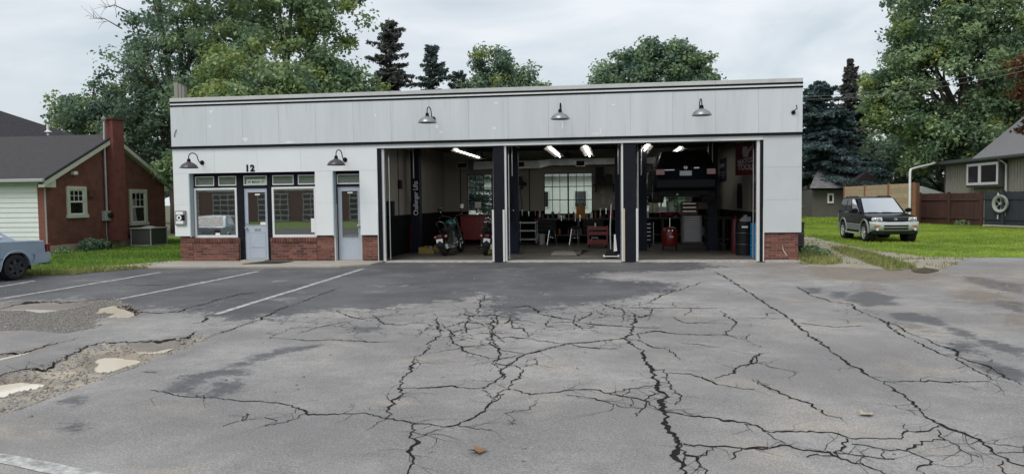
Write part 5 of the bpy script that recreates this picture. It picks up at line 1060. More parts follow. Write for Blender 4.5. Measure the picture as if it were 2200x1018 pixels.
# --- more of the shop clutter
for i, (xa_, xb__, lab) in enumerate(((-2.7, -1.95, 'black under-bench cabinet at the left end of the middle bench'), (-1.0, -.25, 'black under-bench cabinet right of centre of the middle bench'))): chest('bench_cabinet', lab, xa_, xb__, 7.72, 8.2, .36, .85, BLKP, 3, 1, False, DSTEEL, cat='cabinet')
for i, (px, py, hgt) in enumerate(((1122, 458, .16), (1136, 460, .12), (1150, 459, .15), (1160, 461, .2), (1206, 470, .14), (1222, 468, .2), (1236, 469, .22), (1246, 470, .18), (1262, 468, .16), (1290, 456, .2), (1302, 455, .16))):
    q = FP(px, py, 7.62); m = MB(); m.box(q.x-.012, q.x+.012, 7.62, 7.63, q.z-hgt/2, q.z+hgt/2); m.lathe([(.012, -.006), (.03, -.006), (.03, .006), (.012, .006)], (q.x, 7.625, q.z+hgt/2+.02), 10, 'Y'); solo(m, 'hanging_wrench', (ALU, CHROME, GREY)[i % 3], 'metal wrench, %s from the left of those hanging along the bench front' % ORDW[i], 'wrench', 'wrenches hanging along the middle bench')
def cordrun(pts, r, mat, name, lab, cat): m = MB(); m.tube(pts, r, 6); solo(m, name, mat, lab, cat, smooth=True)
q = FP(1117, 410, 8.44); cordrun([(q.x, 8.44, q.z+.1), (q.x+.03, 8.43, q.z-.2), (q.x+.08, 8.42, q.z-.45), (q.x+.06, 8.40, 1.0)], .012, BLKP, 'power_cord', 'black power cord hanging from the wall fan', 'cord')
pts = [(-.9+.28*math.sin(k*.9)*(1-k/26), 3.9-.09*k, FZ+.012) for k in range(26)]; cordrun(pts, .011, BLKP, 'air_hose', 'thin black air hose snaking over the middle bay floor', 'hose')
def tyre_lying(x, y, z, r, lab): m = MB(); m.lathe([(r*.62, 0), (r*.8, -.0), (r*.97, .03), (r, .09), (r*.97, .16), (r*.8, .19), (r*.62, .19), (r*.6, .1), (r*.62, 0)], (x, y, z), 24); solo(m, 'loose_tyre', RUB, lab, 'tyre', 'tyres stacked in the back corner', smooth=True)
for k, nm in enumerate(('bottom', 'second', 'third', 'top')): tyre_lying(-5.75, 7.9, FZ+.192*k, .32, '%s tyre of the stack in the back left corner of the shop' % nm)
sh = thing('storage_rack', 'dark storage rack with boxes against the back wall of the right bay', 'rack', (3.35, 8.1, FZ))
for z_ in (.25, .95, 1.6, 2.2): MB().box(2.95, 3.8, 7.9, 8.42, z_, z_+.03).build('shelf', DSTEEL, sh)
for xx in (2.95, 3.77):
    for yy in (7.9, 8.39): MB().box(xx, xx+.03, yy, yy+.03, FZ, 2.4).build('upright', DSTEEL, sh)
for i, (x_, z_, w_, h_, mt_, lab) in enumerate(((3.15, .28, .3, .3, GREY, 'grey box on the lowest shelf of the storage rack'), (3.55, .98, .34, .25, DRED, 'dark red box on the second shelf of the storage rack'), (3.15, 1.63, .26, .3, BLKP, 'black box on the third shelf of the storage rack'), (3.5, 2.23, .4, .2, pm('brown_carton', (.25, .16, .09), .8), 'brown carton on the top shelf of the storage rack'))): solo(MB().box(x_-w_/2, x_+w_/2, 7.98, 8.3, z_+.001, z_+h_), 'storage_box', mt_, lab, 'box', bevel=.006)
# ================================================================== vehicles
def car_shell(t, prof, hw, mat, nose=(0, .10), tail=(0, .06), crown=.03, tuck=.05):
    """lower body: side outline carried across the width, ends pulled in at the corners"""
    cols = [-1, -.96, -.86, -.6, -.25, .25, .6, .86, .96, 1]; n = len(prof); xs = [p[0] for p in prof]; xmin, xmax = min(xs), max(xs); vs = []
    zmax = max(p[1] for p in prof); zmin = min(p[1] for p in prof)
    for s in cols:
        k = abs(s)**5
        for (x, z) in prof:
            fx = max(0, (x-(xmax-.55))/.55); bx = max(0, ((xmin+.45)-x)/.45)
            xx = x-nose[1]*k*fx*fx*1.6+tail[1]*k*bx*bx*1.6; zz_ = z
            if z > zmin+.62*(zmax-zmin): zz_ -= crown*k
            yy = hw*s*(1-tuck*k*max(0, (z-zmin)/(zmax-zmin)-.55)*1.2-.05*k*(fx*fx+bx*bx)-(.04*k if z < zmin+.05 else 0))
            vs.append((xx, yy, zz_))
    fs = []
    for c in range(len(cols)-1):
        for i in range(n): j = (i+1) % n; fs.append((c*n+i, c*n+j, (c+1)*n+j, (c+1)*n+i))
    fs += [tuple(range(n)), tuple(reversed(range((len(cols)-1)*n, len(cols)*n)))]
    return MB().add(vs, fs).build('body', mat, t, smooth=True, local=True)
def arc(cx, cz, r, a0, a1, n=9): return [(cx+r*math.cos(R(a0+(a1-a0)*k/n)), cz+r*math.sin(R(a0+(a1-a0)*k/n))) for k in range(n+1)]
def cabin(t, base, roof, zb, zr, hb, hr, mat):
    """glasshouse: base (x0,x1) at belt, roof (x0,x1); returns a function giving a point on a face"""
    bx0, bx1 = base; rx0, rx1 = roof; vs = []; lv = [(0, zb, bx0, bx1, hb), (.5, (zb+zr)/2, (bx0+rx0)/2, (bx1+rx1)/2, (hb*1.02+hr)/2), (.93, zb+(zr-zb)*.93, bx0+(rx0-bx0)*.93, bx1+(rx1-bx1)*.93, hb+(hr-hb)*.93), (1, zr, rx0+.06, rx1-.08, hr-.07)]
    m = MB()
    for _, z, a, b, h in lv:
        for x, y in ((a, -h*.96), (a+.10, -h), (b-.10, -h*.99), (b, -h*.93), (b+.03, 0), (b, h*.93), (b-.10, h*.99), (a+.10, h), (a, h*.96), (a-.02, 0)): vs.append((x, y, z))
    fs = [(l*10+k, l*10+(k+1) % 10, (l+1)*10+(k+1) % 10, (l+1)*10+k) for l in range(3) for k in range(10)]
    vs.append(((rx0+rx1)/2, 0, zr+.025)); fs += [(30+k, 30+(k+1) % 10, 40) for k in range(10)]
    m.add(vs, fs); o = m.build('cabin', mat, t, smooth=True, local=True)
    def side(u, v, s, off=.006):      # u along the side 0 rear..1 front, v 0 belt..1 roof
        x = (bx0+(rx0-bx0)*v)+.02+u*((bx1+(rx1-bx1)*v)-(bx0+(rx0-bx0)*v)-.06); h = hb+(hr-hb)*v
        if v < .5: h += hb*.01*(v/.5)
        elif v < .93: h += hb*.01*(1-(v-.5)/.43)
        return Vector((x, s*(h+off), zb+(zr-zb)*v))
    def end(u, v, front, off=.008):
        h = (hb+(hr-hb)*v)*.92; x = (bx1+(rx1-bx1)*v) if front else (bx0+(rx0-bx0)*v); bow = .03 if front else -.02
        return Vector((x+(off if front else -off)+bow*(1-abs(u)), u*h, zb+(zr-zb)*v))
    return o, side, end
def patch(fn, us, vs_, *a):
    pts = [[fn(u, v, *a) for u in us] for v in vs_]; m = MB(); n = len(us); flat = [p for r_ in pts for p in r_]
    m.add(flat, [(i*n+k, i*n+k+1, (i+1)*n+k+1, (i+1)*n+k) for i in range(len(vs_)-1) for k in range(n-1)]); return m
def wheel(t, x, y, r, wd, s, rim_mat, spokes=5, rr_=.62, hub=True):
    M = Matrix.Identity(4); tyre = MB(); a = wd/2
    tyre.lathe([(r*rr_, -a*.9), (r*.86, -a), (r*.96, -a*.85), (r, -a*.55), (r, a*.55), (r*.96, a*.85), (r*.86, a), (r*rr_, a*.9)], (x, y, r), 28, 'Y'); o = tyre.build('tyre', RUB, t, smooth=True, local=True)
    rim = MB(); yo = y+s*a*.80; rim.lathe([(r*rr_, s*a*.92), (r*rr_*.93, s*a*.86), (r*rr_*.90, s*a*.2), (0, s*a*.15)], (x, y, r), 24, 'Y')
    for k in range(spokes):
        an = k/spokes*6.283+.3; d = Vector((math.cos(an), 0, math.sin(an))); e = Vector((-math.sin(an), 0, math.cos(an))); c = Vector((x, yo, r))
        w0, w1 = r*.16, r*.12
        pts = [c+d*r*.08+e*w0, c+d*r*rr_*.95+e*w1, c+d*r*rr_*.95-e*w1, c+d*r*.08-e*w0]; rim.prism(pts, (0, -s*.03, 0))
    rim.cyl((x, yo-s*.03, r), (x, yo+s*.012, r), r*.17, r*.13, 14); rim.build('rim', rim_mat, t, smooth=True, local=True)
    MB().lathe([(0, -s*a*.3), (r*1.1, -s*a*.3), (r*1.12, -s*a*1.0), (0, -s*a*1.0)], (x, y, r*1.05), 20, 'Y')
CGL = glass('car_glass', (.16, .19, .20), 1.5, 2.0, .03); TINT = glass('tinted_car_glass', (.03, .03, .035), 1.5, 1.0, .01); LENS = pm('headlamp_lens', (.66, .68, .70), .12, var=.35, scale=22, coat=1); ORG_ = pm('amber_lens', (.45, .14, .02), .2, coat=1); REDL = pm('tail_lens', (.16, .008, .012), .15, coat=1, var=.2)
INT = pm('car_interior', (.03, .03, .032), .9); UNDER = pm('underbody', (.012, .012, .012), .9, var=.4)
# ---- dark off-road car on the lawn
SUVP = pm('dark_green_black_paint', (.003, .006, .009), .2, coat=.05, spec=.10, var=.1, scale=2); CLAD = pm('grey_cladding', (.24, .26, .27), .45, var=.08, scale=4); SILB = pm('silver_bumper_paint', (.50, .51, .52), .3, metal=.3, coat=.5, var=.05); ALLOY = pm('alloy_wheel', (.62, .62, .61), .3, metal=.6, var=.08)
SV = thing('parked_car', 'dark off-road car with grey cladding parked on the lawn facing the street', 'car', (9.40, 10.2, .02), R(-90)); SV.scale = (.96, .96, .95)
prof = [(-.84, .44), (-.88, .60), (-.87, .84), (-.83, 1.04), (-.5, 1.06), (.8, 1.055), (1.86, 1.045), (2.0, 1.035), (2.35, 1.0), (2.75, .945), (2.98, .885), (3.07, .83), (3.10, .74), (3.10, .55), (3.06, .42), (2.9, .36), (2.41+.425, .36)] + arc(2.41, .37, .425, 0, 180) + [(1.98, .34), (.43, .34)] + arc(0, .37, .425, 0, 180) + [(-.5, .38)]
car_shell(SV, prof, .815, SUVP, nose=(0, .20), tail=(0, .08), crown=.035)
cab, sd, en = cabin(SV, (-.80, 1.98), (-.60, 1.16), 1.02, 1.62, .785, .635, SUVP)
for v in (1, -1):
    o = patch(sd, [.03, .2, .36], [.12, .5, .88], v).build('rear_side_window', TINT, SV, local=True); o = patch(sd, [.40, .52, .61], [.12, .5, .88], v).build('rear_side_window', TINT, SV, local=True)
    m = MB(); a = [sd(.645, .12, v), sd(.955, .12, v), sd(.80, .88, v), sd(.645, .88, v)]; m.poly(a); m.build('front_side_window', CGL, SV, local=True)
patch(en, [-.93, -.5, 0, .5, .93], [.06, .5, .93], True).build('windshield', glass('windshield_glass', (.30, .34, .34), 1.5, 14.0, .10), SV, smooth=True, local=True)
patch(en, [-.85, 0, .85], [.15, .5, .88], False).build('rear_window', TINT, SV, local=True)
for y_ in (.35, -.30): MB().tube([en(y_*1.1+.25, .03, True, .02), en(y_*1.0-.18, .08, True, .03), en(y_-.45, .07, True, .03)], .009, 4).build('wiper', BLKP, SV, local=True)
for s in (1, -1):
    for x, fr_ in ((0, 0), (2.41, 1)):
        wheel(SV, x, s*.735, .345, .225, s, ALLOY)
        fl = MB(); pts = arc(x, .37, .44, -2, 182, 14); 
        for r_, off in ((0, 0),): fl.tube([(px_, s*.815, pz_) for px_, pz_ in pts], .034, 6)
        fl.build('fender_flare', CLAD, SV, smooth=True, local=True)
        MB().lathe([(0, -.1), (.42, -.1), (.42, .1), (0, .1)], (x, s*.62, .38), 18, 'Y').build('wheel_well', UNDER, SV, local=True)
    cl = MB()
    for z_ in (.42, .50, .58): cl.box(.44, 1.97, s*.80-.02, s*.80+.034, z_, z_+.058)
    cl.build('door_cladding', CLAD, SV, local=True, bevel=.006); MB().box(-.87, -.44, s*.77-.02, s*.77+.034, .44, .62).build('rear_cladding', CLAD, SV, local=True, bevel=.01)
    MB().tube([(.38, s*.80, .36), (.5, s*.87, .30), (1.95, s*.87, .30), (2.05, s*.80, .36)], .032, 7).build('side_step', ALLOY, SV, smooth=True, local=True)
    mr_ = MB(); mr_.lathe([(0, -.05), (.07, -.045), (.10, 0), (.085, .04), (0, .045)], (0, 0, 0), 14, 'X', Matrix.Translation((1.72, s*.93, 1.13)) @ Matrix.Scale(1.25, 4, (0, 1, 0)) @ Matrix.Scale(.85, 4, (0, 0, 1))); mr_.box(1.68, 1.73, s*.86-.07, s*.86+.05, 1.08, 1.12); mr_.build('mirror', SUVP, SV, smooth=True, local=True)
    MB().tube([(-.45, s*.57, 1.63), (-.3, s*.57, 1.65), (.85, s*.56, 1.65), (1.0, s*.56, 1.62)], .016, 6).build('roof_rail', BLKP, SV, smooth=True, local=True)
    h = MB(); h.prism([(3.035, s*.42, .77), (3.035, s*.44, .90), (3.00, s*.60, .91), (2.93, s*.735, .90), (2.92, s*.75, .79), (3.01, s*.62, .765)], (.035, 0, 0)); o = h.build('headlight', LENS, SV, local=True, bevel=.008)
    m = MB(); m.lathe([(0, .0), (.045, .0), (.055, .02), (.03, .03)], (3.055, s*.54, .84), 14, 'X'); m.lathe([(0, .0), (.035, .0), (.04, .02), (.02, .03)], (3.03, s*.645, .84), 14, 'X'); m.build('reflector', CHROME, o, local=True)
    MB().box(3.075, 3.13, s*.50, s*.70, .575, .635).build('turn_signal', ORG_, SV, local=True, bevel=.01)
    MB().box(.86, 1.0, s*.80, s*.825, .90, .925).build('door_handle', BLKP, SV, local=True)
    MB().box(-.89, -.80, s*.60, s*.75, .78, 1.0).build('tail_light', REDL, SV, local=True, bevel=.01)
gr_ = MB().box(3.03, 3.075, -.40, .40, .775, .885).build('grille', BLKP, SV, local=True, bevel=.008)
sl_ = MB()
for z_ in (.80, .828, .856): sl_.box(3.076, 3.082, -.38, .38, z_, z_+.008)
sl_.build('grille_bar', pm('dark_chrome', (.12, .12, .13), .3, metal=.8), gr_, local=True)
em = MB(); em.tube([(3.086, .055*math.cos(a/16*6.283), .838+.034*math.sin(a/16*6.283)) for a in range(16)], .007, 5, True); em.tube([(3.087, .025*math.cos(a/12*6.283), .845+.022*math.sin(a/12*6.283)) for a in range(12)], .006, 5, True); em.build('emblem', CHROME, gr_, local=True)
# front bumper: wraps the corners, openings dark
def bow(x, k): return lambda y: x-k*(abs(y)/.82)**4
bp_ = MB(); ys_ = [-.80, -.74, -.6, -.4, 0, .4, .6, .74, .80]; zs_ = [(.40, 3.03), (.46, 3.12), (.55, 3.155), (.66, 3.16), (.72, 3.14), (.755, 3.08)]
for z_, x_ in zs_:
    for y_ in ys_: bp_.v.append((x_-.20*(abs(y_)/.80)**5, y_*1.015, z_))
n9 = len(ys_); bp_.f = [(i*n9+k, i*n9+k+1, (i+1)*n9+k+1, (i+1)*n9+k) for i in range(len(zs_)-1) for k in range(n9-1)]
bump_ = bp_.build('front_bumper', SILB, SV, smooth=True, local=True)
MB().box(3.10, 3.166, -.40, .40, .575, .635).build('bumper_opening', BLKP, bump_, local=True, bevel=.01); MB().box(3.09, 3.160, -.40, .40, .475, .545).build('bumper_opening', BLKP, bump_, local=True, bevel=.01)
MB().box(2.92, 3.07, -.74, .74, .30, .44).build('valance', BLKP, SV, local=True, bevel=.03); MB().box(-.94, -.84, -.76, .76, .42, .62).build('rear_bumper', CLAD, SV, local=True, bevel=.03)
for s in (1, -1): MB().cyl((3.12, s*.62, .485), (3.155, s*.62, .485), .045, n=14).build('fog_light', LENS, SV, local=True)
MB().box(-.75, 3.0, -.72, .72, .30, .42).build('underbody', UNDER, SV, local=True); MB().box(.2, 1.7, -.62, .62, .9, 1.0).build('interior', INT, SV, local=True)
for y_ in (.34, -.34):
    m = MB(); m.box(.55, .70, y_-.22, y_+.22, 1.0, 1.33); m.box(.56, .66, y_-.10, y_+.10, 1.35, 1.48); m.build('seat', INT, SV, local=True, bevel=.03)

# ---- silver-blue sedan cut by the left edge of the picture
SEDP = pm('silver_blue_paint', (.33, .41, .50), .32, metal=.25, coat=.7, var=.06, scale=2)
SE_ = thing('parked_sedan', 'faded silver blue sedan with its tail toward the brick house', 'car', (0, 0, 0))
prof = [(-.92, .42), (-.98, .47), (-.985, .58), (-.93, .62), (-.925, .86), (-.88, .945), (-.5, .965), (-.05, .98), (1.1, .97), (2.0, .955), (2.25, .94), (2.9, .86), (3.35, .76), (3.48, .66), (3.50, .48), (3.45, .36), (2.62+.37, .30)] + arc(2.62, .33, .355, 0, 180) + [(2.2, .24), (.38, .24)] + arc(0, .33, .375, 0, 180) + [(-.5, .33)]
car_shell(SE_, prof, .86, SEDP, nose=(0, .15), tail=(0, .10), crown=.03, tuck=.06)
cab, sd, en = cabin(SE_, (-.12, 2.25), (.52, 1.62), .955, 1.36, .80, .60, SEDP)
for v in (1, -1):
    m = MB(); m.poly([sd(.16, .14, v), sd(.44, .14, v), sd(.44, .86, v), sd(.20, .86, v), sd(.06, .30, v)]); m.build('rear_side_window', TINT, SE_, local=True); patch(sd, [.47, .7, .84], [.14, .86], v).build('front_side_window', TINT, SE_, local=True)
patch(en, [-.9, 0, .9], [.08, .92], True).build('windshield', CGL, SE_, smooth=True, local=True); patch(en, [-.9, 0, .9], [.08, .92], False).build('rear_window', CGL, SE_, smooth=True, local=True)
DRIM = pm('dark_steel_wheel', (.03, .03, .035), .5, var=.2)
for s in (1, -1):
    for x in (0, 2.62):
        wheel(SE_, x, s*.76, .315, .20, s, DRIM, 6, .66); MB().lathe([(0, -.1), (.36, -.1), (.36, .1), (0, .1)], (x, s*.66, .34), 18, 'Y').build('wheel_well', UNDER, SE_, local=True)
        fl = MB(); fl.tube([(a, s*.855, b) for a, b in arc(x, .33, .385, 8, 172, 14)], .02, 6); fl.build('arch_lip', SEDP, SE_, smooth=True, local=True)
    MB().box(-.955, -.86, s*.62, s*.83, .64, .85).build('tail_light', REDL, SE_, local=True, bevel=.012); MB().box(3.3, 3.45, s*.45, s*.8, .60, .70).build('headlight', LENS, SE_, local=True, bevel=.01)
    MB().box(.42, .60, s*.855, s*.885, .80, .83).build('door_handle', BLKP, SE_, local=True, bevel=.004); MB().box(.35, 2.2, s*.86, s*.875, .52, .56).build('side_moulding', pm('blue_grey_moulding', (.16, .20, .25), .5), SE_, local=True)
rb_ = MB(); zs_ = [(.37, .90), (.42, .98), (.52, 1.03), (.60, 1.03), (.635, .94)]; ys_ = [-.87, -.80, -.6, 0, .6, .80, .87]
for z_, x_ in zs_:
    for y_ in [-.88]+ys_+[.88]: rb_.v.append((-x_+(.55 if abs(y_) > .875 else .10*(abs(y_)/.87)**6), y_, z_))
n9 = 9; rb_.f = [(i*n9+k, i*n9+k+1, (i+1)*n9+k+1, (i+1)*n9+k) for i in range(4) for k in range(8)]; rb_.build('rear_bumper', SEDP, SE_, smooth=True, local=True)
MB().box(-.97, -.80, -.84, .84, .33, .40).build('bumper_lip', pm('green_grey_plastic', (.13, .17, .17), .5), SE_, local=True, bevel=.02)
MB().box(-.5, 3.2, -.7, .7, .22, .36).build('underbody', UNDER, SE_, local=True); MB().box(-.99, -.975, -.15, .15, .66, .80).build('license_plate', WHT, SE_, local=True)
_ax = Vector((-.20, -.98, 0)).normalized(); _side = Vector((-_ax.y, _ax.x, 0)); _wp = GP(31, 601); _o = _wp-_side*.76*.88
SE_.location = (_o.x, _o.y, .0); SE_.rotation_euler = (0, 0, math.atan2(_ax.y, _ax.x)); SE_.scale = (.88, .88, .88); ORG[SE_] = SE_.location.copy()

# ---- dark hatchback raised on the lift, seen from behind
HAP = pm('black_blue_paint', (.004, .005, .009), .5, coat=.10, spec=.08, var=.1)
HC = thing('raised_car', 'dark hatchback raised on the lift in the right bay, rear end outward', 'car', ((lxa+lxb)/2+.05, 2.55, 1.47), R(90))
prof = [(-.78, .40), (-.86, .46), (-.87, .66), (-.84, .72), (-.80, .95), (-.6, .98), (.6, .97), (1.9, .94), (2.4, .88), (2.95, .80), (3.25, .68), (3.30, .5), (3.2, .36), (2.5+.37, .30)] + arc(2.5, .33, .35, 0, 180) + [(2.1, .24), (.37, .24)] + arc(0, .33, .35, 0, 180) + [(-.45, .34)]
car_shell(HC, prof, .86, HAP, nose=(0, .15), tail=(0, .12), crown=.03)
cab, sd, en = cabin(HC, (-.76, 2.1), (-.42, 1.35), .95, 1.43, .80, .62, HAP)
for v in (1, -1): patch(sd, [.06, .28, .46], [.14, .86], v).build('rear_side_window', TINT, HC, local=True); patch(sd, [.49, .7, .86], [.14, .86], v).build('front_side_window', TINT, HC, local=True)
patch(en, [-.85, 0, .85], [.12, .9], False).build('rear_window', TINT, HC, smooth=True, local=True); patch(en, [-.9, 0, .9], [.08, .92], True).build('windshield', TINT, HC, smooth=True, local=True)
for s in (1, -1):
    for x in (0, 2.5): wheel(HC, x, s*.75, .315, .20, s, GREY, 5); MB().lathe([(0, -.1), (.34, -.1), (.34, .1), (0, .1)], (x, s*.64, .34), 18, 'Y').build('wheel_well', UNDER, HC, local=True)
    MB().box(-.85, -.72, s*.55, s*.80, .76, .93).build('tail_light', REDL, HC, local=True, bevel=.015)
    MB().box(-.90, -.87, s*.35, s*.62, .44, .46).build('exhaust_trim', ALU, HC, local=True)
MB().box(-.868, -.855, -.16, .16, .74, .87).build('license_plate', pm('plate_face', (.50, .52, .52), .4), HC, local=True)
eb = MB(); c0 = Vector((-.832, 0, .955)); eb.tube([(c0.x, .052*math.cos(a/18*6.283), c0.z+.052*math.sin(a/18*6.283)) for a in range(18)], .007, 5, True); eb.tube([(c0.x, -.034, c0.z+.036), (c0.x, -.012, c0.z-.004), (c0.x, 0, c0.z+.014), (c0.x, .012, c0.z-.004), (c0.x, .034, c0.z+.036)], .006, 4); eb.tube([(c0.x, -.046, c0.z+.012), (c0.x, -.020, c0.z-.040), (c0.x, 0, c0.z-.006), (c0.x, .020, c0.z-.040), (c0.x, .046, c0.z+.012)], .006, 4); eb.build('emblem', CHROME, HC, local=True)
MB().box(-.85, -.835, -.36, -.22, .93, .96).build('badge', ALU, HC, local=True); MB().box(-.86, -.84, .30, .56, .885, .91).build('badge', ALU, HC, local=True)
MB().box(-.5, 3.1, -.7, .7, .22, .34).build('underbody', UNDER, HC, local=True); MB().box(-.92, -.80, -.80, .80, .40, .66).build('rear_bumper', HAP, HC, local=True, bevel=.03)
MB().tube([(-.6, .2, .24), (1.0, .15, .22), (2.4, .1, .24)], .035, 6).build('exhaust_pipe', GREY, HC, local=True); MB().box(.6, 1.6, -.6, .6, .16, .22).build('tank_guard', DSTEEL, HC, local=True)

# ---- motorcycles, local: x forward, origin under the rear axle
def motorcycle(label, loc, rz, lean, tank_mat, mirror=True):
    t = thing('motorcycle', label, 'motorcycle', loc, rz, group='motorcycles parked in the left bay'); t.rotation_euler = (R(lean), 0, rz)
    def whl(x, r, wd):
        m = MB(); m.lathe([(r*.74, -wd*.4), (r*.86, -wd*.5), (r*.97, -wd*.32), (r, 0), (r*.97, wd*.32), (r*.86, wd*.5), (r*.74, wd*.4), (r*.74, -wd*.4)], (x, 0, r), 26, 'Y'); o = m.build('tyre', RUB, t, smooth=True, local=True)
        q = MB(); q.tube([(x+r*.72*math.cos(a/24*6.283), 0, r+r*.72*math.sin(a/24*6.283)) for a in range(24)], .02, 6, True)
        for k in range(14): a = k/14*6.283; q.cyl((x, .03 if k % 2 else -.03, r), (x+r*.72*math.cos(a), 0, r+r*.72*math.sin(a)), .004, n=4)
        q.cyl((x, -.06, r), (x, .06, r), .045, n=12); q.build('rim', CHROME, t, smooth=True, local=True)
    whl(0, .31, .15); whl(1.5, .33, .10)
    def fender(x, r, a0, a1, hw, mat):
        m = MB(); vs = []; n = 12
        for k in range(n+1):
            a = R(a0+(a1-a0)*k/n)
            for s, dr in ((-1, -.05), (-.8, 0), (0, .015), (.8, 0), (1, -.05)): vs.append((x+(r+dr)*math.cos(a), hw*s, r*.88+(r+dr)*math.sin(a)))
        m.add(vs, [(i*5+j, i*5+j+1, (i+1)*5+j+1, (i+1)*5+j) for i in range(n) for j in range(4)]); m.build('fender', mat, t, smooth=True, local=True)
    fender(0, .36, 20, 185, .095, BLKP); fender(1.5, .37, 30, 165, .07, BLKP)
    f = MB(); f.tube([(0, .10, .31), (.45, .12, .40), (.55, .11, .75), (1.05, .05, .95), (1.15, 0, .92)], .022, 6); f.tube([(0, -.10, .31), (.45, -.12, .40), (.55, -.11, .75), (1.05, -.05, .95), (1.15, 0, .92)], .022, 6); f.tube([(.45, .12, .30), (.95, .12, .28), (1.15, 0, .85)], .02, 6); f.tube([(.45, -.12, .30), (.95, -.12, .28), (1.15, 0, .85)], .02, 6); f.tube([(0, .12, .31), (.28, .12, .66)], .025, 6); f.tube([(0, -.12, .31), (.28, -.12, .66)], .025, 6); f.build('frame', DSTEEL, t, smooth=True, local=True)
    for s in (1, -1): MB().tube([(1.5, s*.09, .33), (1.18, s*.09, .98)], .024, 8).build('fork_leg', CHROME, t, smooth=True, local=True)
    e = MB()
    for a, x in ((20, .68), (-25, .84)):
        M = Matrix.Translation((.76, 0, .40)) @ Matrix.Rotation(R(a), 4, 'Y'); e.cyl(M @ Vector((0, 0, 0)), M @ Vector((0, 0, .28)), .085, n=14)
        for k in range(5): e.cyl(M @ Vector((0, 0, .10+.035*k)), M @ Vector((0, 0, .112+.035*k)), .105, n=14)
    e.lathe([(0, -.16), (.14, -.14), (.17, 0), (.14, .14), (0, .16)], (.74, 0, .36), 18, 'Y'); e.build('engine', GREY, t, smooth=True, local=True)
    tk = MB(); prof = [(0, .48), (.07, .46), (.125, .36), (.145, .2), (.12, .05), (.05, 0), (0, 0)]; tk.lathe(prof, (0, 0, 0), 18, 'X', Matrix.Translation((.62, 0, .90)) @ Matrix.Scale(1.0, 4, (0, 0, 1))); tk.build('fuel_tank', tank_mat, t, smooth=True, local=True)
    sv = MB(); vs = []; st = [(-.22, .70, .10), (-.05, .69, .13), (.12, .70, .15), (.32, .68, .15), (.50, .74, .12), (.62, .84, .07)]
    for x, z_, h in st:
        for k in range(7): s = k/6*2-1; vs.append((x, h*s, z_+.09*(1-s**4)))
    sv.add(vs, [(i*7+k, i*7+k+1, (i+1)*7+k+1, (i+1)*7+k) for i in range(5) for k in range(6)]); sv.build('seat', BLKP, t, smooth=True, local=True)
    MB().tube([(1.16, 0, 1.02), (1.14, .12, 1.12), (1.10, .30, 1.16), (.98, .38, 1.12)], .014, 6).build('handlebar', CHROME, t, local=True); MB().tube([(1.16, 0, 1.02), (1.14, -.12, 1.12), (1.10, -.30, 1.16), (.98, -.38, 1.12)], .014, 6).build('handlebar', CHROME, t, local=True)
    for s in (1, -1):
        MB().tube([(1.0, s*.37, 1.12), (.9, s*.385, 1.10)], .02, 6).build('grip', BLKP, t, local=True)
        if mirror: m = MB(); m.tube([(1.08, s*.30, 1.16), (1.06, s*.36, 1.34)], .007, 5); m.lathe([(0, -.012), (.065, -.01), (.07, .01), (0, .02)], (1.05, s*.36, 1.38), 14, 'X'); m.build('mirror', CHROME, t, local=True)
        MB().lathe([(0, -.03), (.03, -.03), (.04, .02), (0, .03)], (-.20, s*.16, .56), 12, 'X').build('turn_signal', pm('pink_lens', (.5, .22, .18), .25), t, smooth=True, local=True)
    MB().lathe([(0, .10), (.06, .09), (.085, .02), (.09, 0), (0, 0)], (1.28, 0, .98), 18, 'X').build('headlight', CHROME, t, smooth=True, local=True)
    for dz, y_ in ((0, -.16), (-.10, -.17)): MB().tube([(.85, y_*.6, .42+dz*.3), (.7, y_, .30+dz*.5), (.2, y_, .27+dz*.6), (-.25, y_, .30+dz*.6)], [.025, .028, .042, .045], 8).build('exhaust_pipe', CHROME, t, smooth=True, local=True)
    tl = MB(); tl.box(-.33, -.27, -.06, .06, .54, .62); tl.build('tail_light', REDL, t, local=True, bevel=.01); pl_ = MB(); pl_.box(-.35, -.342, -.095, .095, .38, .50); pl_.build('license_plate', WHT, t, local=True, bevel=.006)
    MB().tube([(.1, .10, .70), (-.12, .11, .95), (-.16, 0, 1.0), (-.12, -.11, .95), (.1, -.10, .70)], .012, 6).build('sissy_bar', CHROME, t, local=True); MB().tube([(.62, .12, .25), (.55, .28, .03)], .012, 5).build('kickstand', CHROME, t, local=True)
    return t
TEAL = pm('teal_tank_paint', (.012, .13, .115), .25, coat=.8); BURG = pm('dark_cherry_paint', (.05, .012, .014), .25, coat=.8)
q = GP(951, 550, FZ); motorcycle('teal tanked cruiser motorcycle with round mirrors standing in the left bay', (q.x+.05, q.y+.15, FZ), R(84), -7, TEAL)
q = GP(1039, 549, FZ); motorcycle('dark motorcycle half hidden behind the post of the left bay', (q.x+.02, q.y+.15, FZ), R(100), 6, BURG, False)
# ================================================================== houses, fences, yard things
SHING = pm('dark_shingles', (.046, .043, .045), .9, var=.3, scale=9, bump=.6, bscale=30); GSHING = pm('grey_shingles', (.17, .17, .175), .9, var=.2, scale=9, bump=.6, bscale=30)
HBRICK = pm('house_brick', (.165, .064, .050), .9, var=.4, scale=3.0, bump=.4, bscale=50); HMORT = pm('house_mortar', (.19, .075, .06), .95, var=.2, scale=10)
CREAM = pm('cream_trim', (.52, .52, .43), .6, var=.1, scale=6); SIDING = pm('white_siding', (.68, .715, .69), .5, var=.05, scale=3, rnd=.03); HGL = glass('house_glass', (.12, .13, .15), 1.5, 1.6, .03)
GREYW = pm('weathered_grey_trim', (.33, .36, .34), .7, var=.12, scale=5)
BH = thing('brick_house', 'low red brick house with white siding front and dark shingle roof at the left', 'house', (-21, 6.2, 0))
HX, HY0, HY1, HE, HP = -18.2, 3.02, 9.5, 2.50, 4.08; HYM = (HY0+HY1)/2
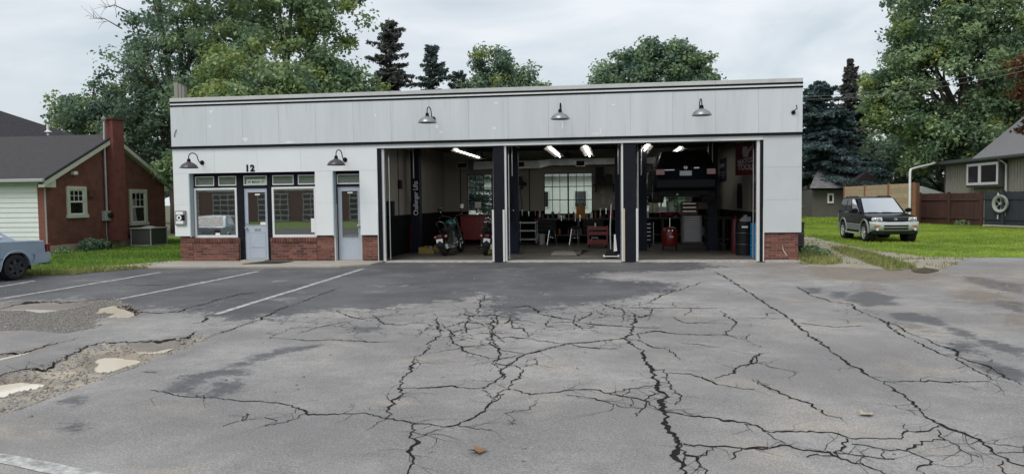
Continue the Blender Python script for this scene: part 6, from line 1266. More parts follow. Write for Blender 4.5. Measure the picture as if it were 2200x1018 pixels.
def gable_z(y): return HE+(HP-HE)*(1-abs(y-HYM)/(HYM-HY0))
# bricks of the gable wall: small at this distance, real pieces joined in one part
def gable_bricks():
    m = MB(); rr = random.Random(4); z = .30; row = 0
    holes = [(3.98, 4.80, 1.20, 2.28), (7.20, 8.20, .82, 2.22)]
    while z < HP:
        y = HY0-(.1 if row % 2 else 0)
        while y < HY1:
            a, b = max(y, HY0), min(y+.198, HY1); y += .208; yc = (a+b)/2
            if b-a < .04 or z+.06 > gable_z(yc)-.03 or any(h0-.02 < yc < h1+.02 and g0-.04 < z < g1+.01 for h0, h1, g0, g1 in holes): continue
            m.box(HX-.01, HX+.006+rr.uniform(-.002, .003), a, b, z, z+.060)
        z += .0705; row += 1
    o = m.build('brick_courses', HBRICK, BH); o['kind'] = 'stuff'
gable_bricks()
w = MB(); w.prism([(HX-.30, HY0, .0), (HX-.30, HY1, 0), (HX-.30, HY1, HE), (HX-.30, HYM, HP), (HX-.30, HY0, HE)], (.295, 0, 0)); w.build('gable_wall', HMORT, BH)
MB().box(HX-.28, HX+.05, HY0-.02, HY1+.02, 0, .30).build('foundation', pm('stone_foundation', (.36, .31, .22), .95, var=.25, scale=4, bump=.5), BH)
MB().box(-27, HX-.301, HY0+.05, HY1, 0, HE-.002).build('inner_block', HMORT, BH)
# siding on the street front, board by board
zb = .28; k = 0
while zb < HE-.1:
    b = MB(); b.add([(-27, HY0+.045, zb), (HX-.02, HY0+.045, zb), (HX-.02, HY0+.005, zb), (-27, HY0+.005, zb), (-27, HY0+.045, zb+.165), (HX-.02, HY0+.045, zb+.165), (HX-.02, HY0+.028, zb+.165), (-27, HY0+.028, zb+.165)], [(0, 1, 2, 3), (4, 7, 6, 5), (3, 2, 6, 7), (1, 5, 6, 2), (0, 3, 7, 4), (0, 4, 5, 1)])
    b.build('siding_board', SIDING, BH); zb += .160
MB().box(HX-.05, HX+.008, HY0-.012, HY0+.0, .2, HE).build('corner_board', pm('grey_corner', (.25, .24, .22), .7), BH)
MB().box(-27, HX-.02, HY0, HY0+.05, 0, .278).build('front_foundation', MATS['stone_foundation'], BH)
# roof, eaves, rake boards
ov = .28
def roof_slab(name, ya, za, yb, zb_, x0, x1, mat, parent, th=.10):
    m = MB(); m.prism([(x0, ya, za), (x0, yb, zb_), (x0, yb, zb_+th), (x0, ya, za+th)], (x1-x0, 0, 0)); return m.build(name, mat, parent)
sl = (HP-HE)/(HYM-HY0)
rf = roof_slab('roof', HY0-ov, HE-ov*sl+.02, HYM, HP+.02, -27, HX+.22, SHING, BH); roof_slab('roof', HY1+ov, HE-ov*sl+.02, HYM, HP+.021, -27, HX+.22, SHING, BH)
for ya, s in ((HY0-ov-.01, 1), (HY1+ov+.01, -1)):
    za = HE-ov*sl; m = MB(); m.prism([(HX+.17, ya, za-.14), (HX+.17, HYM, HP-.13), (HX+.17, HYM, HP+.012), (HX+.17, ya, za+.012)], (.06, 0, 0)); m.build('rake_board', CREAM, BH)
    m = MB(); m.prism([(HX-.0, ya+s*.06, za-.10), (HX-.0, HYM, HP-.15), (HX-.0, HYM, HP-.10), (HX-.0, ya+s*.06, za-.06)], (.17, 0, 0)); m.build('soffit', GREYW, BH)
MB().box(-27, HX+.24, HY0-ov-.12, HY0-ov-.01, HE-ov*sl+.0, HE-ov*sl+.115).build('gutter', GREYW, BH, bevel=.02); MB().box(-27, HX+.2, HY0-ov, HY0+.02, HE-ov*sl-.06, HE-ov*sl-.01).build('front_soffit', GREYW, BH)
m = MB(); m.prism([(HX-.02, HY0-ov, HE-ov*sl-.16), (HX-.02, HY0+.25, HE-ov*sl-.16), (HX-.02, HY0+.25, HE+.02), (HX-.02, HY0-ov, HE-ov*sl)], (.2, 0, 0)); m.build('eave_return', CREAM, BH)
# higher rear roof
m = MB(); A = [(-40, 8.6, 3.2), (-21.8, 8.6, 3.4), (-23.4, 12.2, 4.55), (-40, 12.2, 9.9)]
m.add(A+[(x, y, z-.12) for x, y, z in A], [(0, 1, 2, 3), (4, 7, 6, 5), (0, 4, 5, 1), (1, 5, 6, 2), (2, 6, 7, 3)]); m.build('rear_roof', pm('slate_shingles', (.036, .035, .041), .9, var=.3, scale=9, bump=.6, bscale=30), BH)
MB().box(-40, -23.5, 9.6, 14, 0, 3.2).build('rear_block', HMORT, BH)
for px, py, Y, h in ((103, 276, 10.2, .35), (49, 342, 4.6, .16)):
    q = FP(px, py, Y); m = MB(); m.cyl((q.x, Y, q.z-.3), (q.x, Y, q.z+h*.5), .055 if h > .2 else .03, n=10); m.lathe([(.05, q.z-.12), (.16, q.z-.16), (.05, q.z-.08)], (q.x, Y, 0), 12); m.build('roof_vent', WHT, rf, smooth=True)
# chimney
cy0, cy1 = 5.95, 6.56; c = MB(); c.box(HX+.007, HX+.34, cy0, cy1, .31, 4.70); o = c.build('chimney', pm('chimney_brick', (.165, .052, .042), .9, var=.35, scale=4, bump=.5, bscale=40), BH); MB().box(HX-.02, HX+.39, cy0-.05, cy1+.05, 4.70, 4.78).build('chimney_cap', pm('chimney_cap', (.08, .035, .03), .9), o)
# windows
def house_window(y0, y1, z0, z1, lab, parent=BH, X=HX):
    f = MB(); t_ = .13; f.box(X-.05, X+.06, y0, y0+t_, z0, z1); f.box(X-.05, X+.06, y1-t_, y1, z0, z1); f.box(X-.05, X+.06, y0+t_, y1-t_, z1-.12, z1); f.box(X-.05, X+.09, y0-.03, y1+.03, z0-.02, z0+.10); o = f.build('window', CREAM, parent, bevel=.006); o['label'] = lab
    s = MB(); a, b, c_, d = y0+t_, y1-t_, z0+.10, z1-.12; zm = c_+(d-c_)*.52
    s.box(X-.02, X+.03, a, b, zm-.025, zm+.025); s.box(X-.02, X+.03, a, a+.035, c_, d); s.box(X-.02, X+.03, b-.035, b, c_, d); s.box(X-.02, X+.03, a+.035, b-.035, d-.035, d); s.box(X-.02, X+.03, a+.035, b-.035, c_, c_+.04)
    for yy in (a+(b-a)*.35, a+(b-a)*.66): s.box(X-.005, X+.018, yy-.009, yy+.009, zm+.025, d-.035)
    s.box(X-.005, X+.0175, a+.035, b-.035, (zm+d)/2-.008, (zm+d)/2+.008); s.build('sash', WHT, o)
    MB().box(X-.004, X+.003, a, b, c_, d).build('pane', HGL, o); MB().box(X-.10, X-.09, a, b, c_, d).build('curtain', pm('pale_blind', (.20, .22, .26), .8), o)
house_window(3.92, 4.86, 1.20, 2.26, 'small cream framed window left of the chimney'); house_window(7.20, 8.26, .83, 2.20, 'taller cream framed window right of the chimney')
# electric mast and meter, security light
E_ = MB(); E_.tube([(HX+.10, 5.80, 1.38), (HX+.10, 5.80, 3.9), (HX+.12, 5.80, 4.65)], .035, 7); E_.build('service_mast', pm('galvanised_pipe', (.45, .46, .46), .45, metal=.4, var=.15), BH, smooth=True); MB().lathe([(0, .0), (.07, -.02), (.09, .06), (.03, .12), (0, .12)], (HX+.12, 5.80, 4.66), 10).build('weatherhead', GREY, BH)
MB().box(HX+.006, HX+.15, 5.63, 5.98, 1.04, 1.40).build('meter_box', pm('meter_grey', (.33, .34, .33), .5), BH, bevel=.01); MB().lathe([(0, .0), (.10, .0), (.09, .10), (0, .12)], (HX+.15, 5.86, 1.24), 16, 'X').build('meter_dial', HGL, BH, smooth=True)
MB().tube([(HX+.05, 5.80, 1.03), (HX+.04, 5.82, .5), (HX+.05, 5.84, .32)], .014, 5).build('ground_wire', GREYW, BH); q = XP(155, 372, HX); MB().box(HX+.005, HX+.16, q.y-.09, q.y+.09, q.z-.06, q.z+.06).build('flood_light', WHT, BH, bevel=.015)
MB().box(HX+.004, HX+.10, 4.95, 5.25, 1.90, 2.12).build('vent_hood', pm('brown_hood', (.10, .04, .03), .8), BH)
# air conditioner unit by the wall
ax = HX+.75; ay0, ay1 = 6.75, 7.75
AC = thing('air_conditioner', 'boxy grey outdoor air conditioner unit beside the brick chimney', 'air conditioner', (ax, 7.25, 0)); MB().box(ax-.40, ax+.40, ay0, ay1, .10, .68).build('coil_case', pm('dark_coil', (.05, .052, .05), .7, var=.3, scale=30), AC)
for xx in (ax-.41, ax+.38):
    for yy in (ay0-.01, ay1-.02): MB().box(xx, xx+.03, yy, yy+.03, .08, .70).build('corner_post', GREYW, AC)
MB().box(ax-.44, ax+.44, ay0-.04, ay1+.04, .70, .74).build('top', GREYW, AC, bevel=.008); MB().lathe([(0, .80), (.08, .80), (.3, .745), (.3, .742)], (ax, 7.25, 0), 18).build('fan_grille', GREYW, AC, smooth=True); MB().box(ax-.42, ax+.42, ay0-.02, ay1+.02, .06, .10).build('base', GREYW, AC)
for xx in (ax-.3, ax+.25): MB().box(xx, xx+.1, ay0+.1, ay1-.1, 0, .06).build('foot', MATS['stone_foundation'], AC)
gm = MB(); gm.lathe([(.25, 0), (.28, .02), (.30, .22), (.27, .24), (.26, .03)], (0, 0, 0), 4, 'Z', Matrix.Translation((HX+.35, 5.15, .02)) @ Matrix.Scale(1.8, 4, (0, 1, 0))); solo(gm, 'planter', pm('dark_brown_planter', (.05, .03, .025), .8), 'low dark planter at the foot of the brick wall', 'planter')
# ---- beige house on the right
RH = thing('beige_house', 'beige board sided house with grey shingle roof behind the right fence', 'house', (25, 22, 0)); RX = 20.6
BEI = pm('beige_siding', (.33, .31, .26), .8, var=.08, scale=3); DKT = pm('dark_green_grey_trim', (.055, .065, .06), .6, var=.15)
YC = XP(2030, 400, RX).y; MB().box(RX, RX+8, 8, YC, 0, 3.62).build('wall', BEI, RH)
y = 8.3
while y < YC-.15: MB().box(RX-.022, RX-.001, y, y+.045, .3, 3.5).build('batten', BEI, RH); y += .30
MB().box(RX-.03, RX+.2, YC-.12, YC+.03, 0, 3.62).build('corner_trim', DKT, RH)
ez = 3.60; m = MB(); YE = XP(2090, 333, RX-.5).y
m.add([(RX-.55, 6, ez), (RX-.55, YE, ez), (RX+4.4, YE+2.0, ez+3.6), (RX+4.4, 6, ez+3.6), (RX-.55, 6, ez-.12), (RX-.55, YE, ez-.12), (RX+4.4, YE+2.0, ez+3.48), (RX+4.4, 6, ez+3.48)], [(0, 1, 2, 3), (4, 7, 6, 5), (0, 4, 5, 1), (1, 5, 6, 2), (3, 2, 6, 7)]); m.build('roof', GSHING, RH)
MB().box(RX-.62, RX-.5, 6, YC+1.3, ez-.16, ez-.02).build('gutter', DKT, RH, bevel=.02); m = MB(); m.prism([(RX-.5, YE, ez-.05), (RX-.5, YC+1.2, ez-.05), (RX-.5, YC+1.2, ez+.04), (RX-.5, YE, ez+.10)], (4, 0, .35)); m.build('porch_roof', DKT, RH)
MB().box(RX-.5, RX+.1, 6, YC+1.0, ez-.20, ez-.165).build('soffit', DKT, RH)
# box window standing out of the wall
wa, wb_ = XP(2147, 380, RX-.35).y, XP(2080, 380, RX-.35).y; z0, z1 = 2.12, 3.32; BWN = MB(); BWN.box(RX-.40, RX, wa-.08, wb_+.12, z0-.12, z1+.22); o = BWN.build('box_window', DKT, RH); o['label'] = 'white framed box window standing out of the wall'
fm = MB(); xw = RX-.405; wm = wa+(wb_-wa)*.57
for a, b in ((wa, wm), (wm, wb_)):
    t_ = .14; fm.box(xw-.04, xw, a, a+t_, z0, z1); fm.box(xw-.04, xw, b-t_, b, z0, z1); fm.box(xw-.04, xw, a+t_, b-t_, z0, z0+t_); fm.box(xw-.04, xw, a+t_, b-t_, z1-t_, z1)
fm.build('frame', WHT, o, bevel=.004)
for a, b in ((wa, wm), (wm, wb_)): MB().box(xw-.012, xw-.006, a+.14, b-.14, z0+.14, z1-.14).build('pane', pm('dark_purple_glass', (.03, .022, .03), .08, var=.1), o)
yd = XP(2162, 400, RX-.1).y; MB().tube([(RX-.55, yd, ez-.1), (RX-.12, yd, ez-.45), (RX-.12, yd, .2)], .055, 8).build('downspout', WHT, RH, smooth=True)
a = XP(2006, 352, RX-.6); dsp = MB(); ty, tz = XP(1957, 362, 16.6).y, 2.75; dsp.tube([XP(2010, 350, RX-.56), FP(2000, 353, 27.5), FP(1966, 361, 24.2), FP(1957, 364, 23.4), FP(1955, 370, 23.4), FP(1954, 470, 23.4)], .06, 8); dsp.build('long_downspout', WHT, RH, smooth=True)
# ---- fences
NEWW = pm('new_pine_boards', (.52, .375, .25), .75, var=.18, scale=3, rnd=.10, bump=.2, bscale=20); OLDR = pm('red_brown_stain', (.072, .031, .025), .8, var=.22, scale=4, rnd=.15, bump=.2); GRYF = pm('dark_grey_stain', (.040, .045, .055), .75, var=.2, scale=4, rnd=.12); PWOOD = pm('orange_post_wood', (.25, .12, .07), .75, var=.2, scale=4)
def run(a, b): a, b = Vector(a), Vector(b); d = (b-a); return a, d.normalized(), d.length
FT = thing('board_fence', 'tall new pine fence of horizontal boards behind the parked off-road car', 'fence', (16.2, 30, 0))
ys_ = [23.6, 27.1, 31.2, 35.4]
for k in range(len(ys_)):
    MB().box(16.10, 16.24, ys_[k]-.07, ys_[k]+.07, 0, 2.30-.0*k).build('post', PWOOD, FT)
for k in range(len(ys_)-1):
    for r in range(8): z_ = .06+r*.275; MB().box(16.16, 16.19+.003*(r % 2), ys_[k]+.075, ys_[k+1]-.075, z_, z_+.268).build('board', NEWW, FT)
e0 = (16.24, 23.55); e1 = (17.45, 25.6); m = MB(); m.prism([(16.26, 23.60, 0), (16.78, 24.48, 0), (16.78, 24.48, 2.27), (16.26, 23.60, 2.27)], (.05, -.03, 0)); m.build('end_panel', PWOOD, FT)
def plank_fence(name, label, a, b, h, mat, wdt=.145, gap=.004, post=None):
    a, d, L = run(a, b); t = thing(name, label, 'fence', a+d*(L/2)); ang = math.atan2(d.y, d.x); n = int(L/wdt); rr = random.Random(n)
    base = MB(); base.prism([(0, 0, 0), (wdt-gap, 0, 0), (wdt-gap, 0, h-.03), (wdt-gap-.03, 0, h), (.03, 0, h), (0, 0, h-.03)], (0, .022, 0)); o_ = base.build('plank', mat); me = o_.data; bpy.data.objects.remove(o_)
    for k in range(n): p = a+d*(k*wdt); inst('plank', me, t, (p.x, p.y, .03+rr.uniform(-.012, .012)), (0, 0, ang))
    nn = Vector((-d.y, d.x, 0))
    for z_ in (.35, h-.35):
        M = Matrix.Translation(a+nn*.024) @ Matrix.Rotation(ang, 4, 'Z'); MB().box(0, L, 0, .04, z_, z_+.09, M).build('rail', mat, t)
    for k in range(int(L/2.4)+1):
        M = Matrix.Translation(a+d*min(k*2.4, L-.1)+nn*.066) @ Matrix.Rotation(ang, 4, 'Z'); MB().box(-.05, .05, 0, .10, 0, h+.06, M).build('post', mat, t); MB().box(-.07, .07, -.03, .13, h+.06, h+.09, M).build('post_cap', mat, t)
    return t
fA, fB, fC = (17.30, 25.7, 0), (18.42, 20.8, 0), (20.6, 15.2, 0)
plank_fence('plank_fence', 'red brown vertical plank fence between the pine fence and the grey fence', fB, fA, 1.66, OLDR); plank_fence('plank_fence', 'dark grey vertical plank fence carrying the round hubcap at the right edge', fC, fB, 1.70, GRYF)
# wheel trim hung on the fence
q = FP(2137, 438, 19.6); a, d, L = run(fC, fB); tpar = (Vector((q.x, q.y, 0))-a).dot(d); c = a+d*tpar; nrm = Vector((d.y, -d.x, 0)); nrm = nrm if nrm.dot(Vector((0, -1, 0))-Vector((0, 0, 0))) > 0 or nrm.x < 0 else -nrm
if (CAM-c).dot(nrm) < 0: nrm = -nrm
WC = thing('wheel_ornament', 'round metal wheel disc with dark cutouts hung on the grey fence', 'wheel', (c.x, c.y, q.z)); M = Matrix.Translation((c.x, c.y, q.z)) @ nrm.to_track_quat('Z', 'Y').to_matrix().to_4x4() @ Matrix.Translation((0, 0, .10))
MB().lathe([(.30, .0), (.42, .02), (.44, .06), (.43, .12), (.40, .13), (.30, .09), (.28, .03), (0, .02)], (0, 0, 0), 32, 'Z', M).build('disc', pm('pale_green_metal', (.42, .45, .42), .4, metal=.3, var=.1), WC, smooth=True)
m = MB()
for k in range(6):
    a0 = k/6*6.283; pts = [Vector((r_*math.cos(a0+da), r_*math.sin(a0+da), .10)) for r_, da in ((.10, -.32), (.30, -.36), (.33, 0), (.30, .36), (.10, .32))]; m.prism([M @ (p-Vector((0.0, 0, .06))) for p in pts], M.to_3x3() @ Vector((0, 0, .012)))
m.build('cutout', BLKP, WC); MB().lathe([(0, .14), (.06, .13), (.08, .08), (.08, .03)], (0, 0, 0), 16, 'Z', M).build('hub', ALLOY, WC, smooth=True)
m = MB()
for dx in (-.10, .08): m.box(c.x+d.x*dx-.02, c.x+d.x*dx+.02, c.y+d.y*dx-.06, c.y+d.y*dx-.03, q.z-.60, q.z-.40)
m.build('hanging_tag', WHT, WC)
a, d, L = run(fC, fB); M2 = Matrix.Rotation(math.atan2(d.y, d.x), 4, 'Z'); dp = MB(); yq = XP(2160, 450, 19.1); p = yq; tpar = (Vector((p.x, p.y, 0))-a).dot(d); p = a+d*tpar+nrm*.05
dp.tube([(p.x, p.y, 1.66), (p.x, p.y, .95)], .04, 7); dp.tube([(p.x, p.y, .88), (p.x, p.y, .80)], .04, 7); dp.tube([(p.x, p.y, .62), (p.x, p.y, .40)], .035, 7); solo(dp, 'pipe', WHT, 'broken white pipe standing against the grey fence', 'pipe', smooth=True)
ms = MB(); q = GP(2035, 480); ms.box(q.x-.5, q.x+.25, q.y-.2, q.y+.1, .03, .16); solo(ms, 'stone_slab', MATS['stone_foundation'], 'mossy stone slab lying at the foot of the red brown fence', 'stone', bevel=.03)
ms = MB(); q = GP(2170, 490); ms.box(q.x-1.1, q.x+1.4, q.y-.16, q.y+.16, .03, .12, Matrix.Translation((q.x, q.y, 0)) @ Matrix.Rotation(math.atan2(d.y, d.x), 4, 'Z') @ Matrix.Translation((-q.x, -q.y, 0))); solo(ms, 'kerb_stone', CONC, 'low pale kerb stone along the foot of the grey fence', 'stone', bevel=.02)
# drum outside by the right end wall
drum(4.98, 2.35, .28, .90, pm('black_drum_paint', (.008, .008, .009), .45, var=.3), 'black steel drum standing outside the right end of the garage', .0)
# ---- house far behind the lawn
FH = thing('far_house', 'grey gabled house far behind the lawn under the blue spruce', 'house', (16, 37, 0)); Y0 = 37
def fpp(px, py, Y=Y0): q = FP(px, py, Y); return q
ra, rb, rc, rd_ = fpp(1772, 405), fpp(1862, 370), fpp(1812, 405, Y0), fpp(1898, 395)
m = MB(); ex = fpp(1770, 404); pk = fpp(1862, 369); gr1 = fpp(1815, 404); g2 = fpp(1905, 400)
m.add([(ex.x-1, Y0, ex.z), (gr1.x, Y0, gr1.z), (pk.x, Y0+3.6, pk.z+.3), (pk.x-2.4, Y0+3.6, pk.z+.3)], [(0, 1, 2, 3)]); m.build('roof', pm('far_grey_roof', (.15, .145, .155), .9, var=.45, scale=2.2), FH)
m = MB(); m.prism([(gr1.x, Y0+.05, gr1.z-.1), (pk.x, Y0+.06, pk.z), (g2.x, Y0+.05, g2.z-.1)], (0, 6, 0)); m.build('gable', pm('far_dark_gable', (.035, .03, .028), .9), FH)
MB().box(ex.x-.6, g2.x-.3, Y0+.7, Y0+8, 0, gr1.z-.12).build('wall', pm('far_beige_wall', (.11, .105, .095), .9), FH)
wq0, wq1 = fpp(1783, 437), fpp(1797, 415); o = MB().box(wq0.x, wq1.x, Y0+.6, Y0+.69, wq0.z, wq1.z).build('window', WHT, FH); MB().box(wq0.x+.12, wq1.x-.12, Y0+.58, Y0+.598, wq0.z+.15, wq1.z-.15).build('pane', BLKP, o)
# ---- low gable seen over the red brown fence
LS = thing('garden_shed', 'small pale roofed garden shed behind the red brown fence', 'shed', (20.5, 30, 0)); q = FP(1990, 418, 30); MB().box(q.x-.7, q.x+.9, 30, 32, 0, 1.7).build('wall', PWOOD, LS); m = MB(); m.prism([(q.x-1.0, 29.8, 1.7), (q.x+1.0, 29.8, 1.7), (q.x-.3, 29.8, 2.15)], (0, 2.4, 0)); m.build('roof', GREYW, LS)
# ---- pale house seen through the back windows
PH = thing('pale_house', 'pale house seen through the back windows of the shop', 'house', (-3, 36, 0)); MB().box(-15, 4, 36, 44, 0, 3.4).build('wall', pm('pale_house_wall', (.80, .80, .77), .8), PH); m = MB(); m.prism([(-15.5, 35.6, 3.3), (-15.5, 44.4, 3.3), (-15.5, 40, 5.6)], (20, 0, 0)); m.build('roof', GSHING, PH)
for x in (-13.4, -10.4, -7.6, -5.0, -2.2, .6, 2.6): o = MB().box(x-.5, x+.5, 35.95, 35.99, 1.0, 2.3).build('window', WHT, PH); MB().box(x-.4, x+.4, 35.93, 35.949, 1.1, 2.2).build('pane', HGL, o)
# ---- what the shop windows mirror: the brick garages across the street and a pole
AB = thing('brick_workshop', 'brick workshop across the street with white barred garage doors', 'workshop', (-30, -44, 0)); RBR = pm('street_brick', (.20, .085, .06), .9, var=.3, scale=5); MB().box(-46, -14, -50, -44, 0, 2.7).build('wall', RBR, AB); MB().box(-46.1, -13.9, -50.1, -43.9, 2.7, 4.0).build('fascia', WHITE, AB); m = MB(); m.prism([(-46.5, -50.5, 4.0), (-46.5, -43.5, 4.0), (-46.5, -47, 6.2)], (33, 0, 0)); m.build('roof', GSHING, AB)
for k in range(7):
    x = -44.5+4.3*k; o = MB().box(x, x+3.0, -43.99, -43.94, .0, 2.5).build('garage_door', pm('dark_door_glass', (.03, .035, .04), .15), AB); b = MB()
    for r in range(6): b.box(x, x+3.0, -43.938, -43.90, .02+r*.47, .10+r*.47)
    for c_ in range(5): b.box(x+c_*.72, x+c_*.72+.05, -43.937, -43.905, 0, 2.45)
    b.build('door_bar', WHT, o)
UP = thing('utility_pole', 'wooden utility pole across the street mirrored in the shop window', 'utility pole', (-17.4, -26, 0)); MB().cyl((-17.4, -26, 0), (-17.4, -26, 9.5), .16, .11, 10).build('pole', pm('pole_wood', (.09, .07, .05), .9, streak=True), UP); MB().box(-18.6, -16.2, -26.06, -25.94, 8.4, 8.5).build('crossarm', MATS['pole_wood'], UP)
ST2 = MB(); ST2.box(-80, 80, -70, -24.6, -.058, -.02); tag(ST2.build('verge', TURF), 'grass verge across the street', kind='structure')
# ---- overhead wires at the right
def cable(p0, p1, sag, lab):
    pts = [Vector(p0).lerp(Vector(p1), i/16)-Vector((0, 0, sag*4*(i/16)*(1-i/16))) for i in range(17)]; m = MB(); m.tube(pts, .009, 5); solo(m, 'overhead_wire', pm('grey_wire', (.16, .17, .17), .6), lab, 'wire')
a, b = FP(1735, 208, 16), FP(2330, 112, 6); cable(a, b, .25, 'upper overhead wire crossing in front of the right maple'); a, b = FP(1735, 214, 16.3), FP(2330, 122, 6.3); cable(a, b, .30, 'lower overhead wire crossing in front of the right maple')
# ================================================================== trees and shrubs
def leaf_material(name, ca, cb, tr_=.28):
    m = grass_material(name, ca, cb); [setattr(n.inputs[0], 'default_value', .42) for n in m.node_tree.nodes if n.type == 'MIX_SHADER']; return m
BARK = pm('grey_brown_bark', (.085, .068, .055), .95, var=.3, scale=6, bump=.6, bscale=18, streak=True); DBARK = pm('dark_bark', (.04, .032, .026), .95, var=.3, scale=6, bump=.5)
LG = leaf_material('maple_leaf', (.11, .185, .12), (.40, .52, .26)); LB = leaf_material('dark_leaf', (.09, .155, .122), (.30, .41, .26)); LY = leaf_material('yellow_green_leaf', (.17, .25, .08), (.40, .46, .17)); LR = leaf_material('bronze_leaf', (.08, .035, .02), (.20, .085, .045))
NB = leaf_material('blue_spruce_needle', (.075, .12, .125), (.22, .30, .30)); NG = leaf_material('spruce_needle', (.08, .125, .125), (.25, .31, .285)); NGB = leaf_material('rusty_spruce_needle', (.08, .115, .115), (.27, .25, .22))
def leaves_mesh(name, C, Nn, size, mat, parent, tint, rg, aspect=1.5, droop=0.0):
    n = len(C); a = rg.normal(size=(n, 3)); Nn = Nn/np.maximum(1e-6, np.linalg.norm(Nn, axis=1, keepdims=True)); u = np.cross(a, Nn); u /= np.maximum(1e-6, np.linalg.norm(u, axis=1, keepdims=True)); v = np.cross(Nn, u)
    s = size*rg.uniform(.6, 1.35, n)[:, None]; u = u*s*aspect*.5; v = v*s*.5
    fold = Nn*s*.18
    V = np.stack([C-u, C-v*.9+fold, C+u, C+v*.9+fold], 1).reshape(-1, 3); F = np.arange(4*n).reshape(-1, 4)
    o0 = ORG[parent]; V = V-np.array((o0.x, o0.y, o0.z)); return npmesh(name, V, F, mat, parent, {'tint': np.repeat(np.clip(tint, 0, 1), 4)})
def tree(name, label, base, H, lobes, ncl, per, lsize, mat, trunk_r, seed, clr=.75, flat=.65, bark=BARK, limbs=26, bare=0, group='trees behind the garage', mat2=None, share2=0.0):
    rg = np.random.default_rng(seed); bx, by = base; t = thing(name, label, 'tree', (bx, by, 0), group=group); lob = np.array(lobes, float); vol = lob[:, 3]*lob[:, 4]*lob[:, 5]; pick = rg.choice(len(lob), ncl, p=vol**.75/np.sum(vol**.75))
    d = rg.normal(size=(ncl, 3)); d /= np.linalg.norm(d, axis=1, keepdims=True); rad = rg.uniform(.35, 1.0, ncl)**.45*rg.uniform(.85, 1.12, ncl)
    C = lob[pick, :3]+d*rad[:, None]*lob[pick, 3:]; C[:, 0] += bx; C[:, 1] += by; C[:, 2] = np.maximum(C[:, 2], .6)
    # trunk and limbs reaching to a choice of the clumps
    b = MB(); top = max(l[2]+l[5]*.4 for l in lobes); n = 9; lean = rg.normal(0, .25, 2)
    tp = [Vector((bx+lean[0]*(k/n)**2+.12*math.sin(k*1.3+seed), by+lean[1]*(k/n)**2, top*k/n)) for k in range(n+1)]; b.tube(tp, [trunk_r*(1.25 if k == 0 else 1-.86*k/n) for k in range(n+1)], 9)
    ids = rg.choice(ncl, min(limbs, ncl), replace=False)
    for i in ids:
        e = Vector(C[i]); k = min(n-1, max(2, int(n*(e.z/top)*rg.uniform(.45, .8)))); s0 = tp[k]; r0 = max(.02, trunk_r*(1-.86*k/n)*.5); mid = s0.lerp(e, .5)+Vector((rg.normal(0, .3), rg.normal(0, .3), .5)); b.tube([s0, s0.lerp(mid, .5)+Vector((0, 0, .1)), mid, mid.lerp(e, .55), e], [r0, r0*.8, r0*.6, r0*.4, r0*.15], 5)
    for i in range(bare):
        s0 = tp[n-2]; 
    b.build('trunk', bark, t, smooth=True, autos=False)
    # leaf clumps
    cs = clr*rg.uniform(.55, 1.3, ncl); m = rg.poisson(per, ncl)+4; idx = np.repeat(np.arange(ncl), m); nl = len(idx); q = rg.normal(size=(nl, 3)); q /= np.linalg.norm(q, axis=1, keepdims=True); q *= (rg.uniform(0, 1, nl)**.5)[:, None]
    P = C[idx]+q*cs[idx][:, None]*np.array((1, 1, flat)); P += (.10*rg.normal(size=(nl, 3)))
    Nn = q*.5+rg.normal(size=(nl, 3))*.6+np.array((0, 0, .5)); tint = .42+.26*rg.normal(size=ncl)[idx]+.17*rg.normal(size=nl)
    keep = P[:, 2] > .25; P, Nn, tint = P[keep], Nn[keep], tint[keep]
    if mat2 is not None:
        sel = (rg.uniform(size=ncl) < share2)[idx][keep]; leaves_mesh('crown', P[sel], Nn[sel], lsize, mat2, t, tint[sel], rg); P, Nn, tint = P[~sel], Nn[~sel], tint[~sel]
    leaves_mesh('crown', P, Nn, lsize, mat, t, tint, rg); return t
def dead_branch(t, a, b, seed):
    rr = random.Random(seed); a, b = Vector(a), Vector(b); m = MB(); mid = a.lerp(b, .55)+Vector((0, 0, .25)); m.tube([a, mid, b], [.04, .025, .010], 6)
    for k in range(9):
        s0 = a.lerp(b, .45+.06*k)+Vector((0, 0, .12)); e = s0+Vector((rr.uniform(-1.0, .2), rr.uniform(-.3, .3), rr.uniform(-.5, .8))); m.tube([s0, s0.lerp(e, .5)+Vector((0, 0, rr.uniform(-.1, .1))), e], [.014, .009, .005], 4)
    m.build('dead_branch', BARK, t, smooth=True, autos=False)
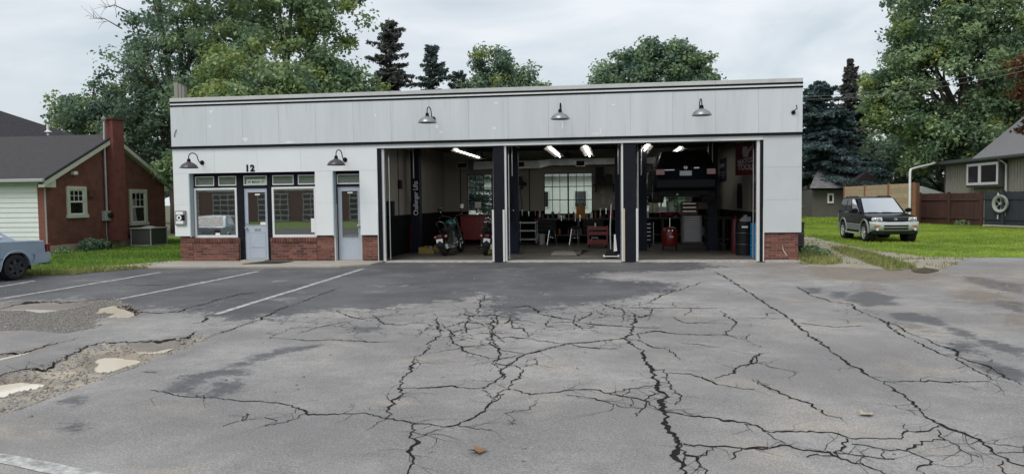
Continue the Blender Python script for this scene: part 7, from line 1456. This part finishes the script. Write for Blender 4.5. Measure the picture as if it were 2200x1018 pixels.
def conifer(name, label, base, H, Rb, mat, seed, z0=.6, dens=1.0, lsize=.17, group='conifers behind the garage', top=1.0, gap=.0, shape=.82):
    rg = np.random.default_rng(seed); bx, by = base; t = thing(name, label, 'conifer', (bx, by, 0), group=group); b = MB(); b.tube([(bx, by, 0), (bx+.05, by, H*.5), (bx, by, H)], [Rb*.09+.06, Rb*.05+.03, .015], 8); P = []; D_ = []; z = z0
    while z < H-.15:
        f = 1-(z-z0)/(H-z0); rr_ = Rb*(f**shape)*rg.uniform(.62, 1.15)+.10; nb = int(rg.integers(7, 11)*(.6+.5*f)) + 3
        for k in range(nb):
            if rg.uniform() < gap: continue
            a = rg.uniform(0, 6.283); L = rr_*rg.uniform(.5, 1.2); dz = -L*rg.uniform(.10, .30)+(.25*L if f < .25 else 0); e = np.array((math.cos(a)*L, math.sin(a)*L, dz)); b.tube([(bx, by, z), (bx+e[0]*.5, by+e[1]*.5, z+dz*.35), (bx+e[0], by+e[1], z+dz)], [.03, .02, .006], 4)
            nn = int((30+80*L)*dens); u = rg.uniform(.12, 1.02, nn); sidew = (.07+.20*L*(1-u)*.8)*rg.normal(size=nn)*.7; pr = np.array((-math.sin(a), math.cos(a), 0)); pt = np.array((bx, by, z))+u[:, None]*e+sidew[:, None]*pr+np.stack([np.zeros(nn), np.zeros(nn), -np.abs(rg.normal(0, .10, nn))-.25*np.abs(sidew)+.10*u*u], -1); P.append(pt); D_.append(rg.normal(size=(nn, 3))*.5+np.array((0, 0, .8)))
        z += rg.uniform(.22, .42)*(.7+.6*f)
    b.build('trunk', DBARK, t, smooth=True, autos=False); P = np.vstack(P); D_ = np.vstack(D_); tint = np.clip(.45+.25*rg.normal(size=len(P)), 0, 1); leaves_mesh('crown', P, D_, lsize, mat, t, tint, rg, aspect=1.9); return t
def shrub(name, label, base, lobes, n, lsize, mat, seed, group=None):
    rg = np.random.default_rng(seed); t = thing(name, label, 'shrub', (*base, 0), group=group); P = []
    st = MB()
    for x, y, z, rx, ry, rz in lobes:
        d = rg.normal(size=(n, 3)); d /= np.linalg.norm(d, axis=1, keepdims=True); P.append(np.array((base[0]+x, base[1]+y, z))+d*(rg.uniform(.4, 1, n)**.5)[:, None]*np.array((rx, ry, rz))); st.tube([(base[0], base[1], 0), (base[0]+x*.6, base[1]+y*.6, z*.6), (base[0]+x, base[1]+y, z)], [.03, .02, .008], 5)
    st.build('stem', DBARK, t); P = np.vstack(P); P[:, 2] = np.maximum(P[:, 2], .03); leaves_mesh('foliage', P, rg.normal(size=P.shape)+np.array((0, 0, .6)), lsize, mat, t, .45+.25*rg.normal(size=len(P)), rg); return t
# -- left mass behind the brick house and the office
tree('maple_tree', 'tall dense maple rising above the office end of the garage', (-16.4, 17.5), 15, [(0, 0, 8.5, 4.3, 3.6, 4.2), (1.2, 0, 11.8, 3.2, 3.0, 3.0), (-3.0, 0, 11.2, 3.0, 2.8, 2.8), (2.0, -1, 6.4, 2.4, 2.4, 2.4), (-3.4, -1, 6.2, 2.4, 2.4, 2.6)], 300, 118, .15, LG, .38, 101, .74, mat2=LY, share2=.22)
_dt = tree('maple_tree', 'loose dark leaved tree left of the tall maple with sky gaps', (-24.0, 19.5), 15, [(0, 0, 8.0, 3.6, 3, 4.0), (1.8, 0, 11.6, 3.6, 3, 3.4), (4.0, 0, 13.4, 2.6, 2.4, 2.4), (-1.6, 0, 6.0, 3.0, 2.6, 2.8)], 190, 108, .145, LB, .34, 102, .75)
dead_branch(_dt, FP(262, 62, 19.5), FP(192, 40, 19.5), 3); dead_branch(_dt, FP(275, 25, 19.5), FP(222, 18, 19.5), 5)
tree('broad_tree', 'low rounded tree above the roof of the brick house', (-29.5, 21), 9.4, [(0, 0, 5.6, 3.0, 3, 2.8), (3.2, 0, 5.4, 3.4, 3, 2.6), (2.4, 0, 7.6, 2.4, 2.4, 1.9), (-1.2, 0, 7.0, 1.6, 1.6, 1.5), (5.6, 0, 6.6, 2.6, 2.4, 2.4)], 240, 96, .145, LB, .28, 103, .72, mat2=LY, share2=.25)
tree('locust_tree', 'yellow green tree between the brick chimney and the garage corner', (-15.3, 12.0), 8.2, [(0, 0, 5.0, 2.2, 2.0, 2.6), (-.8, 0, 7.2, 1.7, 1.6, 1.6), (1.2, -.4, 3.2, 1.6, 1.5, 1.6), (.8, 0, 6.4, 1.8, 1.6, 1.6), (-1.9, 0, 4.2, 1.5, 1.4, 1.7)], 240, 66, .13, LG, .2, 104, .6, mat2=LY, share2=.45)
tree('walnut_tree', 'broad leafy tree right of the tall maple above the roof line', (-12.6, 16.5), 9, [(0, 0, 6.0, 1.7, 1.8, 2.0), (.5, 0, 6.6, 1.1, 1.2, 1.2), (-1.2, 0, 7.4, 1.7, 1.6, 1.6)], 140, 90, .15, LG, .26, 105, .72, mat2=LY, share2=.12)
tree('young_tree', 'leafy sapling hanging over the right end of the brick house', (-15.2, 8.4), 5, [(0, -.3, 2.4, 1.0, .9, 1.1), (-.8, -.9, 3.0, 1.0, .8, .6), (.1, -.2, 3.9, 1.1, 1.0, 1.3), (.5, -.4, 5.2, 1.1, 1.0, 1.0)], 260, 44, .12, LG, .07, 106, .36, mat2=LY, share2=.4)
shrub('hedge_shrub', 'dark shrubbery in the gap between brick house and garage', (-13.2, 9.5), [(0, 0, .8, 1.2, 1.0, .9), (.6, .4, 1.6, 1.0, .9, 1.0), (-.9, .3, 1.2, .9, .8, 1.0), (.4, .8, 2.8, 1.1, .9, 1.2)], 900, .15, LB, 107)
# -- conifers over the roof
conifer('spruce_tree', 'tall dark spruce with rusty tips behind the garage roof', (-13.2, 25.0), 12.7, 3.1, NGB, 201, 1.5, .8, .13, gap=.15, shape=.58); conifer('spruce_tree', 'shorter dark spruce right of the tall rusty one', (-10.7, 25.5), 11.1, 2.9, NG, 202, 1.5, .8, .13, gap=.15, shape=.58); conifer('spruce_tree', 'small spruce tip lowest of the three over the roof', (-9.3, 26.5), 9.7, 2.4, NG, 203, 1.5, .8, .13, gap=.12, shape=.62)
# -- two round crowns over the roof
tree('round_tree', 'smaller leafy tree showing over the roof above the middle bay', (-6.6, 26), 10.9, [(0, 0, 7.6, 2.6, 2.2, 2.2), (-.5, 0, 9.6, 1.4, 1.4, 1.2), (1.6, 0, 7.4, 1.9, 1.6, 1.5), (-1.6, 0, 6.6, 1.8, 1.6, 1.4)], 210, 80, .155, LB, .25, 301, .60, mat2=LY, share2=.2)
tree('round_tree', 'broad domed tree showing over the roof above the right bay', (2.5, 27), 11.2, [(0, 0, 8.0, 3.7, 3, 2.9), (.5, 0, 9.6, 2.6, 2.2, 1.55), (-2.2, 0, 7.8, 1.9, 1.6, 1.7), (2.5, 0, 8.6, 1.5, 1.5, 1.5)], 380, 80, .155, LB, .32, 302, .62, mat2=LG, share2=.45)
# -- right side
conifer('blue_spruce', 'wide blue spruce beside the right end of the garage', (16.0, 41.5), 10.6, 5.2, NB, 401, 3.6, 1.15, .21, group='conifers at the right'); conifer('spruce_tree', 'narrow rusty spruce spire right of the blue spruce', (20.3, 48), 13.3, 3.8, NGB, 402, 1.2, .9, .18, group='conifers at the right')
conifer('spruce_tree', 'dark spruce half hidden by the right end wall', (8.6, 22.5), 7.6, 1.5, NG, 403, 1.2, .9, .17, group='conifers at the right')
tree('maple_tree', 'huge green maple filling the upper right of the view', (22.4, 33), 17, [(0, 0, 9.0, 4.6, 4, 5.0), (-1.6, 0, 12.8, 3.0, 3.0, 3.2), (3.5, 0, 13.0, 4.4, 3.6, 3.6), (-3.4, -1, 7.0, 2.2, 2.4, 2.2), (4.6, 0, 7.5, 4.0, 3.4, 3.4), (-.8, -1.5, 4.9, 3.6, 2.6, 1.9), (7.5, 0, 10.5, 3.4, 3, 4.0), (-4.3, -.5, 8.8, 1.8, 2, 1.9)], 760, 130, .175, LG, .45, 404, .85, mat2=LY, share2=.18, group='trees at the right', limbs=40)
tree('copper_tree', 'bronze leaved branches at the right edge above the beige roof', (18.7, 14.0), 9, [(-1.3, 0, 6.4, 1.1, 1.0, 1.2), (-1.5, 0, 4.5, .45, .5, .4), (.6, 0, 6.2, 1.4, 1.2, 1.6)], 90, 46, .15, LR, .16, 405, .55, group='trees at the right')
tree('broad_tree', 'dark tree behind the beige house and the pine fence', (25.5, 43), 8, [(0, 0, 4.4, 4.2, 3, 3.2), (-4.6, 0, 3.6, 2.6, 2.4, 2.6), (4, 0, 4.5, 3, 2.6, 3)], 320, 70, .19, LB, .3, 406, .8, group='trees at the right')
tree('broad_tree', 'dark foliage tree in the gap under the blue spruce', (8.6, 47), 5.4, [(0, 0, 2.8, 2.6, 2, 2.2), (3.5, 0, 2.6, 2.4, 2, 2.0)], 170, 50, .2, LB, .2, 407, .7, group='trees at the right')
# -- far treeline that reads as one mass
def treeline():
    rg = np.random.default_rng(9); P = []
    for x, y, w_, h in [(-44, 40, 10, 6), (-30, 46, 12, 7), (-16, 48, 12, 6.5), (-4, 52, 12, 5.5), (10, 58, 14, 6.0), (26, 56, 14, 7), (42, 50, 14, 8), (56, 40, 12, 8), (38, 30, 8, 6)]:
        n = 5200; d = rg.normal(size=(n, 3)); d /= np.linalg.norm(d, axis=1, keepdims=True); P.append(np.array((x, y, h*.5))+d*(rg.uniform(.3, 1, n)**.4*(.8+.25*np.sin(d[:, 0]*9)*np.cos(d[:, 2]*7)))[:, None]*np.array((w_*.75, 3.5, h*.62)))
    P = np.vstack(P); P = P[P[:, 2] > .1]; r = bpy.data.objects.new('far_woods', None)
    n = len(P); Nn = rg.normal(size=(n, 3))+np.array((0, 0, .6)); Nn /= np.linalg.norm(Nn, axis=1, keepdims=True); a = rg.normal(size=(n, 3)); u = np.cross(a, Nn); u /= np.linalg.norm(u, axis=1, keepdims=True); v = np.cross(Nn, u); s = .42*rg.uniform(.6, 1.3, n)[:, None]
    V = np.stack([P-u*s*.7, P-v*s*.5, P+u*s*.7, P+v*s*.5], 1).reshape(-1, 3); o = npmesh('far_woods', V, np.arange(4*n).reshape(-1, 4), LB, None, {'tint': np.repeat(np.clip(.4+.25*rg.normal(size=n), 0, 1), 4)}); tag(o, 'dark mass of far trees behind the houses', 'woods', kind='stuff')
treeline()
# -- small plants
shrub('foundation_shrub', 'round dark green shrub at the foot of the brick wall', (-17.75, 4.35), [(0, 0, .22, .30, .42, .26), (.05, .5, .20, .25, .34, .22)], 420, .075, LB, 501); shrub('weed_clump', 'weedy clump by the front corner of the brick house', (-17.9, 3.35), [(0, 0, .10, .2, .35, .13)], 260, .06, LG, 502)
shrub('weed_clump', 'green weeds around the black drum outside the garage', (5.35, 2.0), [(0, 0, .14, .25, .3, .18), (.2, -.5, .10, .2, .3, .12)], 240, .06, LG, 503); shrub('weed_clump', 'weeds growing over the slab by the red brown fence', (18.0, 22.0), [(0, 0, .14, .4, .4, .18)], 200, .07, LG, 504)
shrub('garden_shrub', 'leafy shrub behind the left end of the tall spruce shade', (11.2, 37.5), [(0, 0, .9, 1.4, 1, 1.0), (1.6, 0, .7, 1.1, 1, .8), (-1.6, .5, .8, 1.2, 1, .9)], 700, .16, LG, 505)
shrub('garden_shrub', 'green bush whose top shows over the sedan trunk', (-20.6, 2.55), [(0, 0, .35, .5, .35, .36), (.9, 0, .32, .5, .3, .34), (-.8, 0, .30, .5, .3, .3)], 420, .08, LG, 506)
